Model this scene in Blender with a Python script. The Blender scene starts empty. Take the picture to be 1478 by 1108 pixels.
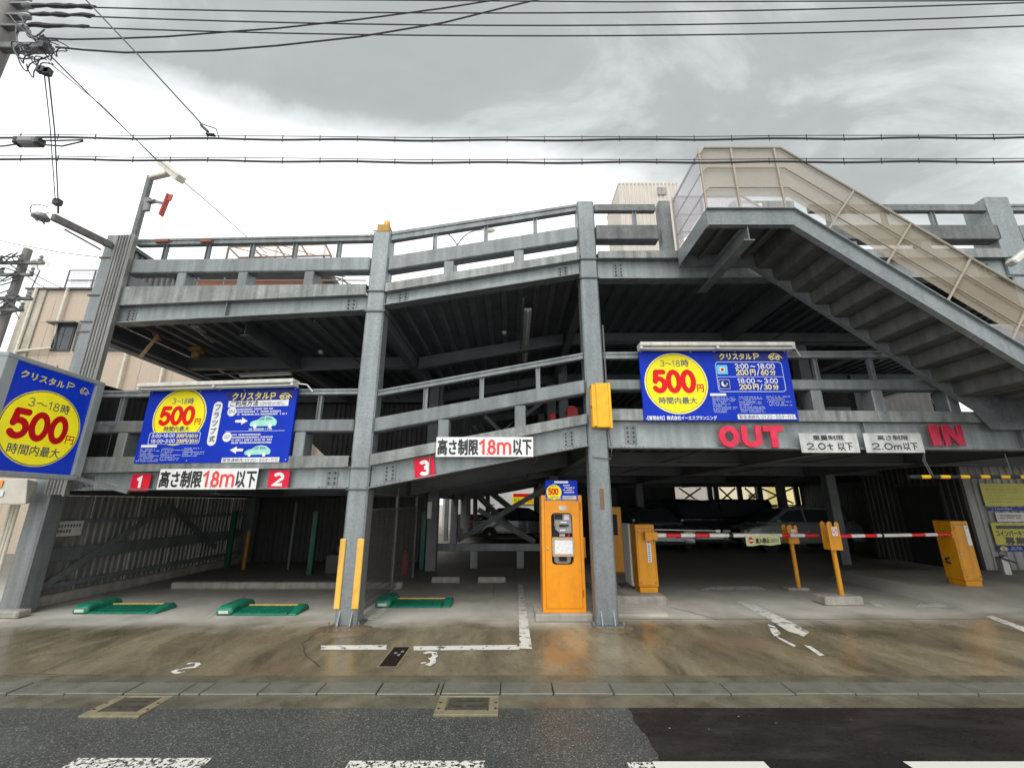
import bpy, bmesh, math, random
from mathutils import Vector, Matrix
random.seed(7)
PI = math.pi
SC = bpy.context.scene
COL = SC.collection
# ------------------------------------------------------------------ camera
TH = math.radians(15.6); F = 615.0; EYE = 1.6
cam = bpy.data.objects.new('camera', bpy.data.cameras.new('camera'))
COL.objects.link(cam); SC.camera = cam
cam.location = (0, 0, EYE); cam.rotation_euler = (PI/2 + TH, 0, 0)
cam.data.sensor_width = 36; cam.data.lens = 36*F/1478
cam.data.clip_start = .05; cam.data.clip_end = 800
# ------------------------------------------------------------------ world: overcast sky
SUN_EL, SUN_AZ = math.radians(58), math.radians(200)
W = bpy.data.worlds.new('World'); SC.world = W; W.use_nodes = True
nt = W.node_tree; nt.nodes.clear()
def wn(t, **k):
    n = nt.nodes.new(t)
    for a, b in k.items(): setattr(n, a, b)
    return n
L = nt.links.new
out = wn('ShaderNodeOutputWorld')
sky = wn('ShaderNodeTexSky', sky_type='NISHITA', sun_disc=False, sun_elevation=SUN_EL, sun_rotation=SUN_AZ)
b1 = wn('ShaderNodeBackground'); b1.inputs[1].default_value = .1; L(sky.outputs[0], b1.inputs[0])
tc = wn('ShaderNodeTexCoord'); sp = wn('ShaderNodeSeparateXYZ'); L(tc.outputs['Generated'], sp.inputs[0])
def mth(op, a, b=None, clamp=False):
    n = wn('ShaderNodeMath', operation=op, use_clamp=clamp)
    for i, x in enumerate((a, b)):
        if x is None: continue
        if isinstance(x, (int, float)): n.inputs[i].default_value = x
        else: L(x, n.inputs[i])
    return n.outputs[0]
zz = mth('ADD', mth('MAXIMUM', sp.outputs[2], 0.0), .25)
cx = mth('DIVIDE', sp.outputs[0], zz); cy = mth('DIVIDE', sp.outputs[1], zz)
cb = wn('ShaderNodeCombineXYZ'); L(cx, cb.inputs[0]); L(cy, cb.inputs[1])
n1 = wn('ShaderNodeTexNoise'); n1.inputs['Scale'].default_value = 1.15; n1.inputs['Detail'].default_value = 6; n1.inputs['Roughness'].default_value = .5
n1.inputs['Distortion'].default_value = .35
mp = wn('ShaderNodeMapping'); mp.inputs['Location'].default_value = (3.1, 1.7, 0); mp.inputs['Scale'].default_value = (.7, 1.5, 1)
L(cb.outputs[0], mp.inputs[0]); L(mp.outputs[0], n1.inputs[0])
# bright towards the horizon and the left, darker overhead
n2 = wn('ShaderNodeTexNoise'); n2.inputs['Scale'].default_value = 3.2; n2.inputs['Detail'].default_value = 9; n2.inputs['Roughness'].default_value = .6; n2.inputs['Distortion'].default_value = .6
mp2 = wn('ShaderNodeMapping'); mp2.inputs['Location'].default_value = (1.3, 4.2, 0); mp2.inputs['Scale'].default_value = (.8, 1.3, 1)
L(cb.outputs[0], mp2.inputs[0]); L(mp2.outputs[0], n2.inputs[0])
n2v = mth('MULTIPLY', mth('SUBTRACT', n2.outputs[0], .5), .34)
yy_ = mth('MAXIMUM', mth('ABSOLUTE', sp.outputs[1]), .25)
aa_ = mth('DIVIDE', sp.outputs[0], yy_); ww_ = mth('DIVIDE', sp.outputs[2], yy_)
aa_ = mth('MINIMUM', mth('MAXIMUM', aa_, -1.9), 1.9)
thr = mth('SUBTRACT', 1.02, mth('MULTIPLY', aa_, .25))
hz = mth('MINIMUM', mth('MAXIMUM', mth('MULTIPLY', mth('SUBTRACT', thr, ww_), 1.15), -.03), .32)
lf = mth('ADD', mth('MULTIPLY', mth('ABSOLUTE', mth('ADD', aa_, .2)), .055), n2v)
val = mth('ADD', mth('ADD', mth('ADD', mth('MULTIPLY', mth('SUBTRACT', n1.outputs[0], .5), .42), .415), hz), lf)
rp = wn('ShaderNodeValToRGB'); L(val, rp.inputs[0])
e = rp.color_ramp.elements
e[0].position = .20; e[0].color = (.30, .312, .31, 1)
e[1].position = .74; e[1].color = (1.32, 1.34, 1.34, 1)
m_ = e.new(.42); m_.color = (.42, .442, .442, 1)
m_ = e.new(.56); m_.color = (.88, .91, .92, 1)
b2 = wn('ShaderNodeBackground'); b2.inputs[1].default_value = 1.0; L(rp.outputs[0], b2.inputs[0])
mx = wn('ShaderNodeMixShader'); mx.inputs[0].default_value = .93
L(b1.outputs[0], mx.inputs[1]); L(b2.outputs[0], mx.inputs[2]); L(mx.outputs[0], out.inputs[0])
sl = bpy.data.lights.new('sun', 'SUN'); sl.energy = 2.0; sl.angle = math.radians(40); sl.color = (1, .98, .95)
so = bpy.data.objects.new('sun', sl); COL.objects.link(so)
so.rotation_euler = (PI/2 - SUN_EL, 0, math.radians(20 - 35))
SC.view_settings.view_transform = 'Standard'; SC.view_settings.look = 'None'
SC.view_settings.gamma = 1; SC.view_settings.exposure = .36; SC.view_settings.use_curve_mapping = False
SC.cycles.max_bounces = 8; SC.cycles.use_denoising = True
# ------------------------------------------------------------------ measuring helpers (pixel of the photo -> place)
def ray(px, py):
    u = (px - 739)/F; v = (554 - py)/F; c, s = math.cos(TH), math.sin(TH)
    return Vector((u, c - v*s, s + v*c))
CAMP = Vector((0, 0, EYE))
def at(px, py, Y):
    d = ray(px, py); return CAMP + d*(Y/d.y)
def gnd(px, py, z=0):
    d = ray(px, py); return CAMP + d*((z - EYE)/d.z)
def onp(px, py, P, n):
    d = ray(px, py); return CAMP + d*((P - CAMP).dot(n)/d.dot(n))
# ------------------------------------------------------------------ materials
def new_mat(name):
    m = bpy.data.materials.new(name); m.use_nodes = True
    return m, m.node_tree, m.node_tree.nodes['Principled BSDF']
def mat(name, col, rough=.5, metal=0, var=.12, vscale=6, streak=0, bump=0, bscale=60, dirt=None, dirtamt=0, dscale=2.0, spangle=0, rvar=.1, alpha=1, emit=0):
    m, t, b = new_mat(name)
    nn = lambda ty: t.nodes.new(ty); lk = t.links.new
    geo = nn('ShaderNodeNewGeometry')
    def noise(scale, sc=(1, 1, 1), det=4, rough_=.55):
        mp = nn('ShaderNodeMapping'); mp.inputs['Scale'].default_value = sc; lk(geo.outputs['Position'], mp.inputs[0])
        n = nn('ShaderNodeTexNoise'); n.inputs['Scale'].default_value = scale; n.inputs['Detail'].default_value = det; n.inputs['Roughness'].default_value = rough_
        lk(mp.outputs[0], n.inputs[0]); return n.outputs[0]
    def rng(x, a, b_, c, d):
        r = nn('ShaderNodeMapRange'); lk(x, r.inputs[0])
        for i, q in enumerate((a, b_, c, d)): r.inputs[i+1].default_value = q
        return r.outputs[0]
    def mixc(f, a, b_, blend='MIX'):
        n = nn('ShaderNodeMix'); n.data_type = 'RGBA'; n.blend_type = blend
        for i, q in ((0, f), (6, a), (7, b_)):
            if isinstance(q, (int, float)): n.inputs[i].default_value = q
            elif isinstance(q, tuple): n.inputs[i].default_value = (*q, 1)[:4]
            else: lk(q, n.inputs[i])
        return n.outputs[2]
    def mul(a, f):
        n = nn('ShaderNodeVectorMath'); n.operation = 'SCALE'; 
        if isinstance(a, tuple): n.inputs[0].default_value = a[:3]
        else: lk(a, n.inputs[0])
        lk(f, n.inputs['Scale']); return n.outputs[0]
    c = tuple(col)
    cur = mul(c, rng(noise(vscale), .3, .7, 1 - var, 1 + var))
    if spangle:
        vo = nn('ShaderNodeTexVoronoi'); vo.inputs['Scale'].default_value = 38; lk(geo.outputs['Position'], vo.inputs[0])
        sv = nn('ShaderNodeSeparateColor'); lk(vo.outputs['Color'], sv.inputs[0])
        cur = mul(cur, rng(sv.outputs[0], 0, 1, 1 - spangle, 1 + spangle))
    if spangle:
        oi = nn('ShaderNodeObjectInfo'); cur = mul(cur, rng(oi.outputs['Random'], 0, 1, .86, 1.12))
    if streak:
        cur = mul(cur, rng(noise(9, (1, 1, .09)), .35, .7, 1 + streak*.5, 1 - streak))
    if dirt is not None:
        cur = mixc(rng(noise(dscale, det=8, rough_=.65), .5, .72, 0, dirtamt), cur, tuple(dirt))
    lk(cur, b.inputs['Base Color'])
    lk(rng(noise(vscale*1.7), .3, .7, max(0.03, rough - rvar), min(1, rough + rvar)), b.inputs['Roughness'])
    b.inputs['Metallic'].default_value = metal
    if bump:
        bp = nn('ShaderNodeBump'); bp.inputs['Strength'].default_value = bump; bp.inputs['Distance'].default_value = .004
        lk(noise(bscale, det=6), bp.inputs['Height']); lk(bp.outputs[0], b.inputs['Normal'])
    if emit:
        b.inputs['Emission Color'].default_value = (*col, 1); b.inputs['Emission Strength'].default_value = emit
    if alpha < 1: b.inputs['Alpha'].default_value = alpha
    return m
M = {}
M['galv'] = mat('galvanised_steel', (.212, .232, .236), .46, .3, .08, 2, .26, .06, 90, (.16, .155, .14), .35, 2.5, .07)
M['galv_col'] = mat('galvanised_column', (.24, .266, .272), .42, .3, .06, 2, .16, .1, 80, (.22, .23, .23), .4, 3.0, .13)
M['galv_dark'] = mat('weathered_steel', (.15, .16, .157), .55, .2, .2, 4, .3, .15, 90, (.12, .12, .11), .6, 4.0, .14)
M['curb'] = mat('kerb_plate_steel', (.235, .252, .243), .5, .2, .16, 3, .45, .12, 90, (.42, .42, .39), .45, 3.5, .09)
M['galv_web'] = mat('galvanised_web', (.29, .322, .322), .48, .2, .10, 1.5, .22, .1, 90, (.2, .2, .19), .5, 2.2, .06)
M['amberd'] = mat('dull_amber', (.20, .10, .015), .5)
M['inred'] = mat('deep_red_letter', (.50, .015, .05), .35, 0, .12, 8)  # IN letters: stair shade put into the colour as a darker red
M['treadm'] = mat('tread_steel', (.12, .125, .12), .55, .2, .2, 3, .3, .1, 90)
M['seam'] = mat('orange_shadow_gap', (.30, .10, .002), .6)
M['oldred'] = mat('weathered_red', (.42, .04, .03), .5, 0, .2, 12, .3)
M['mound'] = mat('patched_concrete', (.17, .13, .08), .35, 0, .25, 9, 0, .8, 40, (.12, .08, .04), .7, 7, rvar=.2)
M['crackm'] = mat('crack_dark', (.05, .042, .03), .8)
M['deck'] = mat('deck_steel', (.15, .157, .165), .55, .3, .2, 2, .1, .1, 60)
M['inner'] = mat('inner_steel', (.145, .152, .158), .6, .2, .2, 2)
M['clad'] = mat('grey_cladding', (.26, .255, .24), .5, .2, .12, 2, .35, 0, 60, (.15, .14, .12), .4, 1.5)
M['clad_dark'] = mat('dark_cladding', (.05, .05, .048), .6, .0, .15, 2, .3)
M['bolt'] = mat('dark_bolt', (.10, .10, .10), .5, .4)
M['rust'] = mat('rust_red', (.26, .09, .06), .8, 0, .3, 30)
M['rustline'] = mat('rusty_strap', (.17, .13, .10), .8, .1, .3, 20)
M['blue'] = mat('sign_blue', (.001, .030, .46), .55, 0, .04, 3, .05)
M['navy'] = mat('sign_navy', (.01, .02, .2), .3)
M['yellow'] = mat('sign_yellow', (.93, .82, .015), .5, 0, .03)
M['paley'] = mat('pale_yellow', (.92, .80, .25), .35)
M['red'] = mat('sign_red', (.72, .008, .012), .5, 0, .05)
M['plate_red'] = mat('plate_red', (.70, .01, .04), .35, 0, .05)
M['pink'] = mat('faded_red_letter', (.70, .035, .08), .35, 0, .15, 8)
M['white'] = mat('white_paint', (.80, .80, .79), .4, 0, .04, 3, .06)
M['offwhite'] = mat('off_white_enamel', (.62, .61, .56), .45, 0, .08, 5, .15, 0, 60, (.25, .17, .1), .35, 8)
M['ink'] = mat('black_ink', (.02, .02, .025), .45)
M['grayink'] = mat('grey_ink', (.10, .12, .16), .45)
M['finew'] = mat('fine_print_white', (.45, .52, .72), .45)
M['mint'] = mat('mint_green', (.35, .72, .58), .4)
M['cyan'] = mat('icon_cyan', (.12, .55, .75), .4)
M['glassb'] = mat('car_print_glass', (.18, .30, .38), .4)
M['orange'] = mat('machine_orange', (.84, .30, .003), .38, .0, .05, 2, .08, .15, 25, (.45, .17, .02), .35, 6)
M['orange2'] = mat('barrier_yellow', (.72, .30, .004), .42, .0, .08, 3, .15, .15, 25, (.35, .17, .03), .5, 6)
M['guard'] = mat('guard_yellow', (.85, .50, .08), .55, 0, .08, 8, .15, .2, 50)
M['warn'] = mat('warning_yellow', (.86, .47, .01), .45, 0, .06, 6, .12, .15, 25, (.5, .27, .03), .4, 9)
M['beacon'] = mat('beacon_amber', (.95, .30, .01), .2, 0, .05)
M['mustard'] = mat('mustard_box', (.38, .20, .02), .5, 0, .1)
M['green'] = mat('flap_green', (.008, .20, .12), .42, 0, .25, 9, .15, .3, 40, (.06, .07, .05), .65, 7)
M['greend'] = mat('post_green', (.006, .09, .055), .45)
M['silver'] = mat('brushed_plate', (.55, .55, .52), .35, .35, .12, 5, .3)
M['conc'] = mat('concrete_block', (.34, .32, .28), .85, 0, .2, 8, .2, .5, 40, (.13, .11, .08), .7, 4)
M['kerbm'] = mat('kerb_concrete', (.14, .14, .115), .42, 0, .25, 4, 0, .6, 120, (.07, .065, .04), .75, 4, rvar=.2)
M['gutm'] = mat('gutter_concrete', (.125, .115, .082), .33, 0, .3, 3, 0, .6, 120, (.06, .05, .03), .7, 3.5, rvar=.22)
M['beige'] = mat('beige_tile', (.47, .385, .30), .8, 0, .06, 10, .04, .3, 30)
M['jointm'] = mat('tile_joint_sealant', (.38, .29, .23), .8)
M['beige2'] = mat('pale_edge_render', (.42, .38, .32), .8, 0, .1, 4, .25)
M['pipe'] = mat('ivory_pipe', (.62, .58, .48), .5)
M['glass'] = mat('dark_window', (.05, .06, .065), .12, 0, .1)
M['dark'] = mat('dark_frame', (.06, .06, .06), .5)
M['brick'] = mat('brown_render', (.30, .13, .08), .85, 0, .15, 3)
M['slate'] = mat('roof_dark', (.12, .10, .10), .8)
M['tower'] = mat('tower_siding', (.50, .46, .40), .6, 0, .05, 1, .1)
M['wood'] = mat('worn_pole', (.20, .19, .18), .8, 0, .15, 8, .3)
M['cable'] = mat('cable_black', (.035, .035, .04), .55)
M['cableg'] = mat('cable_grey', (.13, .13, .14), .55)
M['insul'] = mat('insulator_grey', (.22, .22, .23), .35)
M['rubber'] = mat('rubber', (.02, .02, .02), .7)
M['chrome'] = mat('wheel_alloy', (.45, .46, .47), .3, .7)
M['tail'] = mat('tail_red', (.55, .01, .02), .2)
M['lampw'] = mat('tube_white', (.72, .72, .68), .35, 0, .05)
M['paper'] = mat('paper', (.78, .78, .78), .8, 0, .05, 20)
M['tape'] = mat('brown_tape', (.50, .33, .20), .5, 0, .1, 20)
M['machgrey'] = mat('machine_grey', (.30, .31, .31), .35, .3, .05)
M['armred'] = mat('arm_red', (.80, .02, .02), .4)
M['armwhite'] = mat('arm_white', (.82, .80, .76), .4)
M['cream'] = mat('cream_wall', (.78, .70, .50), .8, 0, .05, 2)
M['cream2'] = mat('cream_yellow_wall', (.84, .72, .34), .8, 0, .05, 2)
M['poster'] = mat('faded_yellow_poster', (.50, .46, .03), .4, 0, .06, 6)
M['bannery'] = mat('banner_yellow', (.66, .68, .34), .5, 0, .08, 12)
M['brown'] = mat('brown_label', (.16, .11, .06), .6)
M['redplastic'] = mat('red_plastic', (.5, .015, .015), .4)
M['shadeglass'] = mat('translucent_panel', (.72, .62, .52), .6, 0, .06, 3)

for k_ in ('blue', 'navy', 'yellow', 'paley', 'red', 'plate_red', 'white', 'finew', 'pink', 'mint'):
    M[k_].node_tree.nodes['Principled BSDF'].inputs['Specular IOR Level'].default_value = .22
M['frameg'] = mat('pale_grey_frame', (.40, .44, .44), .5, 0, .08, 4, .12, 0, 60, (.2, .2, .18), .3, 5)
M['litblue'] = mat('backlit_blue', (.001, .030, .46), .4, emit=.22); M['lityellow'] = mat('backlit_yellow', (.93, .82, .015), .4, emit=.22)  # box sign face colours with a faint emission added
# mesh screen on the stair rail: fine woven netting, part see-through
def mesh_mat(name, col, a):
    m, t, b = new_mat(name)
    b.inputs['Base Color'].default_value = (*col, 1); b.inputs['Roughness'].default_value = .8
    tr = t.nodes.new('ShaderNodeBsdfTransparent'); mxs = t.nodes.new('ShaderNodeMixShader')
    no = t.nodes.new('ShaderNodeTexNoise'); no.inputs['Scale'].default_value = 3
    g = t.nodes.new('ShaderNodeNewGeometry'); t.links.new(g.outputs['Position'], no.inputs[0])
    r = t.nodes.new('ShaderNodeMapRange'); t.links.new(no.outputs[0], r.inputs[0])
    r.inputs[3].default_value = a - .06; r.inputs[4].default_value = a + .06
    t.links.new(r.outputs[0], mxs.inputs[0]); t.links.new(tr.outputs[0], mxs.inputs[1]); t.links.new(b.outputs[0], mxs.inputs[2])
    o = t.nodes['Material Output']; t.links.new(mxs.outputs[0], o.inputs[0])
    return m
M['screen'] = mesh_mat('beige_netting', (.37, .32, .24), .48)
M['screen2'] = mesh_mat('pale_netting', (.55, .52, .55), .38)
M['net'] = mesh_mat('dark_wire_mesh', (.10, .09, .08), .35)

def ground_mat(kind):
    m, t, b = new_mat(kind + '_surface')
    nn = lambda ty: t.nodes.new(ty); lk = t.links.new
    geo = nn('ShaderNodeNewGeometry'); P = geo.outputs['Position']
    def noise(scale, sc=(1, 1, 1), det=6, r=.6, dist=0):
        mp = nn('ShaderNodeMapping'); mp.inputs['Scale'].default_value = sc; lk(P, mp.inputs[0])
        n = nn('ShaderNodeTexNoise'); n.inputs['Scale'].default_value = scale; n.inputs['Detail'].default_value = det
        n.inputs['Roughness'].default_value = r; n.inputs['Distortion'].default_value = dist
        lk(mp.outputs[0], n.inputs[0]); return n.outputs[0]
    def rng(x, a, b_, c=0, d=1, smooth=False):
        r = nn('ShaderNodeMapRange'); lk(x, r.inputs[0])
        if smooth: r.interpolation_type = 'SMOOTHSTEP'
        for i, q in enumerate((a, b_, c, d)): r.inputs[i+1].default_value = q
        return r.outputs[0]
    def mixc(f, a, b_):
        n = nn('ShaderNodeMix'); n.data_type = 'RGBA'
        for i, q in ((0, f), (6, a), (7, b_)):
            if isinstance(q, (int, float)): n.inputs[i].default_value = q
            elif isinstance(q, tuple): n.inputs[i].default_value = (*q, 1)
            else: lk(q, n.inputs[i])
        return n.outputs[2]
    def ma(op, a, b_, cl=False):
        n = nn('ShaderNodeMath'); n.operation = op; n.use_clamp = cl
        for i, q in enumerate((a, b_)):
            if isinstance(q, (int, float)): n.inputs[i].default_value = q
            else: lk(q, n.inputs[i])
        return n.outputs[0]
    if kind == 'concrete':
        sp = nn('ShaderNodeSeparateXYZ'); lk(P, sp.inputs[0])
        # rain-wet apron out to the roof edge, ragged tide line, dry slab under the deck
        edge = ma('ADD', sp.outputs[1], ma('MULTIPLY', ma('SUBTRACT', noise(.8, (1, 1.5, 1), 5), .5), 1.3))
        edge2 = ma('ADD', edge, ma('MULTIPLY', sp.outputs[0], -.03))
        dry = rng(edge2, 6.15, 7.05, 0, 1, True)
        wetc = mixc(rng(noise(1.0, (1.5, .55, 1), 8, .62, .6), .36, .64), (.048, .039, .023), (.285, .24, .155))
        wetc = mixc(rng(noise(4, (1.6, .5, 1), 9, .75), .46, .62, 0, .7), wetc, (.16, .135, .085))
        wetc = mixc(rng(noise(26, (.6, 1, 1), 5, .75), .50, .68, 0, .6), wetc, (.05, .04, .022))
        wetc = mixc(rng(noise(.55, (1, 1, 1), 3, .5), .50, .66, 0, .6), wetc, (.17, .12, .07))
        dryc = mixc(rng(noise(1.6, (1, 1, 1), 8, .65), .35, .7), (.42, .405, .36), (.60, .585, .52))
        dryc = mixc(rng(noise(.6, (1, .4, 1), 5), .52, .68, 0, .5), dryc, (.17, .16, .14))
        dryc = mixc(rng(sp.outputs[1], 7.6, 10.8, 0, .8, True), dryc, (.075, .075, .07))  # shade of the deep bays put into the slab colour, darker with depth
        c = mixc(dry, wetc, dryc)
        sk = noise(130, det=3, r=.8)
        c2 = mixc(rng(sk, .45, .70, 0, .7), c, (.27, .24, .17))
        lk(c2, b.inputs['Base Color'])
        rw = ma('ADD', rng(noise(1.3, (1.5, .7, 1), 7, .65), .46, .55, .07, .40), 0)
        rr = nn('ShaderNodeMix'); rr.data_type = 'FLOAT'; lk(dry, rr.inputs[0]); lk(rw, rr.inputs[2]); rr.inputs[3].default_value = .72
        lk(rr.outputs[0], b.inputs['Roughness'])
        bp = nn('ShaderNodeBump'); bp.inputs['Strength'].default_value = .35; bp.inputs['Distance'].default_value = .006
        lk(noise(45, det=8, r=.7), bp.inputs['Height']); lk(bp.outputs[0], b.inputs['Normal'])
    else:
        new = kind == 'new_asphalt'
        vo = nn('ShaderNodeTexVoronoi'); vo.inputs['Scale'].default_value = 120; lk(P, vo.inputs[0])
        sv = nn('ShaderNodeSeparateColor'); lk(vo.outputs['Color'], sv.inputs[0])
        if new:
            c = mixc(rng(sv.outputs[0], .6, 1), (.018, .016, .016), (.030, .028, .027))
            c = mixc(rng(noise(2), .5, .75, 0, .5), c, (.035, .028, .024))
            c = mixc(rng(noise(1.1, (1, 3, 1), 7, .7), .48, .66, 0, .6), c, (.05, .046, .042))
            v2 = nn('ShaderNodeTexVoronoi'); v2.inputs['Scale'].default_value = 4.5; lk(P, v2.inputs[0]); c = mixc(rng(v2.outputs['Distance'], .035, .03), c, (.30, .29, .26))
        else:
            c = mixc(rng(sv.outputs[0], .2, 1), (.045, .047, .045), (.105, .11, .10))
            c = mixc(rng(sv.outputs[1], .93, .96), c, (.22, .22, .19))
            c = mixc(rng(noise(1.2, det=4), .4, .7, 0, .5), c, (.045, .046, .046))
        lk(c, b.inputs['Base Color'])
        lk(rng(noise(1.5, (1, 2, 1)), .35, .65, .16 if new else .26, .36 if new else .5), b.inputs['Roughness'])
        bp = nn('ShaderNodeBump'); bp.inputs['Strength'].default_value = .25 if new else .8; bp.inputs['Distance'].default_value = .006
        lk(sv.outputs[2], bp.inputs['Height']); lk(bp.outputs[0], b.inputs['Normal'])
    return m
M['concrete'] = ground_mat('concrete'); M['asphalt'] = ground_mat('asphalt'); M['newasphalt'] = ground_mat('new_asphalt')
def paint_mat(name, worn, scale=18):
    m, t, b = new_mat(name)
    nn = lambda ty: t.nodes.new(ty); lk = t.links.new
    g = nn('ShaderNodeNewGeometry'); n = nn('ShaderNodeTexNoise'); n.inputs['Scale'].default_value = scale; n.inputs['Detail'].default_value = 7; n.inputs['Roughness'].default_value = .7
    lk(g.outputs['Position'], n.inputs[0])
    r = nn('ShaderNodeMapRange'); lk(n.outputs[0], r.inputs[0]); r.inputs[1].default_value = worn - .02; r.inputs[2].default_value = worn + .02
    r.inputs[3].default_value = 1; r.inputs[4].default_value = 0
    tr = nn('ShaderNodeBsdfTransparent'); mx = nn('ShaderNodeMixShader')
    b.inputs['Base Color'].default_value = (.66, .65, .60, 1); b.inputs['Roughness'].default_value = .4
    lk(r.outputs[0], mx.inputs[0]); lk(tr.outputs[0], mx.inputs[1]); lk(b.outputs[0], mx.inputs[2])
    lk(mx.outputs[0], t.nodes['Material Output'].inputs[0])
    return m
M['line'] = paint_mat('line_paint', .57, 8); M['worn'] = paint_mat('worn_crossing_paint', .52, 40); M['fresh'] = paint_mat('fresh_crossing_paint', .74, 14)

# ------------------------------------------------------------------ mesh builder
class MB:
    def __init__(s): s.v = []; s.f = []
    def add(s, vs, fs):
        o = len(s.v); s.v += [Vector(v) for v in vs]; s.f += [[o + i for i in f] for f in fs]; return s
    def hexa(s, v8):   # 0-3 bottom ring, 4-7 top ring
        return s.add(v8, [(3, 2, 1, 0), (4, 5, 6, 7), (0, 1, 5, 4), (1, 2, 6, 5), (2, 3, 7, 6), (3, 0, 4, 7)])
    def box(s, x0, x1, y0, y1, z0, z1):
        return s.hexa([(x0, y0, z0), (x1, y0, z0), (x1, y1, z0), (x0, y1, z0), (x0, y0, z1), (x1, y0, z1), (x1, y1, z1), (x0, y1, z1)])
    def mbox(s, M4, x0, x1, y0, y1, z0, z1):
        t = MB().box(x0, x1, y0, y1, z0, z1); return s.add([M4 @ v for v in t.v], t.f)
    def bar(s, p, q, w, h, up=(0, 0, 1)):
        p, q = Vector(p), Vector(q); d = (q - p).normalized(); u = Vector(up)
        if abs(d.dot(u)) > .99: u = Vector((0, 1, 0))
        r = d.cross(u).normalized()*w/2; u2 = r.cross(d).normalized()*h/2
        return s.hexa([p - r - u2, p + r - u2, q + r - u2, q - r - u2, p - r + u2, p + r + u2, q + r + u2, q - r + u2])
    def sbeam(s, P, Q, a0, b0, a1, b1, yf, th):   # sheared plate between two plan points: bottoms a, tops b; yf = forward offset, th = thickness
        P, Q = Vector((P[0], P[1], 0)), Vector((Q[0], Q[1], 0)); d = (Q - P).normalized(); n = Vector((d.y, -d.x, 0))
        if n.y > 0: n = -n
        f0, f1 = P + n*yf, Q + n*yf; g0, g1 = f0 - n*th, f1 - n*th; Z = Vector((0, 0, 1))
        return s.hexa([f0 + Z*a0, f1 + Z*a1, g1 + Z*a1, g0 + Z*a0, f0 + Z*b0, f1 + Z*b1, g1 + Z*b1, g0 + Z*b0])
    def tube(s, pts, r, n=6, cap=True):
        pts = [Vector(p) for p in pts]; rs = r if isinstance(r, (list, tuple)) else [r]*len(pts); rings = []
        o = len(s.v)
        for i, p in enumerate(pts):
            d = (pts[min(i+1, len(pts)-1)] - pts[max(i-1, 0)]).normalized()
            a = Vector((0, 0, 1)) if abs(d.z) < .9 else Vector((1, 0, 0))
            x = d.cross(a).normalized(); y = d.cross(x)
            for k in range(n):
                t = 2*PI*k/n; s.v.append(p + x*math.cos(t)*rs[i] + y*math.sin(t)*rs[i])
        for i in range(len(pts)-1):
            for k in range(n):
                a, b = o + i*n + k, o + i*n + (k+1) % n; s.f.append([a, b, b + n, a + n])
        if cap: s.f.append([o + k for k in range(n)]); s.f.append([o + (len(pts)-1)*n + k for k in range(n)][::-1])
        return s
    def prism(s, p2, M4, z0, z1):
        n = len(p2); vs = [M4 @ Vector((x, y, z0)) for x, y in p2] + [M4 @ Vector((x, y, z1)) for x, y in p2]
        return s.add(vs, [list(range(n))[::-1], [n + i for i in range(n)]] + [(i, (i+1) % n, n + (i+1) % n, n + i) for i in range(n)])
    def flat(s, p2, M4, z=0):
        return s.add([M4 @ Vector((x, y, z)) for x, y in p2], [list(range(len(p2)))])
    def lathe(s, prof, M4, n=16):
        o = len(s.v)
        for r, z in prof:
            for k in range(n): s.v.append(M4 @ Vector((r*math.cos(2*PI*k/n), r*math.sin(2*PI*k/n), z)))
        for i in range(len(prof)-1):
            for k in range(n):
                a, b = o + i*n + k, o + i*n + (k+1) % n; s.f.append([a, b, b + n, a + n])
        s.f.append([o + k for k in range(n)]); s.f.append([o + (len(prof)-1)*n + k for k in range(n)]); return s
    def corr(s, p, q, z0, z1, pitch=.15, depth=.03, top=None):   # trapezoid corrugated sheet standing between plan points
        p, q = Vector((p[0], p[1], 0)), Vector((q[0], q[1], 0)); d = q - p; Ln = d.length; d.normalize(); n = Vector((d.y, -d.x, 0))
        xs = []; x = 0
        while x < Ln - 1e-6:
            for fx, fd in ((0, 0), (.35, 0), (.45, 1), (.9, 1)):
                if x + fx*pitch < Ln: xs.append((x + fx*pitch, fd*depth))
            x += pitch
        xs.append((Ln, 0)); vs = []; fs = []
        for x, dd in xs:
            t = z1 if top is None else z1 + (top - z1)*x/Ln
            b = p + d*x + n*dd; vs += [b + Vector((0, 0, z0)), b + Vector((0, 0, t))]
        for i in range(len(xs)-1): fs.append((2*i, 2*i+2, 2*i+3, 2*i+1))
        return s.add(vs, fs)
WM = {}
def wm(o): return WM.get(o.name, Matrix.Identity(4)) if o else Matrix.Identity(4)
def tag(o, label=None, cat=None, group=None, kind=None):
    for k, v in (('label', label), ('category', cat), ('group', group), ('kind', kind)):
        if v: o[k] = v
    return o
def thing(name, label, cat, loc=(0, 0, 0), group=None, mtx=None, kind=None):
    o = bpy.data.objects.new(name, None); COL.objects.link(o)
    m = mtx if mtx is not None else Matrix.Translation(loc)
    o.matrix_local = m; o.empty_display_size = .2; WM[o.name] = m.copy()
    return tag(o, label, cat, group, kind)
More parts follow.
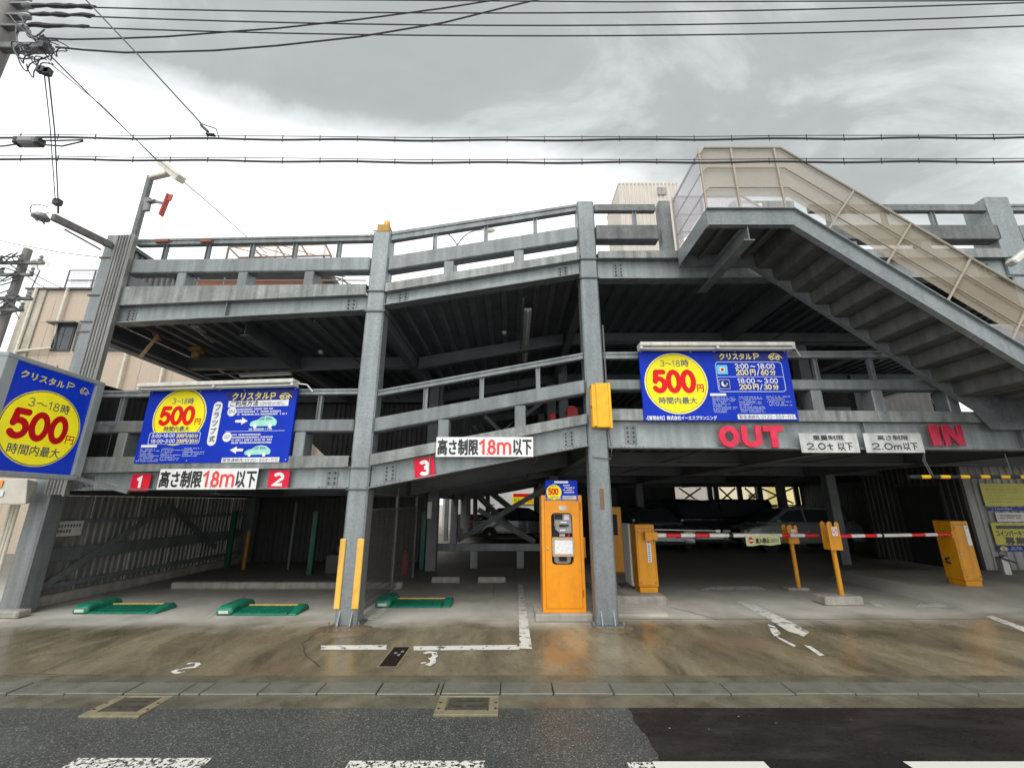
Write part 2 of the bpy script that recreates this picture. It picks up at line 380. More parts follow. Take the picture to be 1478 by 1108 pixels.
def obj(name, mb, m, parent=None, bevel=0, smooth=False, origin=None):
    me = bpy.data.meshes.new(name)
    base = wm(parent); loc = Matrix.Identity(4)
    if origin is not None: loc = Matrix.Translation(base.inverted() @ Vector(origin)) if parent else Matrix.Translation(origin)
    inv = (base @ loc).inverted()
    me.from_pydata([inv @ v for v in mb.v], [], mb.f)
    bm = bmesh.new(); bm.from_mesh(me)
    bmesh.ops.recalc_face_normals(bm, faces=bm.faces)
    if bevel:
        ed = [e for e in bm.edges if len(e.link_faces) == 2 and e.calc_face_angle(0) > .6]
        bmesh.ops.bevel(bm, geom=ed, offset=bevel, segments=1, affect='EDGES', clamp_overlap=True)
    bm.to_mesh(me); bm.free()
    me.materials.append(M[m] if isinstance(m, str) else m)
    if smooth:
        me.polygons.foreach_set('use_smooth', [True]*len(me.polygons)); me.set_sharp_from_angle(angle=math.radians(40))
    o = bpy.data.objects.new(name, me); COL.objects.link(o)
    if parent: o.parent = parent
    o.matrix_local = loc; WM[o.name] = base @ loc
    return o
def solo(name, label, cat, mb, m, group=None, kind=None, origin=None, **k):
    if origin is None and cat:
        c = sum(mb.v, Vector())/len(mb.v); origin = (c.x, c.y, min(v.z for v in mb.v))
    return tag(obj(name, mb, m, None, origin=origin, **k), label, cat, group, kind)
def copytree(o, parent=None, M4=None):
    c = o.copy(); COL.objects.link(c)
    if parent: c.parent = parent
    if M4 is not None: c.matrix_local = M4
    WM[c.name] = (wm(parent) if parent else Matrix.Identity(4)) @ c.matrix_local
    for ch in [x for x in KIDS.get(o.name, [])]:
        d = copytree(ch, c); KIDS.setdefault(c.name, []).append(d)
    return c
KIDS = {}
def register(root):
    for x in list(bpy.data.objects):
        if x.parent == root and x not in KIDS.get(root.name, []):
            KIDS.setdefault(root.name, []).append(x); register(x)
def frame(P, n, up=(0, 0, 1)):      # sign frame: x right, y up, z out of the face
    z = Vector(n).normalized(); y = Vector(up); y = (y - z*y.dot(z)).normalized(); x = y.cross(z)
    m = Matrix((x, y, z)).transposed().to_4x4(); m.translation = Vector(P); return m
I4 = Matrix.Identity(4)
# ------------------------------------------------------------------ lettering
def arc(cx, cy, rx, ry, a0, a1, n=14):
    return [(cx + rx*math.cos(math.radians(a0 + (a1-a0)*i/n)), cy + ry*math.sin(math.radians(a0 + (a1-a0)*i/n))) for i in range(n+1)]
G = {   # stroke glyphs on a .6 x 1 body
 '0': [arc(.3, .5, .3, .5, 0, 360, 28)[:-1] + ['c']],
 '1': [[(.1, .78), (.32, 1), (.32, 0)]],
 '2': [arc(.3, .7, .28, .3, 160, -25) + [(.02, 0), (.6, 0)]],
 '3': [arc(.29, .75, .25, .25, 155, -90) , arc(.29, .25, .29, .25, 90, -155)],
 '4': [[(.45, 0), (.45, 1), (.02, .3), (.62, .3)]],
 '5': [[(.55, 1), (.13, 1)], [(.13, 1), (.07, .5)], arc(.29, .32, .3, .32, 140, -145)],
 '6': [[(.46, 1.0), (.24, .80), (.07, .50), (.02, .32)], arc(.3, .29, .28, .29, 0, 360, 26)[:-1] + ['c']],
 '8': [arc(.3, .76, .23, .24, -90, 270, 24)[:-1] + ['c'], arc(.3, .26, .29, .26, 90, 450, 26)[:-1] + ['c']],
 '9': [[(.14, 0), (.36, .20), (.53, .50), (.58, .68)], arc(.3, .71, .28, .29, 0, 360, 26)[:-1] + ['c']],
 '.': [[(.28, .0), (.3, .0)]], ':': [[(.28, .18), (.3, .18)], [(.28, .68), (.3, .68)]],
 '/': [[(.1, -.05), (.5, 1.05)]], '-': [[(.1, .48), (.5, .48)]],
 '~': [[(0, .45)] + arc(.16, .45, .14, .13, 170, 20, 6) + arc(.44, .5, .14, .13, 200, 350, 6)],
 'm': [[(.02, 0), (.02, .62)], [(.02, .4)] + arc(.16, .42, .14, .22, 170, 0, 8) + [(.30, 0)], [(.30, .4)] + arc(.44, .42, .14, .22, 170, 0, 8) + [(.58, 0)]],
 't': [[(.25, .9), (.25, .15)] + arc(.4, .15, .15, .15, 180, 280, 6), [(.05, .62), (.5, .62)]],
 'P': [[(.05, 0), (.05, 1), (.3, 1)] + arc(.32, .72, .26, .28, 90, -90, 10) + [(.05, .44)]],
 'O': [arc(.3, .5, .3, .5, 0, 360, 28)[:-1] + ['c']], 'I': [[(.3, 0), (.3, 1)]],
 'N': [[(.02, 0), (.02, 1), (.58, 0), (.58, 1)]], 'U': [[(0, 1), (0, .32)] + arc(.3, .3, .3, .3, 180, 360, 12) + [(.6, 1)]],
 'T': [[(0, 1), (.6, 1)], [(.3, 1), (.3, 0)]],
}
ADV = {'.': .26, ':': .34, '1': .5, ' ': .3, '~': .7, 'm': .74, '/': .6, 'I': .3}
def ribbon(mb, path, w, z, M4, caps=True):
    closed = path[-1] == 'c'
    p = [Vector((a, b)) for a, b in (path[:-1] if closed else path)]
    q = [p[0]]
    for a in p[1:]:
        if (a - q[-1]).length > 1e-5: q.append(a)
    p = q; n = len(p); Lf = []; Rt = []
    for i in range(n):
        a = p[i-1] if (i > 0 or closed) else None; b = p[(i+1) % n] if (i < n-1 or closed) else None
        d1 = (p[i] - a).normalized() if a is not None else None; d2 = (b - p[i]).normalized() if b is not None else None
        d1 = d1 or d2; d2 = d2 or d1
        t = d1 + d2
        t = t.normalized() if t.length > 1e-4 else d1
        nn = Vector((-t.y, t.x)); k = 1/max(.5, nn.dot(Vector((-d1.y, d1.x))))
        Lf.append(p[i] + nn*w/2*k); Rt.append(p[i] - nn*w/2*k)
    o = len(mb.v)
    for a, b in zip(Lf, Rt): mb.v += [M4 @ Vector((a.x, a.y, z)), M4 @ Vector((b.x, b.y, z))]
    for i in range(n if closed else n-1):
        j = (i+1) % n; mb.f.append([o + 2*i, o + 2*i+1, o + 2*j+1, o + 2*j])
    if caps and not closed:
        for (i, j) in ((0, 1), (n-1, n-2)):
            d = (p[i] - p[j]).normalized(); a0 = math.atan2(d.y, d.x)
            pts = [p[i] + Vector((math.cos(a0 + t), math.sin(a0 + t)))*w/2 for t in [(-.5 + k/8)*PI for k in range(9)]]
            o = len(mb.v); mb.v += [M4 @ Vector((x.x, x.y, z)) for x in pts]; mb.f.append(list(range(o, o+9)))
def stroke_mb(s, u0, u1, v0, v1, w=.16, z=.004, caps=True, mb=None):
    mb = mb or MB(); adv = [ADV.get(c, .82) for c in s]; tot = sum(adv) - .22 + w
    h = (v1 - v0)/(1 + w); sx = (u1 - u0)/tot; x = w/2
    wv = w*h
    for i, c in enumerate(s):
        if c in G:
            off = (ADV.get(c, .82) - .22 - .6)/2 if c in ADV else 0
            for k, st in enumerate(G[c]):
                pts = [('c' if q == 'c' else (u0 + (x + q[0] + off)*sx, v0 + (w/2 + q[1])*h)) for q in st]
                ribbon(mb, pts, min(wv, w*sx*1.25) if sx < h else wv, z + .0003*k + .00005*(i % 3), I4, caps)
        x += adv[i]
    return mb
def font_mb(s, u0, u1, v0, v1, bold=0, z=.004, keep=False):
    c = bpy.data.curves.new('t', 'FONT'); c.body = s; c.size = 1; c.resolution_u = 3
    o = bpy.data.objects.new('t', c); COL.objects.link(o)
    dg = bpy.context.evaluated_depsgraph_get(); me = bpy.data.meshes.new_from_object(o.evaluated_get(dg))
    vs = [v.co.copy() for v in me.vertices]; fs = [list(p.vertices) for p in me.polygons]
    bpy.data.objects.remove(o); bpy.data.curves.remove(c); bpy.data.meshes.remove(me)
    mb = MB()
    if not vs: return mb
    x0, x1 = min(v.x for v in vs), max(v.x for v in vs); y0, y1 = min(v.y for v in vs), max(v.y for v in vs)
    sx = (u1 - u0)/max(1e-4, x1 - x0); sy = (v1 - v0)/max(1e-4, y1 - y0)
    if keep: sx = sy = min(sx, sy); u0 = (u0+u1)/2 - (x1-x0)*sx/2
    offs = [(0, 0)] if not bold else [(-bold, 0), (bold, 0), (0, bold), (0, -bold)]
    for i, (dx, dy) in enumerate(offs):
        mb.add([(u0 + (v.x - x0)*sx + dx, v0 + (v.y - y0)*sy + dy, z + i*.0003) for v in vs], fs)
    return mb
def put(mb, sign):   # local sign coords -> world
    m = wm(sign); r = MB(); r.v = [m @ v for v in mb.v]; r.f = mb.f; return r
def lc(sign, px, py):
    m = wm(sign); w = onp(px, py, m.translation, (m.to_3x3() @ Vector((0, 0, 1)))); q = m.inverted() @ w
    return q.x, q.y
def rect(sign, x0, y0, x1, y1):     # pixel rectangle -> local rectangle (measured on the face)
    ym = (y0 + y1)/2; xm = (x0 + x1)/2
    return lc(sign, x0, ym)[0], lc(sign, x1, ym)[0], lc(sign, xm, y1)[1], lc(sign, xm, y0)[1]
def rr(u0, u1, v0, v1, r=0, n=5):
    if r <= 0: return [(u0, v0), (u1, v0), (u1, v1), (u0, v1)]
    r = min(r, (u1-u0)/2, (v1-v0)/2); P = []
    for cx, cy, a in ((u1-r, v0+r, -90), (u1-r, v1-r, 0), (u0+r, v1-r, 90), (u0+r, v0+r, 180)): P += arc(cx, cy, r, r, a, a+90, n)
    return P
def patch(sign, name, pr, m, z=.002, r=0, par=None):
    return obj(name, put(MB().flat(rr(*rect(sign, *pr), r), I4, z), sign), m, par or sign)
def kan(sign, s, pr, m, bold=.0, z=.005, par=None):
    a = rect(sign, *pr); return obj('lettering', put(font_mb(s, *a, bold=bold*(a[3]-a[2]), z=z), sign), m, par or sign)
def num(sign, s, pr, m, w=.16, z=.005, par=None):
    return obj('lettering', put(stroke_mb(s, *rect(sign, *pr), w=w, z=z), sign), m, par or sign)
def fine(sign, pr, rows, m, z=.004, h=.55, dens=.8):
    u0, u1, v0, v1 = rect(sign, *pr); mb = MB(); R = random.Random(int(pr[0]*13 + pr[1])); rh = (v1-v0)/rows
    for i in range(rows):
        u = u0; end = u1 - (u1-u0)*R.choice((0, .05, .1, .3, .45)); vb = v1 - (i+1)*rh + rh*(1-h)/2
        while u < end:
            wd = rh*R.uniform(.35, .6)
            if R.random() < dens:
                k = R.random()
                if k < .6: mb.flat([(u, vb), (u+wd*.8, vb), (u+wd*.8, vb+rh*h*.35), (u, vb+rh*h*.35)], I4, z); mb.flat([(u, vb+rh*h*.55), (u+wd*.8, vb+rh*h*.55), (u+wd*.8, vb+rh*h), (u, vb+rh*h)], I4, z)
                else: mb.flat([(u, vb), (u+wd*.55, vb), (u+wd*.55, vb+rh*h), (u, vb+rh*h)], I4, z)
            u += wd
    o = obj('fine_print', put(mb, sign), m, sign); o['kind'] = 'stuff'; return o
def disc(sign, c, r, m, name='disc', z=.002, n=40, par=None, ry=None):
    return obj(name, put(MB().flat([(c[0] + r*math.cos(2*PI*k/n), c[1] + (ry or r)*math.sin(2*PI*k/n)) for k in range(n)], I4, z), sign), m, par or sign)
def ring(sign, c, r, w, m, z, name='ring'):
    mb = MB(); ribbon(mb, [(c[0] + r*math.cos(2*PI*k/40), c[1] + r*math.sin(2*PI*k/40)) for k in range(40)] + ['c'], w, z, I4); return obj(name, put(mb, sign), m, sign)
def caricon(sign, pr, m):
    u0, u1, v0, v1 = rect(sign, *pr); W_, H_ = u1-u0, v1-v0; mb = MB(); w = H_*.13
    T = lambda x, y: (u0 + x*W_, v0 + y*H_)
    ribbon(mb, [T(.02, .3), T(.05, .55), T(.2, .85), T(.45, .98), T(.7, .85), T(1, .3)], w, .005, I4)
    ribbon(mb, [T(.1, .5), T(.35, .55), T(.45, .85)], w, .0053, I4)
    for cx in (.22, .68): ribbon(mb, [T(cx + .12*math.cos(k*PI/6), .2 + .2*math.sin(k*PI/6)) for k in range(12)] + ['c'], w, .0056, I4)
    ribbon(mb, [T(.36, .18), T(.54, .18)], w, .0059, I4); ribbon(mb, [T(.5, .55), T(.9, .5)], w, .0062, I4)
    return obj('car_emblem', put(mb, sign), m, sign)
def carprint(sign, pr):
    u0, u1, v0, v1 = rect(sign, *pr); W_, H_ = u1-u0, v1-v0; T = lambda L_: [(u0 + x*W_, v0 + y*H_) for x, y in L_]
    b = obj('printed_car', put(MB().flat(T([(0, .2), (0, .42), (.1, .58), (.25, .66), (.42, .93), (.6, 1), (.8, .92), (.97, .62), (1, .4), (.96, .15), (.05, .12)]), I4, .004), sign), 'mint', sign)
    mb = MB().flat(T([(.3, .64), (.44, .88), (.52, .9), (.52, .62)]), I4, .005); mb.flat(T([(.56, .62), (.56, .91), (.74, .86), (.84, .64)]), I4, .005)
    obj('window_print', put(mb, sign), 'glassb', b)
    mb = MB()
    for cx in (.2, .76): obj('wheel_print', put(MB().flat([(u0 + cx*W_ + .13*H_*1.3*math.cos(k*PI/7), v0 + .14*H_ + .19*H_*math.sin(k*PI/7)) for k in range(14)], I4, .006), sign), 'white', b)
def arrow(sign, pr, m, left=False):
    u0, u1, v0, v1 = rect(sign, *pr); W_, H_ = u1-u0, v1-v0
    P = [(0, .32), (.5, .32), (.5, 0), (1, .5), (.5, 1), (.5, .68), (0, .68)]
    if left: P = [(1-x, y) for x, y in P][::-1]
    return obj('arrow', put(MB().flat([(u0+x*W_, v0+y*H_) for x, y in P], I4, .004), sign), m, sign)
# ================================================================== LARGE STRUCTURE
YF = 6.37                                    # face of the front columns
A = (-7.42, 6.92); B = (-2.24, YF); C = (1.29, YF); D = (8.55, YF); E_ = (14.5, YF)
def zz_(py, Y=YF): return at(739, py, Y).z
# ground
yk0 = gnd(739, 986).y; yk1 = gnd(739, 1002).y; yg = gnd(739, 1019).y
KZ = .045
solo('ground', None, None, MB().box(-260, 260, 24, 420, -.3, -.02), 'conc', kind='structure')
solo('road', None, None, MB().box(-60, 60, -14, yg, -.2, -.012), 'asphalt', kind='structure')
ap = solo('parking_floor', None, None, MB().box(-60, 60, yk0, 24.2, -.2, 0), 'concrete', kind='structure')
gut = solo('gutter', None, None, MB().box(-60, 60, yg, yk1 + .0, -.2, -.006), 'gutm', kind='structure')
pa = gnd(905, 1019, -.008); pb = gnd(962, 1108, -.008)
dx = (pb.x - pa.x)/(pb.y - pa.y)
Rj = random.Random(12); edge_ = [(pa.x + dx*(yy_-pa.y) + Rj.uniform(-.018, .018), yy_, -.008) for yy_ in [yg - .003 - k*.06 for k in range(90)]]
solo('new_asphalt', None, None, MB().add([(50, yg - .003, -.008)] + edge_ + [(50, edge_[-1][1], -.008)], [tuple(range(92))]), 'newasphalt', kind='structure')
# kerb of separate stones
kerb = thing('kerb', None, None, (0, yk1, 0), kind='structure')
jx = [-70, 10, 93, 178, 259, 288, 372, 457, 543, 629, 636, 722, 799, 886, 972, 1055, 1148, 1235, 1325, 1412, 1500]
xs = [gnd(x, 1001).x for x in jx]
x = xs[0]
while x > -16: x -= .56; xs.insert(0, x)
x = xs[-1]
while x < 16: x += .6; xs.append(x)
for i in range(len(xs)-1):
    if xs[i+1] - xs[i] < .02: continue
    dz = random.uniform(-.004, .004)
    obj('kerb_stone', MB().hexa([(xs[i]+.0045, yk1+.003, -.1), (xs[i+1]-.0045, yk1+.003, -.1), (xs[i+1]-.0045, yk0-.004, -.1), (xs[i]+.0045, yk0-.004, -.1),
        (xs[i]+.0045, yk1+.006, .008+dz), (xs[i+1]-.0045, yk1+.006, .008+dz), (xs[i+1]-.0045, yk0-.004, .014+dz), (xs[i]+.0045, yk0-.004, .014+dz)]), 'kerbm', kerb, bevel=.006)
# apron lip behind the kerb: a thin cast strip
solo('apron_strip', None, None, MB().box(-16, 16, yk0 + .002, gnd(739, 975).y, -.05, .005), 'gutm', kind='structure')
# crossing bars
def gq(pts, z): return MB().add([Vector((gnd(a, b, z).x, gnd(a, b, z).y, z)) for a, b in pts], [tuple(range(len(pts)))])
def bar_mark(x0, x1, y, m, z):
    p = gnd(x0, y, z); q = gnd(x1, y, z)
    solo('crossing_stripe', None, None, MB().add([(p.x, p.y, z), (q.x, p.y, z), (q.x, .2, z), (p.x, .2, z)], [(0, 1, 2, 3)]), m, kind='structure')
bar_mark(113, 307, 1093, 'worn', -.006); bar_mark(505, 700, 1097, 'worn', -.006)
bar_mark(905, 941, 1099, 'worn', -.0065); bar_mark(941, 1102, 1098, 'fresh', -.004); bar_mark(1303, 1530, 1098, 'fresh', -.004)
bar_mark(-290, -85, 1093, 'worn', -.006)
def mark(name, pts, m='line', z=.004): return solo(name, None, None, gq(pts, z), m, kind='structure')
mark('bay_line', [(597, 932), (750, 930), (750, 937), (597, 938)]); mark('bay_line', [(750, 935), (768, 936), (754, 842), (748, 842)], z=.0045)
mark('bay_line', [(463, 931), (558, 930), (558, 937), (463, 937)]); mark('bay_line', [(527, 894), (541, 894), (562, 876), (552, 876)])
mark('bay_line', [(1063, 868), (1080, 868), (1142, 897), (1168, 912), (1160, 918), (1137, 910), (1108, 892)])
mark('bay_line', [(1108, 900), (1118, 903), (1127, 914), (1119, 918), (1114, 913)])
mark('bay_line', [(1116, 917), (1121, 917), (1149, 931), (1146, 933)]); mark('bay_line', [(1160, 930), (1170, 932), (1190, 945), (1183, 946)])
mark('bay_line', [(1422, 889), (1432, 888), (1500, 912), (1500, 920)]); mark('bay_line', [(1328, 871), (1382, 869), (1394, 876), (1322, 876)])
mark('bay_line', [(1254, 868), (1262, 867), (1278, 876), (1266, 876)]); mark('bay_line', [(1030, 846), (1095, 846), (1107, 851), (1010, 851)])
# slab joints
for p, q in (((0, 972), (1478, 974)), ((880, 893), (1478, 899))):
    a, b = gnd(*p), gnd(*q)
    if p[1] > 900: continue
    solo('slab_joint', None, None, MB().box(a.x, b.x, a.y - .006, a.y + .006, .0005, .003), 'dark', kind='structure')
def ground_digit(pts_list, w=.05):
    mb = MB()
    for k, pts in enumerate(pts_list): ribbon(mb, [(gnd(a, b).x, gnd(a, b).y) for a, b in pts], w, .004 + k*.0006, I4, caps=False)
    solo('painted_digit', None, None, mb, 'line', kind='structure')
ground_digit([[(248, 970), (256, 966.5), (268, 964), (280, 963), (286, 959), (284, 957)], [(250, 970), (256, 971), (266, 970)], [(270, 958), (276, 957.5), (284, 957.5)]], .045)
ground_digit([[(612, 943), (619, 941), (627, 942), (628, 947), (624, 950), (619, 951)], [(625, 951), (625, 956), (620, 959), (616, 958)], [(611, 956), (612, 957.5)]], .06)
# patched concrete collars round the column feet, and cracks
def mound(cx, cy, rx, ry, h, seed):
    R = random.Random(seed); n = 26; mb = MB(); ph = [R.uniform(.75, 1.15) for _ in range(n)]
    ph = [(ph[i-1] + ph[i] + ph[(i+1) % n])/3 for i in range(n)]
    for f, z in ((1, .0015), (.86, h*.6), (.6, h)):
        for k in range(n): a = 2*PI*k/n; mb.v.append(Vector((cx + rx*f*ph[k]*math.cos(a), cy + ry*f*ph[k]*math.sin(a), z + (R.uniform(-.003, .003) if f < 1 else 0))))
    for r_ in range(2):
        for k in range(n): j = (k+1) % n; mb.f.append([r_*n+k, r_*n+j, (r_+1)*n+j, (r_+1)*n+k])
    mb.f.append([2*n+k for k in range(n)]); solo('patched_concrete', None, None, mb, 'mound', kind='structure', smooth=True)
mound(-2.20, 6.22, .40, .34, .022, 3); mound(1.31, 6.28, .30, .22, .014, 5)
def crack(pts, w=.010, seed=1):
    R = random.Random(seed); P = []
    for (a, b), (c, d) in zip(pts[:-1], pts[1:]):
        for k in range(6): f = k/6; P.append((a + (c-a)*f + R.uniform(-1.2, 1.2), b + (d-b)*f + R.uniform(-.4, .4)))
    P.append(pts[-1]); mb = MB(); ribbon(mb, [(gnd(a, b).x, gnd(a, b).y) for a, b in P], w, .0035, I4, caps=False); solo('crack', None, None, mb, 'crackm', kind='structure')
crack([(966, 876), (1000, 884), (1035, 894)], .012, 2); crack([(716, 836), (712, 850), (713, 863), (680, 868), (650, 866)], .007, 3); crack([(455, 915), (437, 928), (440, 945), (462, 962)], .012, 4)
crack([(372, 978), (392, 977), (460, 979)], .010, 5); crack([(1180, 979), (1240, 976), (1300, 979)], .008, 6); crack([(0, 975), (36, 972), (200, 976), (208, 980)], .006, 7); crack([(690, 977), (840, 979), (1060, 978)], .005, 8)
crack([(300, 893), (345, 866), (372, 846)], .006, 9); crack([(880, 893), (1010, 893)], .006, 11)
# drain covers
def drain(x0, x1, x2, x3, yb, lab):
    p0, p1 = gnd(x0, 1003), gnd(x1, 1003); q0, q1 = gnd(x2, yb), gnd(x3, yb)
    t = thing('drain_cover', lab, 'drain cover', (p0 + q1)/2, 'drain covers in the gutter')
    X0 = min(p0.x, q0.x); 
    xa, xb = q0.x, q1.x; ya, yb_ = q0.y, p0.y - .005
    fr = MB()
    for a in ((xa, xb, ya, ya+.07), (xa, xb, yb_-.02, yb_), (xa, xa+.08, ya+.07, yb_-.02), (xb-.08, xb, ya+.07, yb_-.02)): fr.box(a[0], a[1], a[2], a[3], -.06, .002)
    obj('frame', fr, 'drainframe', t, bevel=.004)
    pl = obj('cover_plate', MB().box(xa+.083, xb-.083, ya+.073, yb_-.023, -.06, -.002), 'drainplate', t, bevel=.01)
    sl_ = MB(); w = xb - xa
    for k, (f0, f1, g) in enumerate(((.28, .72, .68), (.24, .42, .42), (.48, .76, .42))):
        yy = ya + (yb_-ya)*g; sl_.box(xa + w*f0, xa + w*f1, yy, yy + .016, -.0019, -.0005)
    obj('slot', sl_, 'rubber', pl)
    bo = MB()
    for fx in (.05, .95):
        for fy in (.3, .6): bo.lathe([(.012, .002), (.012, .004)], Matrix.Translation((xa + w*fx, ya + (yb_-ya)*fy, 0)), 8)
    obj('bolt', bo, 'rubber', t)
M['drainframe'] = mat('drain_frame_concrete', (.19, .165, .10), .6, 0, .2, 10)
M['drainplate'] = mat('drain_plate_iron', (.10, .095, .07), .45, .4, .25, 12)
M['manhole'] = mat('manhole_iron', (.035, .025, .022), .35, .4, .2, 12)
drain(160, 235, 112, 200, 1033, 'tan framed drain cover in the gutter below the painted 2')
drain(632, 720, 625, 719, 1031, 'square drain cover in the gutter below the painted 3')
a, b = gnd(545, 962), gnd(586, 934)
mh = thing('manhole_cover', 'dark rectangular iron manhole cover in the wet concrete beside the painted 3', 'manhole cover', (a.x, a.y, 0))
w_ = gnd(571, 962).x - a.x
obj('plate', MB().box(a.x + .01, a.x + w_, a.y, b.y, .001, .006), 'manhole', mh, bevel=.002)
hd = MB()
for fx, fy in ((.35, .62), (.62, .52), (.7, .7)): hd.box(a.x + w_*fx, a.x + w_*fx + .03, a.y + (b.y-a.y)*fy, a.y + (b.y-a.y)*fy + .05, .0061, .009)
obj('lifting_slot', hd, 'machgrey', mh)
ic = MB(); ribbon(ic, [(a.x, a.y-.012), (a.x + w_ + .01, a.y-.012), (a.x + w_ + .01, b.y+.01), (a.x, b.y+.01), 'c'], .02, .002, I4); obj('frame', ic, 'drainframe', mh)
# ------------------------------------------------------------------ the parking structure
pk = thing('parking_structure', 'two storey galvanised steel car park with open decks, railings and ramped middle bay', 'parking garage', (0, YF, 0))
# columns
def column(x, y, w, ztop, zc=(), guards=False, mat_='galv_col', base=True, yb=None):
    y0, y1 = y, y + w
    o = obj('column', MB().box(x - w/2, x + w/2, y0, y1, 0, ztop), mat_, pk, bevel=.025)
    if base:
        o2 = obj('base_plate', MB().box(x - w/2 - .05, x + w/2 + .05, y0 - .075, y1 + .05, .002, .018), 'galv_dark', o, bevel=.004)
        st = MB()
        for sx in (-1, 1):
            for dxx in (.28,): st.add([(x + sx*w*dxx - .008, y0, .03), (x + sx*w*dxx - .008, y0 - .07, .03), (x + sx*w*dxx - .008, y0, .2), (x + sx*w*dxx + .008, y0, .03), (x + sx*w*dxx + .008, y0 - .07, .03), (x + sx*w*dxx + .008, y0, .2)],
                   [(0, 1, 2), (3, 5, 4), (0, 3, 4, 1), (1, 4, 5, 2), (2, 5, 3, 0)])
        obj('stiffener', st, 'galv_col', o)
        bl = MB()
        for sx in (-1, 1): bl.lathe([(.014, .03), (.014, .075), (.001, .08)], Matrix.Translation((x + sx*(w/2 + .05), y0 - .05, 0)), 8)
        obj('anchor_bolt', bl, 'galv', o)
    for z in zc: obj('collar', MB().box(x - w/2 - .022, x + w/2 + .022, y0 - .022, y1 + .022, z - .012, z + .012), 'galv_dark', o, bevel=.004)
    return o
CW = .3
colA = column(A[0], A[1]-.0, .3, at(157, 338, A[1]).z, [zz_(p, 6.92) for p in (426, 464)], mat_='galv', base=False)
colB = column(B[0], YF, CW, zz_(333), [zz_(p) for p in (420, 449, 675, 706)])
colC = column(C[0], YF, CW, zz_(289), [zz_(p) for p in (374, 401)])
colD = column(D[0], YF-.02, .42, zz_(284), [zz_(p) for p in (372, 398)])
for c_ in (colC, colD): pass
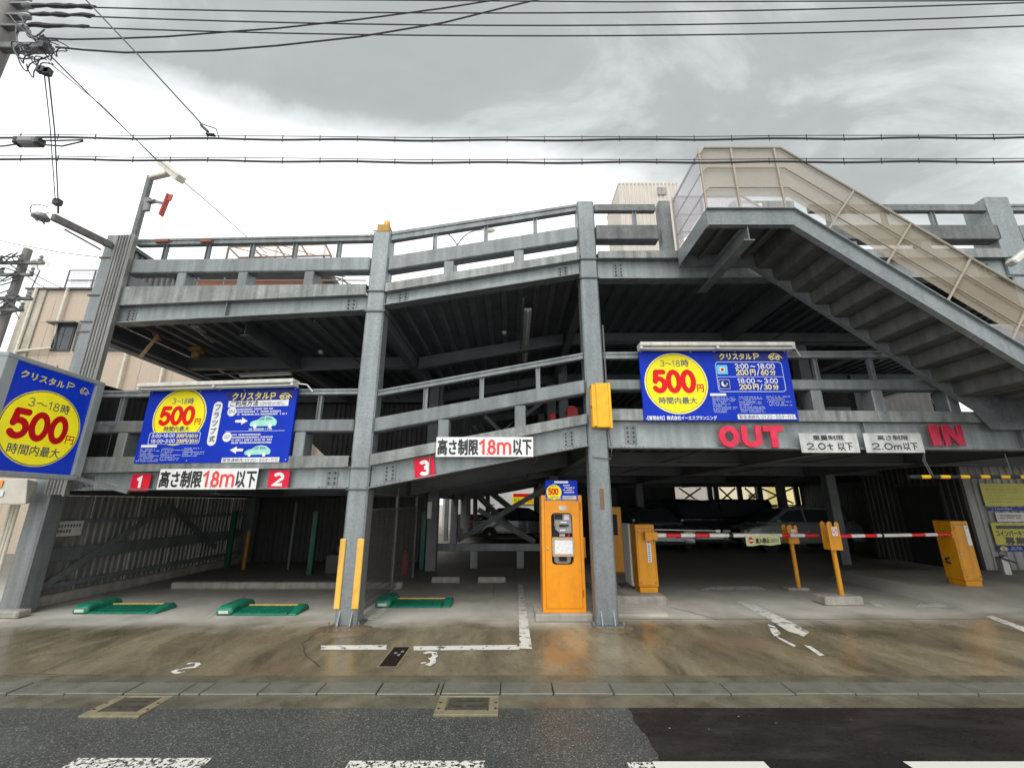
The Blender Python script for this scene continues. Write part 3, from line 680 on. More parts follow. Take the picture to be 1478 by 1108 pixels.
# bays: per element pixel heights (top0,bot0,top1,bot1) measured on the face
def Hp(py, P): return at(739, py, P[1]).z
AX = (-6.98, 6.87)
def bay(P, Q, e, posts, bigposts, gap=(.16, .16), rails=True):
    P, Q = Vector((*P, 0)), Vector((*Q, 0)); d = (Q-P).normalized(); P2, Q2 = P + d*gap[0], Q - d*gap[1]
    def zs(k): t0, b0, t1, b1 = e[k]; return Hp(b0, P2), Hp(t0, P2), Hp(b1, Q2), Hp(t1, Q2)
    def sb(k, yf, th, mb=None, sh=0): a0, b0, a1, b1 = zs(k); return (mb or MB()).sbeam(P2, Q2, a0, b0, a1, b1, yf, th)
    if 'top' in e:
        ta0, tb0, ta1, tb1 = zs('top'); h0, h1 = (tb0-ta0), (tb1-ta1)
        obj('top_rail', MB().sbeam(P2, Q2, ta0, ta0+h0*.36, ta1, ta1+h1*.36, -.02, .1).sbeam(P2, Q2, tb0-h0*.36, tb0, tb1-h1*.36, tb1, -.02, .1).sbeam(P2, Q2, ta0+h0*.3, tb0-h0*.3, ta1+h1*.3, tb1-h1*.3, -.034, .07), 'galv', pk, bevel=.006)
        a0, b0, a1, b1 = zs('mid')
        r = obj('middle_rail', MB().sbeam(P2, Q2, a0, b0, a1, b1, .02, .2), 'galv_dark' if e.get('dark') else 'galv', pk, bevel=.018)
        at0, bt0, at1, bt1 = zs('top')
        ac0, bc0, ac1, bc1 = zs('curb')
        Ln = (Q2-P2).length
        for x in posts:   # px positions of slim posts
            w = onp(x, e.get('py', 350), P2, Vector((d.y, -d.x, 0))); f = ((w.x - P2.x)/(Q2.x-P2.x))
            p = P2 + (Q2-P2)*f; z0 = b0 + (b1-b0)*f; z1 = at0 + (at1-at0)*f; n = Vector((d.y, -d.x, 0)); n = n if n.y < 0 else -n
            mb = MB(); c = p - n*.07
            for dy in (-.028, .028): mb.bar(c + n*0 + d*dy + Vector((0, 0, z0)), c + d*dy + Vector((0, 0, z1)), .01, .06, up=n)
            mb.bar(c + Vector((0, 0, z0)), c + Vector((0, 0, z1)), .05, .01, up=n)
            obj('rail_post', mb, 'galv', pk)
        for x in bigposts:
            w = onp(x, e.get('py2', 400), P2, Vector((d.y, -d.x, 0))); f = ((w.x - P2.x)/(Q2.x-P2.x))
            p = P2 + (Q2-P2)*f; z0 = ac0 + (ac1-ac0)*f + .02; z1 = a0 + (a1-a0)*f; n = Vector((d.y, -d.x, 0)); n = n if n.y < 0 else -n
            c = p - n*.1; obj('barrier_post', MB().bar(c + Vector((0, 0, z0)), c + Vector((0, 0, z1)), .17, .24, up=n), 'galv', pk, bevel=.012)
    a0, b0, a1, b1 = zs('curb')
    cb_ = obj('deck_kerb_plate', MB().sbeam(P2, Q2, a0, b0, a1, b1, .06, .012), 'curb', pk)
    lip = MB().sbeam(P2, Q2, b0 - .012, b0, b1 - .012, b1, .0595, .2).sbeam(P2, Q2, a0, a0 + .01, a1, a1 + .01, .0595, .1)
    obj('flange', lip, 'galv', cb_)
    a0, b0, a1, b1 = zs('web')
    fb = obj('fascia_beam', MB().sbeam(P2, Q2, a0, b0 + .02, a1, b1 + .02, -.05, .02), 'galv_web', pk)
    obj('flange', MB().sbeam(P2, Q2, a0 - .018, a0, a1 - .018, a1, .04, .2), 'galv', fb)
    for side in (0, 1):
        if e.get('nosplice'): break
        f = (.085, .915)[side] if (Q2-P2).length < 4 else (.06, .94)[side]
        if (Q2-P2).length > 6: f = (.05, .95)[side]
        p = P2 + (Q2-P2)*f; n = Vector((d.y, -d.x, 0)); n = n if n.y < 0 else -n
        zm0, zm1 = a0 + (a1-a0)*f, b0 + (b1-b0)*f; h = zm1 - zm0; sl = ((a1-a0))/(Q2-P2).length
        sp_ = obj('splice_plate', MB().sbeam(p - d*.09, p + d*.09, zm0 + h*.14 - sl*.09, zm0 + h*.86 - sl*.09, zm0 + h*.14 + sl*.09, zm0 + h*.86 + sl*.09, -.04, .01), 'galv', fb)
        bm_ = MB(); rows = 3 if h < .3 else 4
        for r_ in range(rows):
            for cx_ in (-.045, .045):
                c = p + d*cx_ + n*(-.04) + Vector((0, 0, zm0 + h*(.24 + .52*r_/(rows-1)) + sl*cx_)); fm = frame(c, n)
                bm_.lathe([(.014, 0), (.014, .014), (.006, .022)], fm, 6)
        for k in range(-3, 4):
            if k == 0: continue
            c = p + d*(k*.055) + n*.0 + Vector((0, 0, zm0 + sl*k*.055)); bm_.lathe([(.012, 0), (.012, .014)], Matrix.Translation(c), 6)
        obj('bolts', bm_, 'bolt', fb)
    # web stiffener
    for f in e.get('stiff', (.5,)):
        p = P2 + (Q2-P2)*f; n = Vector((d.y, -d.x, 0)); n = n if n.y < 0 else -n
        za, zb = a0 + (a1-a0)*f, b0 + (b1-b0)*f
        obj('stiffener', MB().bar(p - n*.015 + Vector((0, 0, za)), p - n*.015 + Vector((0, 0, zb)), .012, .07, up=n), 'galv', fb)
up_AB = dict(top=(344, 353, 337, 346), mid=(375, 395, 371, 391), curb=(416, 443, 412, 427), web=(443, 466, 427, 447), py=357, py2=402, stiff=(.46,))
lo_AB = dict(top=(563, 573, 560, 568), mid=(608, 625, 605, 623), curb=(660, 683, 658, 674), web=(684, 706, 675, 703), py=590, py2=640, stiff=())
up_BC = dict(top=(333, 346, 293, 303), mid=(370, 391, 327, 348), curb=(411, 423, 366, 377), web=(423, 440, 378, 395), py=345, py2=385, stiff=())
lo_BC = dict(top=(562, 571, 508, 517), mid=(603, 624, 548, 568), curb=(656, 672, 598, 612), web=(672, 703, 613, 642), py=560, py2=620, stiff=(.27,))
up_CD = dict(top=(293, 303, 291, 300), mid=(325, 346, 323, 342), curb=(365, 375, 361, 374), web=(375, 402, 374, 400), py=310, py2=355, stiff=(.63,))
lo_CD = dict(top=(507, 517, 504, 514), mid=(548, 563, 547, 563), curb=(591, 607, 596, 611), web=(608, 645, 611, 648), py=530, py2=580, stiff=(.56, .9))
# upper right bay: railing interrupted by the stair landing between X 2.6 and 5.6
bay(AX, B, up_AB, [235, 297, 361, 423, 487], [262, 350, 446], (.02, .16))
bay(AX, B, lo_AB, [170, 296, 350, 458], [175, 260, 344, 432], (.02, .16))
bay(B, C, up_BC, [627, 701, 773], [648, 749])
bay(B, C, lo_BC, [614, 695, 777], [640, 751])
XL0 = at(963, 330, YF).x; XL1 = at(1160, 310, YF).x
for (Pq, Qq, posts, big) in ((C, (XL0, YF), [915], []), ((XL1, YF), D, [1195, 1275, 1345], [1225, 1330])):
    e2 = dict(up_CD); 
    P_, Q_ = Vector((*Pq, 0)), Vector((*Qq, 0))
    for k, nm, th, yf in (('top', 'top_rail', .1, -.02), ('mid', 'middle_rail', .2, .02)):
        t0, b0, t1, b1 = up_CD[k]
        obj(nm, MB().sbeam((P_.x + .16, YF), (Q_.x - .16, YF), zz_(b0), zz_(t0), zz_(b0), zz_(t0), yf, th), 'galv_dark', pk, bevel=.012)
    for x in posts:
        X = at(x, 312, YF+.07).x; mb = MB()
        for dy in (-.028, .028): mb.box(X+dy-.005, X+dy+.005, YF+.04, YF+.1, zz_(325), zz_(303))
        mb.box(X-.025, X+.025, YF+.065, YF+.075, zz_(325), zz_(303)); obj('rail_post', mb, 'galv', pk)
    for x in big:
        X = at(x, 352, YF+.1).x; obj('barrier_post', MB().box(X-.085, X+.085, YF+.02, YF+.19, zz_(372), zz_(346)), 'galv', pk, bevel=.012)
obj('rail_end_post', MB().box(XL0-.1, XL0+.1, YF, YF+.2, zz_(366), zz_(289)), 'galv_dark', pk, bevel=.015)
e3 = {k: v for k, v in up_CD.items() if k not in ('top', 'mid')}
bay(C, D, e3, [], [], (.16, .22))
bay(C, D, lo_CD, [1181, 1262, 1340], [1180, 1268, 1375], (.16, .22))
up_DE = dict(up_CD); lo_DE = dict(lo_CD); up_DE['stiff'] = lo_DE['stiff'] = ()
bay(D, E_, up_DE, [1520], [1560], (.22, .1)); bay(D, E_, lo_DE, [1520], [1600], (.22, .1))
# cladding strip beside column A
for k in range(3):
    zb = [1.72, 3.2, 4.9, at(170, 340, 6.8).z][k:k+2]
    obj('cladding_sheet', MB().corr((-7.24, 6.80), (-6.90, 6.78), zb[0]+.004, zb[1], .056, .022), 'clad', pk)
obj('cladding_trim', MB().bar((-6.885, 6.79, 1.7), (-6.885, 6.79, at(170, 340, 6.8).z), .03, .08, up=(0, 1, 0)), 'clad', pk)
# decks with ribs. z of the deck top along X
DZ = {}
def deckz(lv, X):
    B0, C0 = ((zz_(412), zz_(366)), (zz_(656), zz_(598)))[lv]
    t = min(1, max(0, (X - B[0])/(C[0]-B[0]))); return (B0 + (C0-B0)*t) - .10
def slab(lv, x0, x1, y0, y1):
    zb0, zb1 = deckz(lv, x0), deckz(lv, x1)
    obj('deck_slab', MB().hexa([(x0, y0, zb0-.07), (x1, y0, zb1-.07), (x1, y1, zb1-.07), (x0, y1, zb0-.07), (x0, y0, zb0), (x1, y0, zb1), (x1, y1, zb1), (x0, y1, zb0)]), 'deck', pk)
YB = {0: 13.0, 1: 22.0}
YBL = 13.0; YBR = 22.0
proto = {}
for lv in (0, 1):
    slab(lv, -7.6, B[0], 7.0, YBL); slab(lv, B[0], C[0], YF + .17, YBR); slab(lv, C[0], E_[0], YF + .17, YBR)
    # ribs run away from the street
    x = -7.35
    while x < 14:
        y1 = YBL if x < B[0] else YBR; y0 = YF + .3 + (.55*(B[0]-x)/5.2 if x < B[0] else 0); key = ('L' if x < B[0] else 'R')
        z = deckz(lv, x) - .07
        m4 = Matrix.Translation((x, y0, z))
        if key not in proto:
            ln = y1 - YF - (.9 if key == 'L' else .32)
            o = obj('deck_rib', MB().add([m4 @ Vector(v) for v in ((-.075, 0, 0), (.075, 0, 0), (.045, 0, -.07), (-.045, 0, -.07), (-.075, ln, 0), (.075, ln, 0), (.045, ln, -.07), (-.045, ln, -.07))],
                [(0, 1, 2, 3), (7, 6, 5, 4), (1, 5, 6, 2), (2, 6, 7, 3), (3, 7, 4, 0)]), 'deck', pk, origin=(x, y0, z))
            proto[key] = o
        else:
            o = proto[key].copy(); COL.objects.link(o); o.parent = pk; o.matrix_local = Matrix.Translation(Vector((x, y0, z)) - Vector((0, YF, 0)))
        x += .3
    for Y in (9.3, 12.6, 17.2, 21.7):
        for (x0, x1) in ((-7.55, B[0]), (B[0], C[0]), (C[0], D[0]), (D[0], E_[0])):
            if x0 < -3 and Y > 13: continue
            z0, z1 = deckz(lv, x0) - .14, deckz(lv, x1) - .14; h = .28
            mb = MB().sbeam((x0+.1, Y), (x1-.1, Y), z0-h, z0, z1-h, z1, .006, .012)
            mb.sbeam((x0+.1, Y), (x1-.1, Y), z0-h-.014, z0-h, z1-h-.014, z1-h, .08, .16)
            obj('cross_beam', mb, 'inner', pk)
    for X in (-7.45, -4.85, B[0], C[0], 4.9, D[0]):
        z = deckz(lv, X) - .14; y1 = YBL if X < -3 else YBR; y0 = YF + .32 + (.5 if X < -3 else 0); mb = MB().box(X-.006, X+.006, y0, y1, z-.3, z).box(X-.08, X+.08, y0, y1, z-.314, z-.3)
        obj('girder', mb, 'inner', pk)
# inner columns
for (X, Y) in ((-7.45, 12.6), (-2.0, 11.2), (B[0], 17.2), (1.2, 12.6), (1.2, 17.2), (9.0, 12.3), (5.0, 17.2), (10.6, 17.2), (5.0, 21.6), (12.2, 21.6), (1.2, 21.6), (B[0], 21.6)):
    obj('inner_column', MB().box(X-.13, X+.13, Y, Y+.26, 0, deckz(0, X) - .2), 'inner', pk, bevel=.015)
# left side: corrugated wall below, open strip above
lw = thing('side_wall', 'grey corrugated side wall of the left parking bay with horizontal girts and a diagonal brace', 'wall', (-7.62, 9, 0))
zt = zz_(545, 7.0)
obj('kerb', MB().box(-7.72, -7.48, 7.0, 13.0, 0, .17), 'conc', lw, bevel=.02)
ys = [7.05 + i*1.0 for i in range(7)]
for i in range(6):
    y0, y1 = ys[i], min(ys[i+1], 13.0)
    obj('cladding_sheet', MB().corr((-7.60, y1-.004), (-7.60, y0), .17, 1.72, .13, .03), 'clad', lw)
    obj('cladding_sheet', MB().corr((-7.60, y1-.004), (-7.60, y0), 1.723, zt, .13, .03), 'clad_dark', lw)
for z, hh in ((1.30, .06), (.78, .22), (.30, .08)): obj('girt', MB().box(-7.555, -7.50, 7.2, 13, z-hh/2, z+hh/2), 'galv', lw, bevel=.006)
p, q = onp(27, 868, Vector((-7.47, 0, 0)), Vector((1, 0, 0))), onp(244, 730, Vector((-7.47, 0, 0)), Vector((1, 0, 0)))
obj('brace', MB().bar(p, q, .02, .11), 'galv', lw)
q2 = onp(310, 790, Vector((-7.47, 0, 0)), Vector((1, 0, 0)))
obj('brace', MB().bar(q + Vector((.022, 0, 0)), q2 + Vector((.022, 0, 0)), .02, .12), 'galv_dark', lw)
obj('top_trim', MB().box(-7.66, -7.5, 6.95, 13, zt, zt+.03), 'dark', lw)
# roof-level side parapet (ribbed, seen left behind the rails)
zpp = at(193, 362, 7.05).z; xpp = at(193, 362, 7.05).x
sw = obj('cladding_sheet', MB().corr((xpp, 13), (xpp, 7.05), deckz(0, -7) - .1, zpp, .13, .03), 'clad', pk); obj('parapet_cap', MB().box(xpp-.04, xpp+.05, 7.0, 13, zpp, zpp+.07), 'inner', pk); obj('middle_rail', MB().box(xpp+.05, xpp+.12, 7.0, 13, zpp-.75, zpp-.5), 'galv', pk)
obj('edge_beam', MB().box(-7.7, -7.5, 7.0, 13, deckz(0, -7) - .5, deckz(0, -7) - .3), 'inner', pk)
# back walls
bw = thing('back_wall', 'dark ribbed back wall closing the left half of the car park', 'wall', (-5, 13, 0))
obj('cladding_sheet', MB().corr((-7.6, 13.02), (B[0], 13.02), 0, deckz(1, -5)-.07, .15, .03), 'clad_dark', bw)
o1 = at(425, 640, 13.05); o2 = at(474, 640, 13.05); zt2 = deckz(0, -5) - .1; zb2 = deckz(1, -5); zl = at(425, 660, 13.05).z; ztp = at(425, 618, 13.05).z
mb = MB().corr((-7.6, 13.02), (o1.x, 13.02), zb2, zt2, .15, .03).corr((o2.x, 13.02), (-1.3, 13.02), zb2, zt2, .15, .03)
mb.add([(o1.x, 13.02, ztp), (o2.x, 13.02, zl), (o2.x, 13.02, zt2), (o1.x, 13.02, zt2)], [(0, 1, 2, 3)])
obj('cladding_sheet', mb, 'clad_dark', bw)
rb = thing('rear_wall', 'dark rear wall of the car park with cross-braced openings to the daylight', 'wall', (4, 22.05, 0))
zo, zi = at(739, 702, 22.05).z, at(739, 728, 22.05).z
def rwall(x0, x1, z0, z1): 
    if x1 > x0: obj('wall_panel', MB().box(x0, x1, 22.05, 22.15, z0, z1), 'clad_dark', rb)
xa, xb_ = at(975, 715, 22.05).x, at(1196, 715, 22.05).x
zlow = at(739, 742, 22.05).z; xm0, xm1 = at(655, 715, 22.05).x, at(782, 715, 22.05).x
rwall(B[0]-.2, E_[0], zo, deckz(1, 3)-.0); rwall(B[0]-.2, xm0, 0, zo-.002); rwall(xm0, xm1, 0, zlow); rwall(xm1, xa, 0, zo-.002); rwall(xa, xb_, 0, zi); rwall(xb_, E_[0], 0, zo-.002)
for x in (1025, 1034, 1068, 1150): 
    X = at(x, 715, 22).x; obj('mullion', MB().box(X-.12, X+.12, 21.95, 22.04, zi, zo), 'inner', rb)
for (x0, x1) in ((980, 1012), (1038, 1062), (1075, 1100), (1098, 1145)):
    p0, p1, p2, p3 = at(x0, 704, 21.9), at(x1, 726, 21.9), at(x0, 726, 21.9), at(x1, 704, 21.9)
    obj('brace', MB().bar(p0, p1, .05, .07).bar(p2 + Vector((0, .06, 0)), p3 + Vector((0, .06, 0)), .05, .07), 'inner', rb)
# level two rear: mostly closed, two openings
zb2, zt2 = deckz(1, 5), deckz(0, 5) - .1
def rw2(px0, px1, z0=None, z1=None):
    x0, x1 = at(px0, 590, 22.05).x, at(px1, 590, 22.05).x; obj('wall_panel', MB().box(x0, x1, 22.05, 22.15, z0 or zb2, z1 or zt2), 'clad_dark', rb)
rw2(560, 645); rw2(700, 1268); rw2(1352, 1700)
rw2(645, 700, z0=at(739, 560, 22).z); rw2(1268, 1352, z0=at(739, 566, 22).z)
obj('brace', MB().bar(at(643, 540, 21.9), at(700, 660, 21.9), .5, .2, up=(0, 1, 0)).bar(at(655, 640, 21.8), at(720, 590, 21.8), .1, .12).bar(at(640, 590, 21.8), at(700, 640, 21.8), .1, .12), 'inner', rb)
# cross-bracing and low guard in the middle bay, stair stringers behind
gf = thing('guard_barrier', 'low steel guard barrier behind the wheel stops of the third bay', 'barrier', (0, 11.7, 0))
x0, x1 = at(626, 790, 11.7).x, at(785, 790, 11.7).x
obj('rail', MB().box(x0, x1, 11.68, 11.74, zz_(795, 11.7), zz_(784, 11.7)), 'galv', gf, bevel=.01)
for x in (684, 751): X = at(x, 800, 11.75).x; obj('leg', MB().box(X-.09, X+.09, 11.745, 11.84, 0, zz_(795, 11.7)), 'galv', gf)
xb = thing('cross_brace', 'dark steel cross brace standing behind the low guard barrier', 'brace', (0, 12.6, 0))
obj('brace', MB().bar(at(660, 780, 12.5), at(797, 698, 12.5), .14, .02, up=(0, 1, 0)), 'galv_dark', xb)
obj('brace', MB().bar(at(690, 735, 12.58), at(772, 782, 12.58), .14, .02, up=(0, 1, 0)), 'galv_dark', xb)
ist = thing('inner_stair', 'dark steel stair seen through the middle bay near the daylight opening', 'stairs', (0, 19, 0))
obj('stringer', MB().bar(at(675, 700, 19), at(735, 760, 19), .05, .25).bar(at(690, 696, 19.8), at(752, 745, 19.8), .05, .25), 'inner', ist)
for k in range(7): p = at(684 + k*8, 706 + k*7.4, 19); obj('tread', MB().box(p.x-.15, p.x+.15, 19.05, 19.75, p.z-.02, p.z+.02), 'inner', ist)
for x in (668, 676, 686, 704): obj('post', MB().bar(at(x, 700, 20.2), at(x, 762, 20.2), .2, .1), 'inner', ist)
# right interior walls
rwl = thing('office_wall', 'grey ribbed corner wall at the right of the entrance lane', 'wall', (10.66, 10.4, 0))
ztr = deckz(1, 9) - .07; XR = gnd(1423, 832).x
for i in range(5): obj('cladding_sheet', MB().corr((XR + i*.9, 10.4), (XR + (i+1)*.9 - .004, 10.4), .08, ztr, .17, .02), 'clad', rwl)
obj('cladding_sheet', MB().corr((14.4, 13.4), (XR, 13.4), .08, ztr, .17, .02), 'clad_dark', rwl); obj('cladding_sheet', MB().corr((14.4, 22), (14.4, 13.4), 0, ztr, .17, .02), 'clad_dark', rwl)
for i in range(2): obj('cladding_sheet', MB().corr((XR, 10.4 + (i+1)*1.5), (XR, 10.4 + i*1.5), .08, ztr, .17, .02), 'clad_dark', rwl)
obj('corner_trim', MB().box(XR-.03, XR+.05, 10.33, 10.41, .08, ztr), 'clad', rwl)
obj('plinth', MB().box(XR-.05, XR+5, 10.30, 10.46, 0, .08), 'conc', rwl)
dj = obj('doorway', MB().box(XR-.09, XR-.035, 10.9, 12.1, .1, 2.0), 'rubber', rwl); obj('door_frame', MB().box(XR-.1, XR-.03, 10.84, 10.895, .1, 2.05).box(XR-.1, XR-.03, 12.105, 12.16, .1, 2.05).box(XR-.1, XR-.03, 10.84, 12.16, 2.053, 2.1), 'dark', dj)
# right island
isl = solo('island', None, None, MB().hexa([(6.9, 7.3, -.05), (16, 7.1, -.05), (16, 10.28, -.05), (7.2, 10.28, -.05), (7.05, 7.5, .002), (16, 7.3, .002), (16, 10.28, .16), (7.5, 10.28, .16)]).v and MB().hexa([(7.0, 7.2, -.05), (16, 7.2, -.05), (16, 10.28, -.05), (7.0, 10.28, -.05), (7.0, 7.2, .001), (16, 7.2, .001), (16, 8.35, .16), (7.3, 8.35, .16)]).add([(7.3, 8.35, .16), (16, 8.35, .16), (16, 10.28, .16), (7.3, 10.28, .16), (7.0, 10.28, -.05)], [(0, 1, 2, 3), (0, 3, 4)]), 'concrete', kind='structure')
# ------------------------------------------------------------------ external stair
st = thing('external_staircase', 'galvanised steel staircase descending across the right front with beige netting on its rails', 'stairs', (4, 5.6, 0))
YO, YI = 5.15, 6.2; h0 = .0
Lx0, Lx1 = 2.74, 3.98; zl = at(1016, 303, YO).z; run, rise = .265, .2147
sl_ = rise/run; xe = 6.93; ze = zl - (xe-Lx1)*sl_
SH = .26
def stringer(Y, t=.012, name='stringer'):
    P = [(Lx0, zl), (Lx1, zl), (xe, ze), (xe+3.5, ze), (xe+3.5, ze-SH-.3), (xe+.17, ze-SH-.3), (xe-.02, ze - SH - .02), (Lx1-.07, zl-SH), (Lx0, zl-SH)]
    fm = Matrix(((1, 0, 0, 0), (0, 0, 1, Y), (0, 1, 0, 0), (0, 0, 0, 1)))
    o = obj(name, MB().prism(P, fm, -t/2, t/2), 'galv_col', st)
    fl = MB(); s = 1 if Y < 5.6 else -1; yc = Y + s*.0
    for (a, b) in (((Lx0, zl), (Lx1, zl)), ((Lx1, zl), (xe, ze)), ((xe, ze), (xe+3.5, ze))):
        fl.bar((a[0], yc, a[1]+.006), (b[0], yc, b[1]+.006), .09, .012)
    for (a, b) in (((Lx0, zl-SH), (Lx1-.07, zl-SH)), ((Lx1-.07, zl-SH), (xe-.02, ze-SH-.02)), ((xe-.02, ze-SH-.02), (xe+.17, ze-SH-.3)), ((xe+.17, ze-SH-.3), (xe+3.5, ze-SH-.3))):
        fl.bar((a[0], yc, a[1]-.006), (b[0], yc, b[1]-.006), .09, .012)
    obj('flange', fl, 'galv_col', o); return o
stringer(YO); stringer(YI)
obj('end_plate', MB().box(Lx0-.006, Lx0+.006, YO+.01, YI-.01, zl-SH, zl), 'galv_col', st)
obj('landing_plate', MB().box(Lx0, Lx1, YO+.01, YI-.01, zl-.06, zl-.045), 'deck', st)
obj('landing_plate', MB().box(xe, xe+3.4, YO+.01, YI-.01, ze-.06, ze-.045), 'deck', st)
for X in (3.08, 3.42, 3.8): obj('landing_joist', MB().box(X-.025, X+.025, YO+.01, YI-.01, zl-.14, zl-.062), 'deck', st)
for X in (7.3, 7.9, 8.5): obj('landing_joist', MB().box(X-.025, X+.025, YO+.01, YI-.01, ze-.14, ze-.062), 'deck', st)
nst = 11
for k in range(nst):
    X = Lx1 + run*k; Z = zl - .10 - rise*(k+1)
    tr = MB().box(X, X+run+.02, YO+.01, YI-.01, Z-.006, Z).box(X-.006, X, YO+.01, YI-.01, Z, Z+rise-.012+(.10 if k == 0 else 0)).box(X+run+.014, X+run+.02, YO+.01, YI-.01, Z-.018, Z-.006)
    obj('tread', tr, 'treadm', st)
# bracket H-beam carrying the landing
BX = 3.28; zb = zl - SH - .03
br = obj('bracket_beam', MB().box(BX-.006, BX+.006, YO-.02, YF+.3, zb-.2, zb).box(BX-.075, BX+.075, YO-.02, YF+.3, zb-.212, zb-.2).box(BX-.075, BX+.075, YO+.06, YI-.06, zb, zb+.012), 'galv_col', st)
obj('bracket_beam', MB().box(xe+1.2, xe+1.212, YO-.02, YF+.3, ze-SH-.23, ze-SH-.03).box(xe+1.13, xe+1.28, YO-.02, YF+.3, ze-SH-.242, ze-SH-.23), 'galv_col', st)
# rails both sides with netting
RH = 1.08
M['railb'] = mat('beige_rail_paint', (.36, .31, .24), .5, .1, .05)
M['raild'] = mat('dark_rail_paint', (.12, .10, .12), .5, .1, .05)
def zline(X): return zl if X < Lx1 else max(ze, zl - (X-Lx1)*sl_)
for Y in (YO, YI):
    near = Y == YO
    pts = [(Lx0+.02, Y, zl+RH-.12), (Lx0+.1, Y, zl+RH), (Lx1, Y, zl+RH), (xe, Y, ze+RH), (xe+3.4, Y, ze+RH)]
    obj('handrail', MB().tube(pts, .02, 8), 'railb', st, smooth=True)
    for hh in (.72, .38): obj('middle_rail', MB().tube([(Lx0+.02, Y, zl+hh-.08), (Lx0+.1, Y, zl+hh), (Lx1, Y, zl+hh), (xe, Y, ze+hh), (xe+3.4, Y, ze+hh)], .011, 6), 'railb', st, smooth=True)
    for X in (Lx0+.02, Lx0+.5, Lx1-.1):
        obj('baluster', MB().bar((X, Y, zl), (X, Y, zl+RH-.02), .026, .026), 'railb', st)
    X = Lx1 + .42
    while X < xe + 3:
        # stair posts stand square to the slope as in the photo's leaning balusters
        o_ = obj('baluster', MB().bar((X, Y, zline(X)), (X + .50, Y, zline(X + .50)+RH-.02), .022, .022) if near else MB().bar((X, Y, zline(X)), (X, Y, zline(X)+RH-.02), .022, .022), 'railb', st); X += .68 if near else 1.36
    zn = .26
    off = .03 if near else -.03
    P = [(Lx0+.03, zl+zn-.06), (Lx0+.12, zl+zn), (Lx1, zl+zn-.02), (Lx1 + .02, zl+.22), (xe, ze+.22), (xe+3.4, ze+.22), (xe+3.4, ze+RH), (xe, ze+RH), (Lx1, zl+RH), (Lx0+.1, zl+RH), (Lx0+.03, zl+RH-.1)]
    fm = Matrix(((1, 0, 0, 0), (0, 0, 1, Y+off), (0, 1, 0, 0), (0, 0, 0, 1)))
    if near: obj('netting', MB().prism(P, fm, -.0012, .0012), 'screen', st)
    else: obj('netting', MB().prism(P, fm, -.0012, .0012), 'screen2', st)
X = Lx0 + .02
obj('end_rail', MB().tube([(X, YO, zl+RH-.1), (X, YI, zl+RH-.1)], .016, 6), 'raild', st, smooth=True)
for hh in (.72, .38): obj('end_rail', MB().tube([(X, YO, zl+hh-.08), (X, YI, zl+hh-.08)], .010, 6), 'raild', st, smooth=True)
obj('netting', MB().box(X-.03, X-.027, YO, YI, zl+.03, zl+RH-.1), 'screen2', st)
lamp = solo('street_floodlight', 'white lamp fixture on the column at the right edge by the stair', 'lamp', MB().mbox(Matrix.Translation(at(1466, 375, 5.9)) @ Matrix.Rotation(math.radians(-35), 4, 'Y'), -.12, .3, -.07, .07, -.05, .05), 'offwhite', bevel=.02)
# ================================================================== BACKGROUND
def ground_on(v): return v
bb = thing('tiled_building', 'beige tiled building with ivory drainpipes behind the left column', 'building', (-14, 15, 0))
YB_ = 15
tl = at(42, 419, YB_); rt = at(500, 640, YB_)
xl = tl.x; ztop = tl.z
obj('wall', MB().box(xl, rt.x+.5, YB_, YB_+8, 0, ztop), 'beige', bb)
obj('wall_edge', MB().box(xl-.0, xl+.75, YB_-.06, YB_-.003, 0, ztop+.02), 'beige2', bb)
obj('parapet_cap', MB().box(xl-.05, rt.x+.5, YB_-.12, YB_+.2, ztop, ztop+.06), 'dark', bb)
def pipe(x0, y0, x1, y1):
    a, b = at(x0, y0, YB_-.2), at(x1, y1, YB_-.2); return a, b
for (x, y) in ((52, 420), (97, 420), (185, 500), (238, 520), (455, 600)):
    p = at(x, y, YB_-.12)
    if x == 97: pts = [(p.x, p.y, ztop), (p.x, p.y, at(90, 470, YB_-.12).z), tuple(at(75, 502, YB_-.12)), tuple(at(22, 507, YB_-.12))]
    else: pts = [(p.x, p.y, ztop), (p.x, p.y, 0)]
    obj('drainpipe', MB().tube(pts, .05, 8), 'pipe', bb, smooth=True)
zw = [at(85, 472, YB_).z, at(85, 505, YB_).z]
for (x0, x1) in ((80, 104), (112, 150), (152, 182)):
    a, b = at(x0, 490, YB_).x, at(x1, 490, YB_).x
    f = obj('window', MB().box(a-.05, b+.05, YB_-.05, YB_-.004, zw[1]-.05, zw[0]+.05), 'dark', bb)
    obj('pane', MB().box(a, (a+b)/2-.02, YB_-.062, YB_-.052, zw[1], zw[0]).box((a+b)/2+.02, b, YB_-.062, YB_-.052, zw[1], zw[0]), 'glass', f)
obj('window_hood', MB().box(at(78, 470, YB_).x, at(118, 470, YB_).x, YB_-.3, YB_-.004, zw[0]+.06, zw[0]+.12), 'dark', bb)
jt = MB()
for x in (66, 80, 215, 262): X = at(x, 480, YB_).x; jt.box(X-.012, X+.012, YB_-.004, YB_-.001, 0, ztop-.4)
for z in (zw[1]-.2, zw[1]-2.6, zw[0]+.2): jt.box(xl+.78, rt.x, YB_-.004, YB_-.001, z-.012, z+.012)
obj('tile_joint', jt, 'jointm', bb)
rl = MB()
for X in [xl + 1.0 + k*1.05 for k in range(8)]: rl.bar((X, YB_+.3, ztop+.05), (X, YB_+.3, ztop+1.05), .04, .04)
for z in (1.05, .6): rl.bar((xl+1.0, YB_+.3, ztop+z), (rt.x, YB_+.3, ztop+z), .04, .04)
obj('roof_railing', rl, 'cableg', bb)
rp_ = MB()
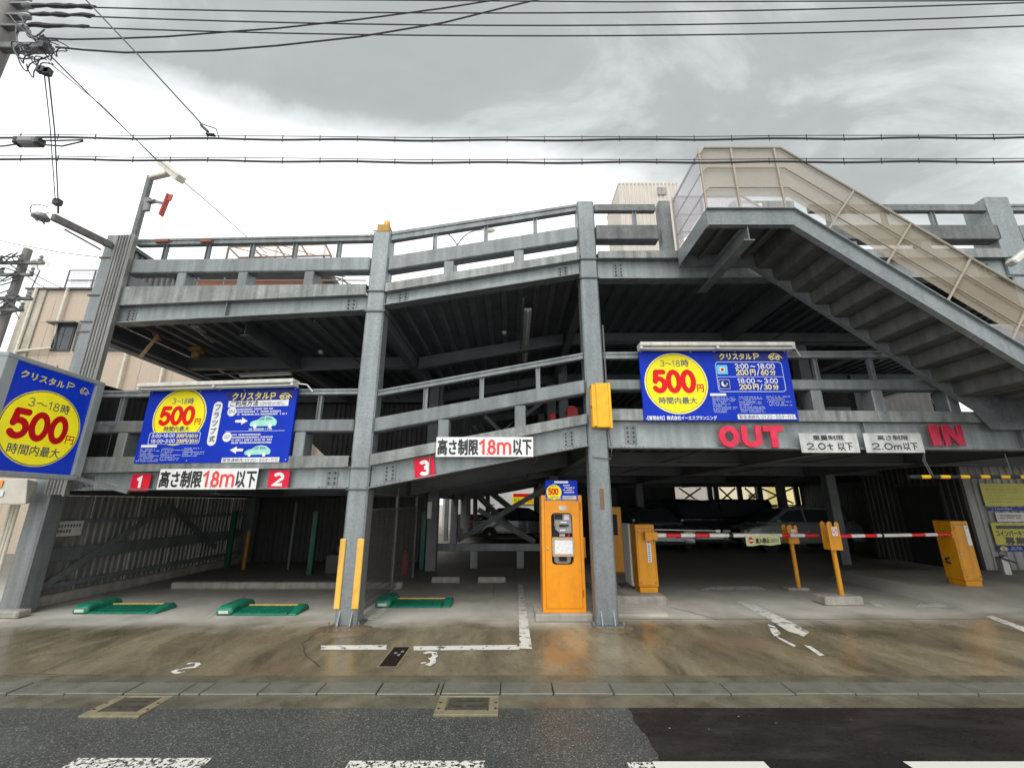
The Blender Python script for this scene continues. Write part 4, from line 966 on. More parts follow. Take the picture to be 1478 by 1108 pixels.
for k in range(4): X = xl + 1.1 + k*.75; rp_.box(X, X+.7, YB_+.36, YB_+.38, ztop+.1, ztop+1.0)
obj('railing_panel', rp_, 'screen2', bb)
# dish
dp = at(58, 382, YB_+.5)
ds = thing('satellite_dish', 'white satellite dish on the roof of the beige tiled building', 'satellite dish', dp)
fm = frame(dp, (.5, -.8, .25)); obj('dish', MB().lathe([(.001, -.07), (.15, -.05), (.26, -.01), (.3, .03), (.27, .02), (.14, -.03), (.001, -.05)], fm, 24), 'offwhite', ds, smooth=True)
obj('mast', MB().tube([dp + Vector((-.05, .1, -.1)), Vector((dp.x-.2, dp.y+.1, ztop))], .025), 'cableg', ds)
obj('feed_arm', MB().tube([dp + Vector((0, -.0, -.25)), dp + Vector((.3, -.4, -.12))], .012), 'cableg', ds)
# red-brown building behind the roof rails
rbz = zz_(399, 21); 
rbd = thing('brown_building', 'red-brown building with a dark flat roof behind the roof railing', 'building', (-9, 21, 0))
X0, X1 = at(262, 400, 21).x, at(497, 400, 21).x
obj('wall', MB().box(X0, X1-1.2, 21, 29, 0, zz_(404, 21)), 'brick', rbd)
obj('roof', MB().box(X0-.3, X1-.6, 20.6, 29, zz_(404, 21), zz_(398, 21)), 'slate', rbd)
sc = thing('rooftop_frame', 'angle iron billboard frame with pale panels on the brown building roof', 'frame', at(400, 372, 20.5))
Pq = [at(330, 357, 20.5), at(470, 353, 20.5), at(478, 369, 19.4), at(345, 372, 19.4)]
fr_ = MB()
for i in range(4): fr_.bar(Pq[i], Pq[(i+1) % 4], .07, .07)
for f in (.25, .5, .75): fr_.bar(Pq[0].lerp(Pq[1], f), Pq[3].lerp(Pq[2], f), .06, .06); fr_.bar(Pq[0].lerp(Pq[1], f-.2), Pq[3].lerp(Pq[2], f+.1), .04, .04)
for i, f in ((3, .0), (3, .5), (3, 1)): p = Pq[3].lerp(Pq[2], f); fr_.bar(p, (p.x, p.y, zz_(400, 20.6)), .08, .08)
for f in (.0, .5, 1): p = Pq[0].lerp(Pq[1], f); fr_.bar(p, (p.x, p.y, zz_(400, 20.6)), .08, .08)
for k in range(4): a = at(350 + k*10, 385 + k*5, 20); b = at(440, 383+k*3, 20); fr_.bar(a, b, .04, .04)
a, b = at(455, 392, 19.5), at(495, 395, 19.5)
for k in range(5): fr_.bar(a + Vector((k*.25, k*.1, -.03*k)), b + Vector((0, k*.35, 0)), .035, .035)
fr_.bar(b, at(494, 412, 19.5), .04, .04)
obj('truss', fr_, 'rustline', sc)
for k in range(3):
    f0, f1 = (0, .25, .5)[k] + .01, (.25, .5, 1)[k] - .01
    obj('panel', MB().add([Pq[0].lerp(Pq[1], f0), Pq[0].lerp(Pq[1], f1), Pq[3].lerp(Pq[2], f1), Pq[3].lerp(Pq[2], f0)], [(0, 1, 2, 3)]), 'screenp', sc) if 'screenp' in M else None
M['screenp'] = mesh_mat('pale_panel', (.75, .62, .52), .45)
for k in range(3):
    f0, f1 = (0, .25, .5)[k] + .01, (.25, .5, 1)[k] - .01
    vs = [Pq[0].lerp(Pq[1], f0), Pq[0].lerp(Pq[1], f1), Pq[3].lerp(Pq[2], f1), Pq[3].lerp(Pq[2], f0)]; dn = Vector((0, 0, -.012))
    obj('panel', MB().hexa([v + dn for v in vs] + vs), 'screenp', sc)
# tower right
tw = thing('stair_tower', 'pale ribbed tower block rising behind the right roof railing', 'building', (11, 30, 0))
a, b = at(893, 266, 30), at(976, 266, 30); ztw = a.z
obj('wall', MB().corr((a.x, 30), (b.x, 30), 0, ztw, .32, .05), 'tower', tw)
obj('wall', MB().corr((a.x, 34.5), (a.x, 30), 0, ztw, .32, .04), 'tower', tw)
obj('roof', MB().box(a.x-.05, b.x+.05, 29.95, 34.6, ztw, ztw+.12), 'tower', tw)
v = at(955, 276, 29.9); obj('vent', MB().box(v.x-.35, v.x+.35, 29.85, 29.93, v.z-.35, v.z+.35), 'clad', tw)
obj('wall', MB().box(b.x-.0, b.x+.1, 30.06, 34.5, 0, ztw-.01), 'tower', tw)
# bright buildings seen through the rear openings
cbd = thing('yellow_building', 'pale yellow building in daylight beyond the rear openings', 'building', (16, 30, 0))
obj('wall', MB().box(at(1120, 710, 30).x, 40, 30, 36, 0, 6), 'cream2', cbd); 
obj('plinth', MB().box(at(1120, 710, 30).x, 40, 29.9, 29.995, 0, 1.2), 'cream', cbd)
cb2 = thing('cream_building', 'cream rendered building with a small dark opening behind the rear wall', 'building', (8, 31, 0))
obj('wall', MB().box(at(960, 710, 31).x, at(1119, 710, 31).x, 31, 37, 0, 7), 'cream', cb2)
X = at(1084, 712, 31).x; obj('door', MB().box(X-.2, X+.2, 30.95, 30.995, 0, 2.2), 'brown', cb2)
wb = thing('white_building', 'white wall of a shop seen past the inner stair', 'building', (0, 27, 0))
obj('wall', MB().box(at(640, 710, 27).x, at(800, 710, 27).x, 27, 31, 0, 4.5), 'white', wb)
sg = thing('shop_sign', 'yellow and red parking price sign on the white wall beyond the stair', 'sign', mtx=frame(at(757, 725, 26.9), (0, -1, 0)))
patch(sg, 'panel', (740, 712, 778, 727), 'yellow', 0); patch(sg, 'stripe', (741, 712, 778, 717), 'red', .003); num(sg, '100', (757, 719, 772, 725), 'red', .2, .006)
fine(sg, (742, 719, 755, 726), 3, 'ink', .006)
wp = thing('white_house', 'white clad building wall glimpsed through the upper right opening', 'building', (16, 28, 0))
a, b = at(1262, 580, 28), at(1362, 580, 28); obj('wall', MB().box(a.x, b.x, 28, 33, 0, at(1300, 545, 28).z), 'white', wp)
jw = MB()
for k in range(3): X = a.x + (b.x-a.x)*(.36+.3*k); jw.box(X-.02, X+.02, 27.97, 27.995, 0, at(1300, 545, 28).z)
obj('panel_joint', jw, 'cableg', wp)
pw = thing('pink_house', 'pinkish white house wall glimpsed through the middle bay opening', 'building', (-4, 26, 0))
a, b = at(630, 580, 26), at(712, 580, 26); obj('wall', MB().box(a.x, b.x, 26, 31, 4.55, at(680, 540, 26).z).box(a.x, b.x, 31.01, 32, 0, 6), 'cream', pw)
# double street lamp behind
slp = thing('street_lamp', 'double-armed street lamp standing behind the middle bay roof rails', 'street lamp', (at(660, 350, 20).x, 20, 0))
p = at(660, 352, 20); obj('pole', MB().tube([(p.x, 20, 0), (p.x, 20, p.z)], [.1, .06], 8), 'galv', slp, smooth=True)
for s in (-1, 1):
    e_ = at(660 + s*38, 332, 20)
    pts = [(p.x, 20, p.z-.1)] + [(p.x + s*.05 + (e_.x - p.x - s*.1)*t, 20, p.z + (e_.z-p.z)*(1-(1-t)**3)) for t in (.08, .2, .4, .7, 1)]
    ar = obj('arm', MB().tube(pts, .035, 6), 'galv', slp, smooth=True)
    hm = Matrix.Translation((e_.x + s*.3, 20, e_.z)) @ Matrix.Rotation(PI/2, 4, 'Y')
    obj('lamp_head', MB().lathe([(.03, -s*.35), (.12, -s*.2), (.17, 0), (.14, s*.2), (.02, s*.35)], hm, 12), 'offwhite', ar, smooth=True)
# ================================================================== POLES AND WIRES
up = thing('utility_pole', 'near concrete utility pole at the top left corner with crossarms and insulators', 'utility pole', (-6.75, 4.25, 0))
PX, PY = at(4, 30, 4.25).x, 4.25
obj('pole', MB().tube([(PX, PY, 0), (PX, PY, 11)], [.19, .15], 16), 'wood', up, smooth=True)
def crossarm(z, ln, ins, y=0):
    o = obj('crossarm', MB().box(PX-.12, PX+ln, PY-.05+y, PY+.05+y, z-.05, z+.05), 'galv_dark', up, bevel=.008)
    for f in ins:
        obj('insulator', MB().lathe([(.02, 0), (.05, .02), (.03, .05), (.055, .07), (.03, .1), (.05, .12), (.02, .15)], Matrix.Translation((PX+f, PY+y, z+.05)), 12), 'insul', o, smooth=True)
    return o
zA = at(55, 64, 4.2).z
crossarm(zA, .80, (.66,), 0)
for k in range(4):
    z = at(30, 45 - 16*k, 4.25).z
    p = at(32 + 4*k, 40-16*k, 4.2)
    o = obj('bracket', MB().box(PX-.05, p.x, 4.16, 4.24, p.z-.02, p.z+.02), 'galv_dark', up)
    obj('insulator', MB().lathe([(.02, -.08), (.045, -.05), (.045, .05), (.02, .08)], Matrix.Translation(p) @ Matrix.Rotation(PI/2, 4, 'Y'), 10), 'insul', o, smooth=True)
R = random.Random(3)
def curl(c, r, n, ph=0):
    pts = []
    for i in range(n):
        t = ph + i*2*PI/16; pts.append(c + Vector((math.cos(t)*r*(1+.12*math.sin(i*.5)), .05*math.sin(t*2), math.sin(t)*r)))
    return pts
lp = MB()
for (x, y, r) in ((45, 88, .14), (60, 78, .16), (78, 74, .12), (38, 78, .12), (52, 100, .1), (85, 70, .10), (30, 72, .1), (62, 92, .08)):
    lp.tube(curl(at(x, y, 4.15), r, R.choice((12, 14, 16)), R.uniform(0, 3)), .007, 5)
for k in range(9): a = at(R.uniform(0, 45), R.uniform(20, 75), 4.12); b = at(R.uniform(10, 95), R.uniform(35, 85), 4.12); lp.tube([a.lerp(b, q/6) + Vector((0, 0, -.5*(q/6)*(1-q/6))) for q in range(7)], .009, 5)
for k in range(5): p = at(R.uniform(35, 75), R.uniform(60, 105), 4.1); lp.mbox(Matrix.Translation(p), -.03, .03, -.03, .03, -.04, .04)
lo_ = obj('cable_loops', lp, 'cable', up, smooth=True); lo_['kind'] = 'stuff'
WG = 'overhead wires along the street'
def sagw(p, q, sag, n=14): return [p.lerp(q, i/n) + Vector((0, 0, -4*sag*(i/n)*(1-i/n))) for i in range(n+1)]
def wire(name, pts, r, label, m='cable', group=WG): return solo(name, label, 'cable', MB().tube(pts, r, 5), m, group, smooth=True)
ext = lambda p, q, k=.25: (p, q + (q-p)*k)
for (y0, y1, lab) in ((8, 3, 'topmost thin overhead wire running from the near utility pole'), (11, 25, 'second thin overhead wire from the top, leaving the near pole'), (26, 38, 'third thin overhead wire from the top, leaving the near pole')):
    pass
ws = [((40, 8), (1478, 24), .011, 'thin overhead wire ending in a wrapped sleeve at the top of the near pole'),
      ((38, 20), (1478, 40), .011, 'thin overhead wire second down the near pole above the slack cables'),
      ((30, 36), (1478, 52), .011, 'thin overhead wire third down the near pole crossing the slack cables'),
      ((400, 0), (1478, 6), .010, 'thin overhead wire grazing the top edge of the picture')]
MIDS = [(739, 19, 4), (739, 37, 22), (739, 52, 38), None]
for k, (p0, p1, r, lab) in enumerate(ws):
    if MIDS[k] is None: pts = [at(380, -1, 4.2), at(900, 3, 4.2), at(1478, 1, 4.2)]
    else:
        x_, ym, ye = MIDS[k]; y0 = p0[1]; pts = []
        for q in range(17):
            px = p0[0] + (1560 - p0[0])*q/16; tt = (px - p0[0])/(1478 - p0[0]); ml = y0 + (ye - y0)*.5; y = y0 + (ye - y0)*tt + 4*(ym - ml)*tt*(1-tt); pts.append(at(px, y, 4.2))
    w = wire('overhead_wire', pts, r*.8, lab)
    if MIDS[k]:
        R7 = random.Random(k); sv = [at(p0[0] + q*9, p0[1] + 4*(MIDS[k][1]-p0[1])*q*9/1400*.5 + R7.uniform(-.8, .8), 4.2) for q in range(12)]
        obj('sleeve', MB().tube(sv, [R7.uniform(.016, .032) for _ in range(11)] + [.01], 8), 'cable', w, smooth=True)
def slack(pix, r, lab): wire('slack_cable', [at(x, y, 4.15 + i*.05) for i, (x, y) in enumerate(pix)], r, lab)
slack([(62, 55), (100, 57), (160, 56), (240, 53), (330, 46), (400, 41), (520, 28), (640, 12), (740, -4), (800, -14)], .011, 'upper slack twisted cable rising from the near crossarm to the top edge')
slack([(80, 68), (120, 72), (180, 76), (240, 75), (310, 73), (400, 66), (520, 53), (640, 33), (740, 8), (800, -6)], .012, 'lower slack twisted cable rising from the near crossarm to the top edge')
# two lashed communication cables
def lashed(ya, yb, yc, lab, seed):
    R = random.Random(seed)
    n = 90; pts = []; ms = []
    for i in range(n+1):
        px = -60 + i*1620/n; y = ya + (yb-ya)*min(1, i/(n*.45)) + (yc-yb)*max(0, (i-n*.45)/(n*.55))
        ms.append(at(px, y - 4.2 - .4*math.sin(i*.3), 4.3)); pts.append(at(px, y + .8*math.sin(i*.55 + R.random()*.3), 4.3))
    t = thing('lashed_cable', lab, 'cable', pts[0], WG)
    obj('cable', MB().tube(pts, .013, 6), 'cable', t, smooth=True); obj('messenger_wire', MB().tube(ms, .005, 5), 'cable', t, smooth=True)
    cl = MB()
    for i in range(2, n, 3):
        a = ms[i] + Vector((0, 0, .015)); b = pts[i] + Vector((0, 0, -.03)); cl.bar(a, b, .010, .006, up=(0, 1, 0))
    obj('hangers', cl, 'cable', t)
lashed(198, 203, 198, 'upper lashed cable with hangers running along the street above the stair', 1)
lashed(229, 235, 233, 'lower lashed cable with hangers running along the street just above the stair', 2)
cl = thing('splice_closure', 'grey cable splice closure hanging on the upper lashed cable at far left', 'cable box', at(42, 205, 4.28))
cm = Matrix.Translation(at(42, 205, 4.3))
obj('body', MB().mbox(cm, -.11, .11, -.06, .06, -.055, .055), 'insul', cl, bevel=.025); [obj('end_cap', MB().mbox(cm, q0, q0+.05, -.05, .05, -.05, .05), 'cable', cl, bevel=.01) for q0 in (.11, -.16)]
obj('tail', MB().tube([at(62, 203, 4.3), at(85, 203, 4.3), at(120, 202, 4.3)], .01).tube([at(62, 209, 4.3), at(90, 211, 4.3), at(120, 204, 4.3)], .01).tube([at(25, 208, 4.3), at(5, 211, 4.3), at(-30, 212, 4.3)], .01), 'cable', cl, smooth=True)
# wires towards the building
wire('service_wire', [at(118, -6, 4.0), at(200, 80, 4.1), at(290, 178, 4.28)], .009, 'thin wire slanting down from the top edge to the upper lashed cable')
wire('service_wire', [at(288, 178, 4.28), at(312, 186, 4.3), at(316, 198, 4.3)], .007, 'short looped tail where the slanting wire meets the upper lashed cable')
solo('wire_clamp', 'small dark clamp joining the slanting wire to the upper lashed cable', 'clamp', MB().bar(at(290, 181, 4.28), at(300, 190, 4.29), .03, .03).bar(at(298, 194, 4.29), at(310, 195, 4.29), .04, .02), 'cable')
wire('drop_wire', [at(24, 32, 4.2), at(130, 138, 5.6), at(228, 232, 7.2), at(300, 292, 8.6), at(356, 342, 9.6), at(385, 366, 10.3)], .010, 'dark drop wire slanting from the near pole past the camera mast to the roof')
wire('drop_wire', [at(70, 90, 4.2), at(150, 155, 5.6), at(226, 232, 7.2), at(262, 258, 7.8), at(322, 308, 9), at(368, 344, 10)], .006, 'faint second drop wire just right of the dark slanting one', 'cableg')
wire('feeder_wire', [at(64, 108, 4.2), at(72, 180, 5), at(80, 292, 6.0)], .007, 'left of the two wires hanging down to the lamp bracket', 'cableg')
wire('feeder_wire', [at(70, 108, 4.2), at(79, 190, 5), at(84, 292, 6.0)], .009, 'right of the two wires hanging down to the lamp bracket', 'cableg')
solo('wire_clamp', 'dark clamp at the top of the two hanging feeder wires', 'clamp', MB().mbox(Matrix.Translation(at(67, 104, 4.2)), -.03, .03, -.03, .03, -.05, .05), 'cable', bevel=.01)
# lamp arm on column A
la = thing('lamp_arm', 'steel channel arm with small street lamp reaching from the top of the left column', 'lamp', at(145, 355, 6.8))
pa_, pb_ = at(148, 352, 6.85), at(76, 313, 5.95)
obj('channel', MB().bar(pa_ + Vector((.12, .05, 0)), pb_, .07, .12), 'wood', la, bevel=.006); obj('channel', MB().bar(pa_ + Vector((0, 0, -.12)), pb_.lerp(pa_, .25) + Vector((0, 0, -.1)), .02, .02), 'cable', la)
hm = frame(at(59, 313, 5.9), (0, 0, -1), (0, 1, 0)); obj('lamp_head', MB().lathe([(.01, -.06), (.07, -.05), (.11, .0), (.11, .03), (.06, .05), (.01, .05)], hm, 16), 'insul', la, smooth=True)
obj('cable_loop', MB().tube(curl(at(58, 307, 5.9), .14, 14, 1.2), .007, 5).tube(curl(at(66, 316, 5.9), .08, 11, 2.6), .007, 5), 'cable', la, smooth=True)
obj('eye_bolt', MB().bar(at(84, 292, 6), at(84, 308, 6), .02, .02).mbox(Matrix.Translation(at(83, 292, 6)), -.05, .05, -.04, .04, -.05, .05), 'cable', la)
# straps on the column
for (y, m) in ((353, 'rustline'), (371, 'rustline'), (478, 'rustline')):
    z = at(150, y, 6.9).z; tg = MB().box(A[0]-.165, A[0]+.165, A[1]-.015, A[1]+.31, z-.012, z+.012); obj('strap', tg, m, colA)
wire('tie_wire', [at(-40, 338, 9), at(20, 352, 8.2), at(90, 365, 7.4), at(140, 371, 6.9)], .008, 'thin wire from the left edge strapped to the left column', 'cableg')
# second pole, far left
u2 = thing('utility_pole', 'far concrete utility pole at left edge carrying tangled wires beside the beige building', 'utility pole', (at(20, 420, 11).x, 11, 0))
X2 = at(20, 420, 11).x; zt_ = at(36, 360, 11).z
obj('pole', MB().tube([(X2, 11, 0), (X2, 11, zt_)], [.13, .1], 12), 'wood', u2, smooth=True)
for (y, ln) in ((385, 1.2), (402, .9), (436, 1.2), (452, 1.0)):
    z = at(25, y, 11).z; ca = obj('crossarm', MB().box(X2-ln, X2+ln*.7, 10.75, 10.83, z-.04, z+.04), 'galv_dark', u2)
    for k in range(4): obj('insulator', MB().lathe([(.03, 0), (.06, .05), (.03, .1), (.05, .15), (.02, .2)], Matrix.Translation((X2-ln+.2+k*ln*.48, 10.79, z+.04)), 8), 'insul', ca, smooth=True)
tw_ = MB(); R = random.Random(5)
for k in range(16):
    y = R.choice((372, 380, 390, 400, 432, 445, 455)) + R.uniform(-4, 4); a = at(R.uniform(-30, 5), y, 10.7); b = at(R.uniform(20, 34), y + R.uniform(-8, 8), 10.7)
    tw_.tube([a, a.lerp(b, .5) + Vector((0, 0, R.uniform(-.3, .3))), b], .018, 5)
t_ = obj('cable_tangle', tw_, 'cable', u2); t_['kind'] = 'stuff'
for i, (p, q) in enumerate((((36, 388), (100, 420)), ((36, 396), (70, 418)), ((20, 442), (28, 460)))):
    wire('far_wire', [at(*p, 10.9), at((p[0]+q[0])/2, (p[1]+q[1])/2 + 2, 12), at(*q, 14.5)], .014, ['upper far wire running from the far pole towards the roof railing', 'lower far wire running from the far pole to the beige parapet', 'short wire low on the far pole by the beige wall'][i], group='wires on the far pole')
# camera mast
cmz = thing('camera_mast', 'steel mast at the roof corner carrying a beige surveillance camera', 'security camera', at(196, 340, 7.1))
X = at(205, 300, 7.1).x
obj('mast', MB().box(X-.045, X+.045, 7.06, 7.15, at(196, 345, 7.1).z - .5, at(222, 254, 7.1).z), 'galv_dark', cmz, bevel=.01)
p = at(222, 256, 7.05)
obj('bracket', MB().bar(at(218, 257, 7.05), at(243, 251, 6.9), .10, .07), 'pipe', cmz, bevel=.01)
cb_ = at(247, 246, 6.9); rm = frame(cb_, (-.2, -1, -.25)) 
dirc = (at(262, 259, 6.6) - at(234, 234, 7.0))
obj('camera_body', MB().bar(at(234, 236, 7.0), at(261, 259, 6.6), .14, .13), 'pipe', cmz, bevel=.012)
obj('sun_shield', MB().bar(at(233, 232, 7.0), at(262, 255, 6.6), .17, .012), 'offwhite', cmz)
obj('junction', MB().bar(at(214, 292, 7.0), at(226, 290, 6.95), .09, .05).bar(at(211, 305, 7.0), at(214, 286, 7.0), .12, .06), 'insul', cmz, bevel=.01)
rs = thing('warning_plate', 'small red plate sign mounted sideways on the camera mast', 'sign', at(237, 296, 6.95))
for nm, a_, b_, w_2, h_2 in (('plate', at(244, 281, 6.9), at(232, 311, 6.9), .03, .09), ('plate', at(247, 281, 6.7), at(244, 290, 6.7), .07, .02)): obj(nm, MB().bar(a_, b_, w_2, h_2, up=(0, 1, 0)), 'oldred', rs)
obj('bracket', MB().bar(at(225, 291, 6.95), at(238, 294, 6.9), .05, .04), 'insul', rs)
# ================================================================== SIGNS
nAB = Vector((-(B[1]-AX[1]), (B[0]-AX[0]), 0)); nAB = -nAB.normalized() if nAB.y > 0 else nAB.normalized()
# rust patches on the rail
for (x0, x1) in ((225, 244), (290, 306)):
    a, b = onp(x0, 348, Vector((AX[0], AX[1], 0)), nAB), onp(x1, 347.5, Vector((AX[0], AX[1], 0)), nAB); obj('rust_wrap', MB().bar(a - nAB*.03, b - nAB*.03, .108, .06), 'rust', pk)
def boardbox(sign, c4, m='blue', th=.04, frame_m='offwhite'):
    P = [lc(sign, *p) for p in c4]; u0 = (P[0][0]+P[3][0])/2; u1 = (P[1][0]+P[2][0])/2; v1 = (P[0][1]+P[1][1])/2; v0 = (P[2][1]+P[3][1])/2
    obj('panel', put(MB().prism(rr(u0, u1, v0, v1), I4, -th, 0), sign), m, sign)
    sw_ = MB()
    for fu in (.015, .35, .65, .985):
        for fv in (.03, .97): sw_.lathe([(.010, 0), (.010, .004), (.004, .006)], wm(sign) @ Matrix.Translation((u0+(u1-u0)*fu, v0+(v1-v0)*fv, 0)), 8)
    obj('screws', sw_, 'silver', sign)['kind'] = 'stuff'
    return u0, u1, v0, v1
def fixture(sign, x0, x1, y, dy):   # twin tube lamp over the board
    a = lc(sign, x0, y); b = lc(sign, x1, y); u0, u1, v = a[0], b[0], (a[1]+b[1])/2
    f = obj('lamp_housing', put(MB().prism(rr(u0, u1, v+.01, v+.075), I4, -.02, .17), sign), 'offwhite', sign, bevel=.01)
    m0 = wm(sign)
    t = MB()
    um = (u0+u1)/2
    for z in (.05, .12):
        for (p, q) in ((u0+.04, um-.03), (um+.03, u1-.04)): t.tube([m0 @ Vector((p, v-.015, z)), m0 @ Vector((q, v-.015, z))], .016, 8)
    obj('tube_lamp', t, 'lampw', f, smooth=True)
    br = MB()
    for u in (u0+.02, um, u1-.02): br.mbox(m0, u-.02, u+.02, v-.035, v+.012, 0, .16)
    obj('socket', br, 'offwhite', f, bevel=.004)
    obj('cable', MB().tube([m0 @ Vector((u1, v+.03, .02)), m0 @ Vector((u1+.12, v+.02, -.02)), m0 @ Vector((u1+.2, v-.08, -.06))], .01, 6), 'white', f, smooth=True)
# left board
PL = Vector((-4.7, 6.68, 2.6)) + nAB*.12
SL = thing('price_board', 'wide blue price board on the left railing showing two mint green cars and arrows', 'sign', mtx=frame(PL, nAB))
S = SL
boardbox(S, [(218, 562), (430, 560), (415, 667), (193, 668)])
fixture(S, 211, 431, 560, 0)
c1 = lc(S, 259, 601); rL = (lc(S, 297, 601)[0] - lc(S, 221, 601)[0])/2
disc(S, c1, rL, 'paley', 'price_disc', .001); disc(S, c1, rL*.955, 'ink', 'price_disc', .0017); disc(S, c1, rL*.93, 'yellow', 'price_disc', .0024)
num(S, '3', (249, 575, 255, 583), 'grayink', .13); num(S, '~', (256, 575, 262, 583), 'grayink', .13); num(S, '18', (262.5, 575, 271, 583), 'grayink', .13); kan(S, '時', (272, 574.5, 280, 583), 'grayink', .02)
num(S, '500', (230, 585.7, 281.5, 614), 'red', .27); kan(S, '円', (281.5, 604, 289.6, 612.4), 'red', .03)
kan(S, '時間内最大', (237, 615, 273.4, 622.3), 'grayink', .02)
patch(S, 'hours_box', (215, 623.6, 289, 641), 'finew', .006, .03); patch(S, 'hours_box', (216.2, 624.4, 287.8, 640.2), 'blue', .0068, .025)
for (y0, y1, a_, b_) in ((626, 631.5, '3:00~18:00', '60'), (633.6, 639.2, '18:00~3:00', '30')):
    num(S, a_, (219.5 if y0 < 630 else 218.5, y0, 253, y1), 'white', .2, .0078); num(S, '200', (255, y0, 265, y1), 'paley', .2, .0078); kan(S, '円', (265.6, y0, 270.3, y1), 'paley', .03, .0078)
    num(S, '/' + b_, (271, y0, 280.5, y1), 'paley', .2, .0078); kan(S, '分', (281.2, y0, 286.3, y1), 'paley', .03, .0078)
patch(S, 'label_strip', (204, 641.7, 226.7, 645.5), 'white', .003)
fine(S, (201, 647, 230, 666.5), 8, 'finew'); fine(S, (232, 646, 262, 665), 8, 'finew'); fine(S, (264, 645.5, 294, 659), 5, 'finew')
a = lc(S, 315.6, 579.6); b = lc(S, 304.8, 643); uc = (a[0]+b[0])/2; wd = .075
obj('pill_panel', put(MB().flat(rr(uc-wd, uc+wd, b[1], a[1], .07), I4, .002), S), 'white', S)
hh = (a[1]-b[1]-.08)/5
for k, ch in enumerate('フラップ式'): obj('lettering', put(font_mb(ch, uc-.045, uc+.045, a[1]-.04-hh*(k+1)+.02, a[1]-.04-hh*k-.01, bold=.003, z=.005), S), 'grayink', S)
patch(S, 'title_band', (327, 563, 425, 577), 'navy', .0012)
kan(S, 'クリスタル', (336, 566.4, 389, 576.5), 'paley', .03); num(S, 'P', (390, 566.4, 399, 576.5), 'paley', .2); caricon(S, (404, 567, 421.5, 575.5), 'paley')
patch(S, 'heading_band', (330, 577.7, 416.5, 586.5), 'white', .003); kan(S, 'ご利用方法', (333, 578.2, 373, 586), 'ink', .03); fine(S, (376, 580, 410, 585), 2, 'grayink', .005)
for (x, y, s_) in ((335, 593.8, 'IN'), (328, 630.5, 'OUT')):
    disc(S, lc(S, x, y), .075, 'white', 'round_panel', .003); kan(S, s_, (x-4, y-2.6, x+4, y+2.6), 'grayink')
fine(S, (342, 588, 414, 599.5), 3, 'white', dens=.9, h=.6); arrow(S, (340, 602.5, 358, 612.7), 'white'); carprint(S, (361.6, 600, 400, 617)); fine(S, (359.6, 617.4, 397, 620.8), 1, 'white', h=.8)
patch(S, 'rule', (325, 621.5, 411, 622.3), 'finew', .003); fine(S, (335, 625, 392, 640.5), 4, 'white', dens=.9, h=.6)
arrow(S, (332, 644, 351, 654.5), 'white', True); carprint(S, (353.5, 642.5, 391, 658))
patch(S, 'phone_strip', (320, 660, 403, 667), 'white', .003); kan(S, '緊急連絡先：', (322, 661, 353, 666.3), 'ink'); num(S, '0120-559-115', (354, 661.2, 401, 666.2), 'grayink', .13)
# right board
SR = thing('price_board', 'wide blue price board on the right railing with sun and moon rate table above OUT', 'sign', mtx=frame((3.1, YF-.1, 3.3), (0, -1, 0)))
S = SR
boardbox(S, [(922, 505), (1135, 505), (1153, 607), (930, 607)])
fixture(S, 920, 1139, 505, 0)
c1 = lc(S, 976, 552.7); rR = (lc(S, 1022, 552)[0] - lc(S, 930.6, 552)[0])/2
disc(S, c1, rR, 'paley', 'price_disc', .001); disc(S, c1, rR*.955, 'ink', 'price_disc', .0017); disc(S, c1, rR*.94, 'yellow', 'price_disc', .0024)
num(S, '3', (952, 520, 959, 529), 'grayink', .13); num(S, '~', (960, 520, 969, 529), 'grayink', .13); num(S, '18', (970, 520, 981.5, 529), 'grayink', .13); kan(S, '時', (983, 519, 993.5, 529), 'grayink', .02)
num(S, '500', (940.6, 533.3, 1004, 567.5), 'red', .27); kan(S, '円', (1006, 555, 1015.5, 565.3), 'red', .03)
kan(S, '時間内最大', (951, 573, 1006, 582.7), 'grayink', .02); kan(S, '【管理会社】株式会社イーエスプランニング', (934.7, 600, 1034.4, 606), 'white', .03)
patch(S, 'title_band', (1030, 507, 1133, 520.5), 'navy', .0012)
kan(S, 'クリスタル', (1038, 510, 1084, 519), 'paley', .03); num(S, 'P', (1086, 510, 1096, 519), 'paley', .2); caricon(S, (1108.7, 510, 1127.5, 519), 'paley')
u0, v1 = lc(S, 1031.8, 522.4); u1, v0 = lc(S, 1134.7, 565)
mb = MB(); ribbon(mb, rr(u0, u1, v0, v1, .05) + ['c'], .012, .003, I4); vm = lc(S, 1080, 543.7)[1]; mb.flat(rr(u0, u1, vm-.005, vm+.005), I4, .0034); obj('table_border', put(mb, S), 'finew', S)
patch(S, 'sun_icon', (1034.6, 526.8, 1050.2, 540), 'cyan', .003, .02); disc(S, lc(S, 1042.4, 533.4), .04, 'armwhite', 'sun_icon', .004); disc(S, lc(S, 1042.4, 533.4), .026, 'red', 'sun_icon', .005)
patch(S, 'moon_icon', (1037.6, 547.3, 1053.5, 561.4), 'finew', .003, .02); patch(S, 'moon_icon', (1038.3, 548, 1052.8, 560.7), 'navy', .004, .02)
cm_ = lc(S, 1045, 554); disc(S, cm_, .043, 'white', 'moon_icon', .005); disc(S, (cm_[0]+.022, cm_[1]+.014), .036, 'navy', 'moon_icon', .006); disc(S, (cm_[0]+.045, cm_[1]), .010, 'white', 'moon_icon', .007)
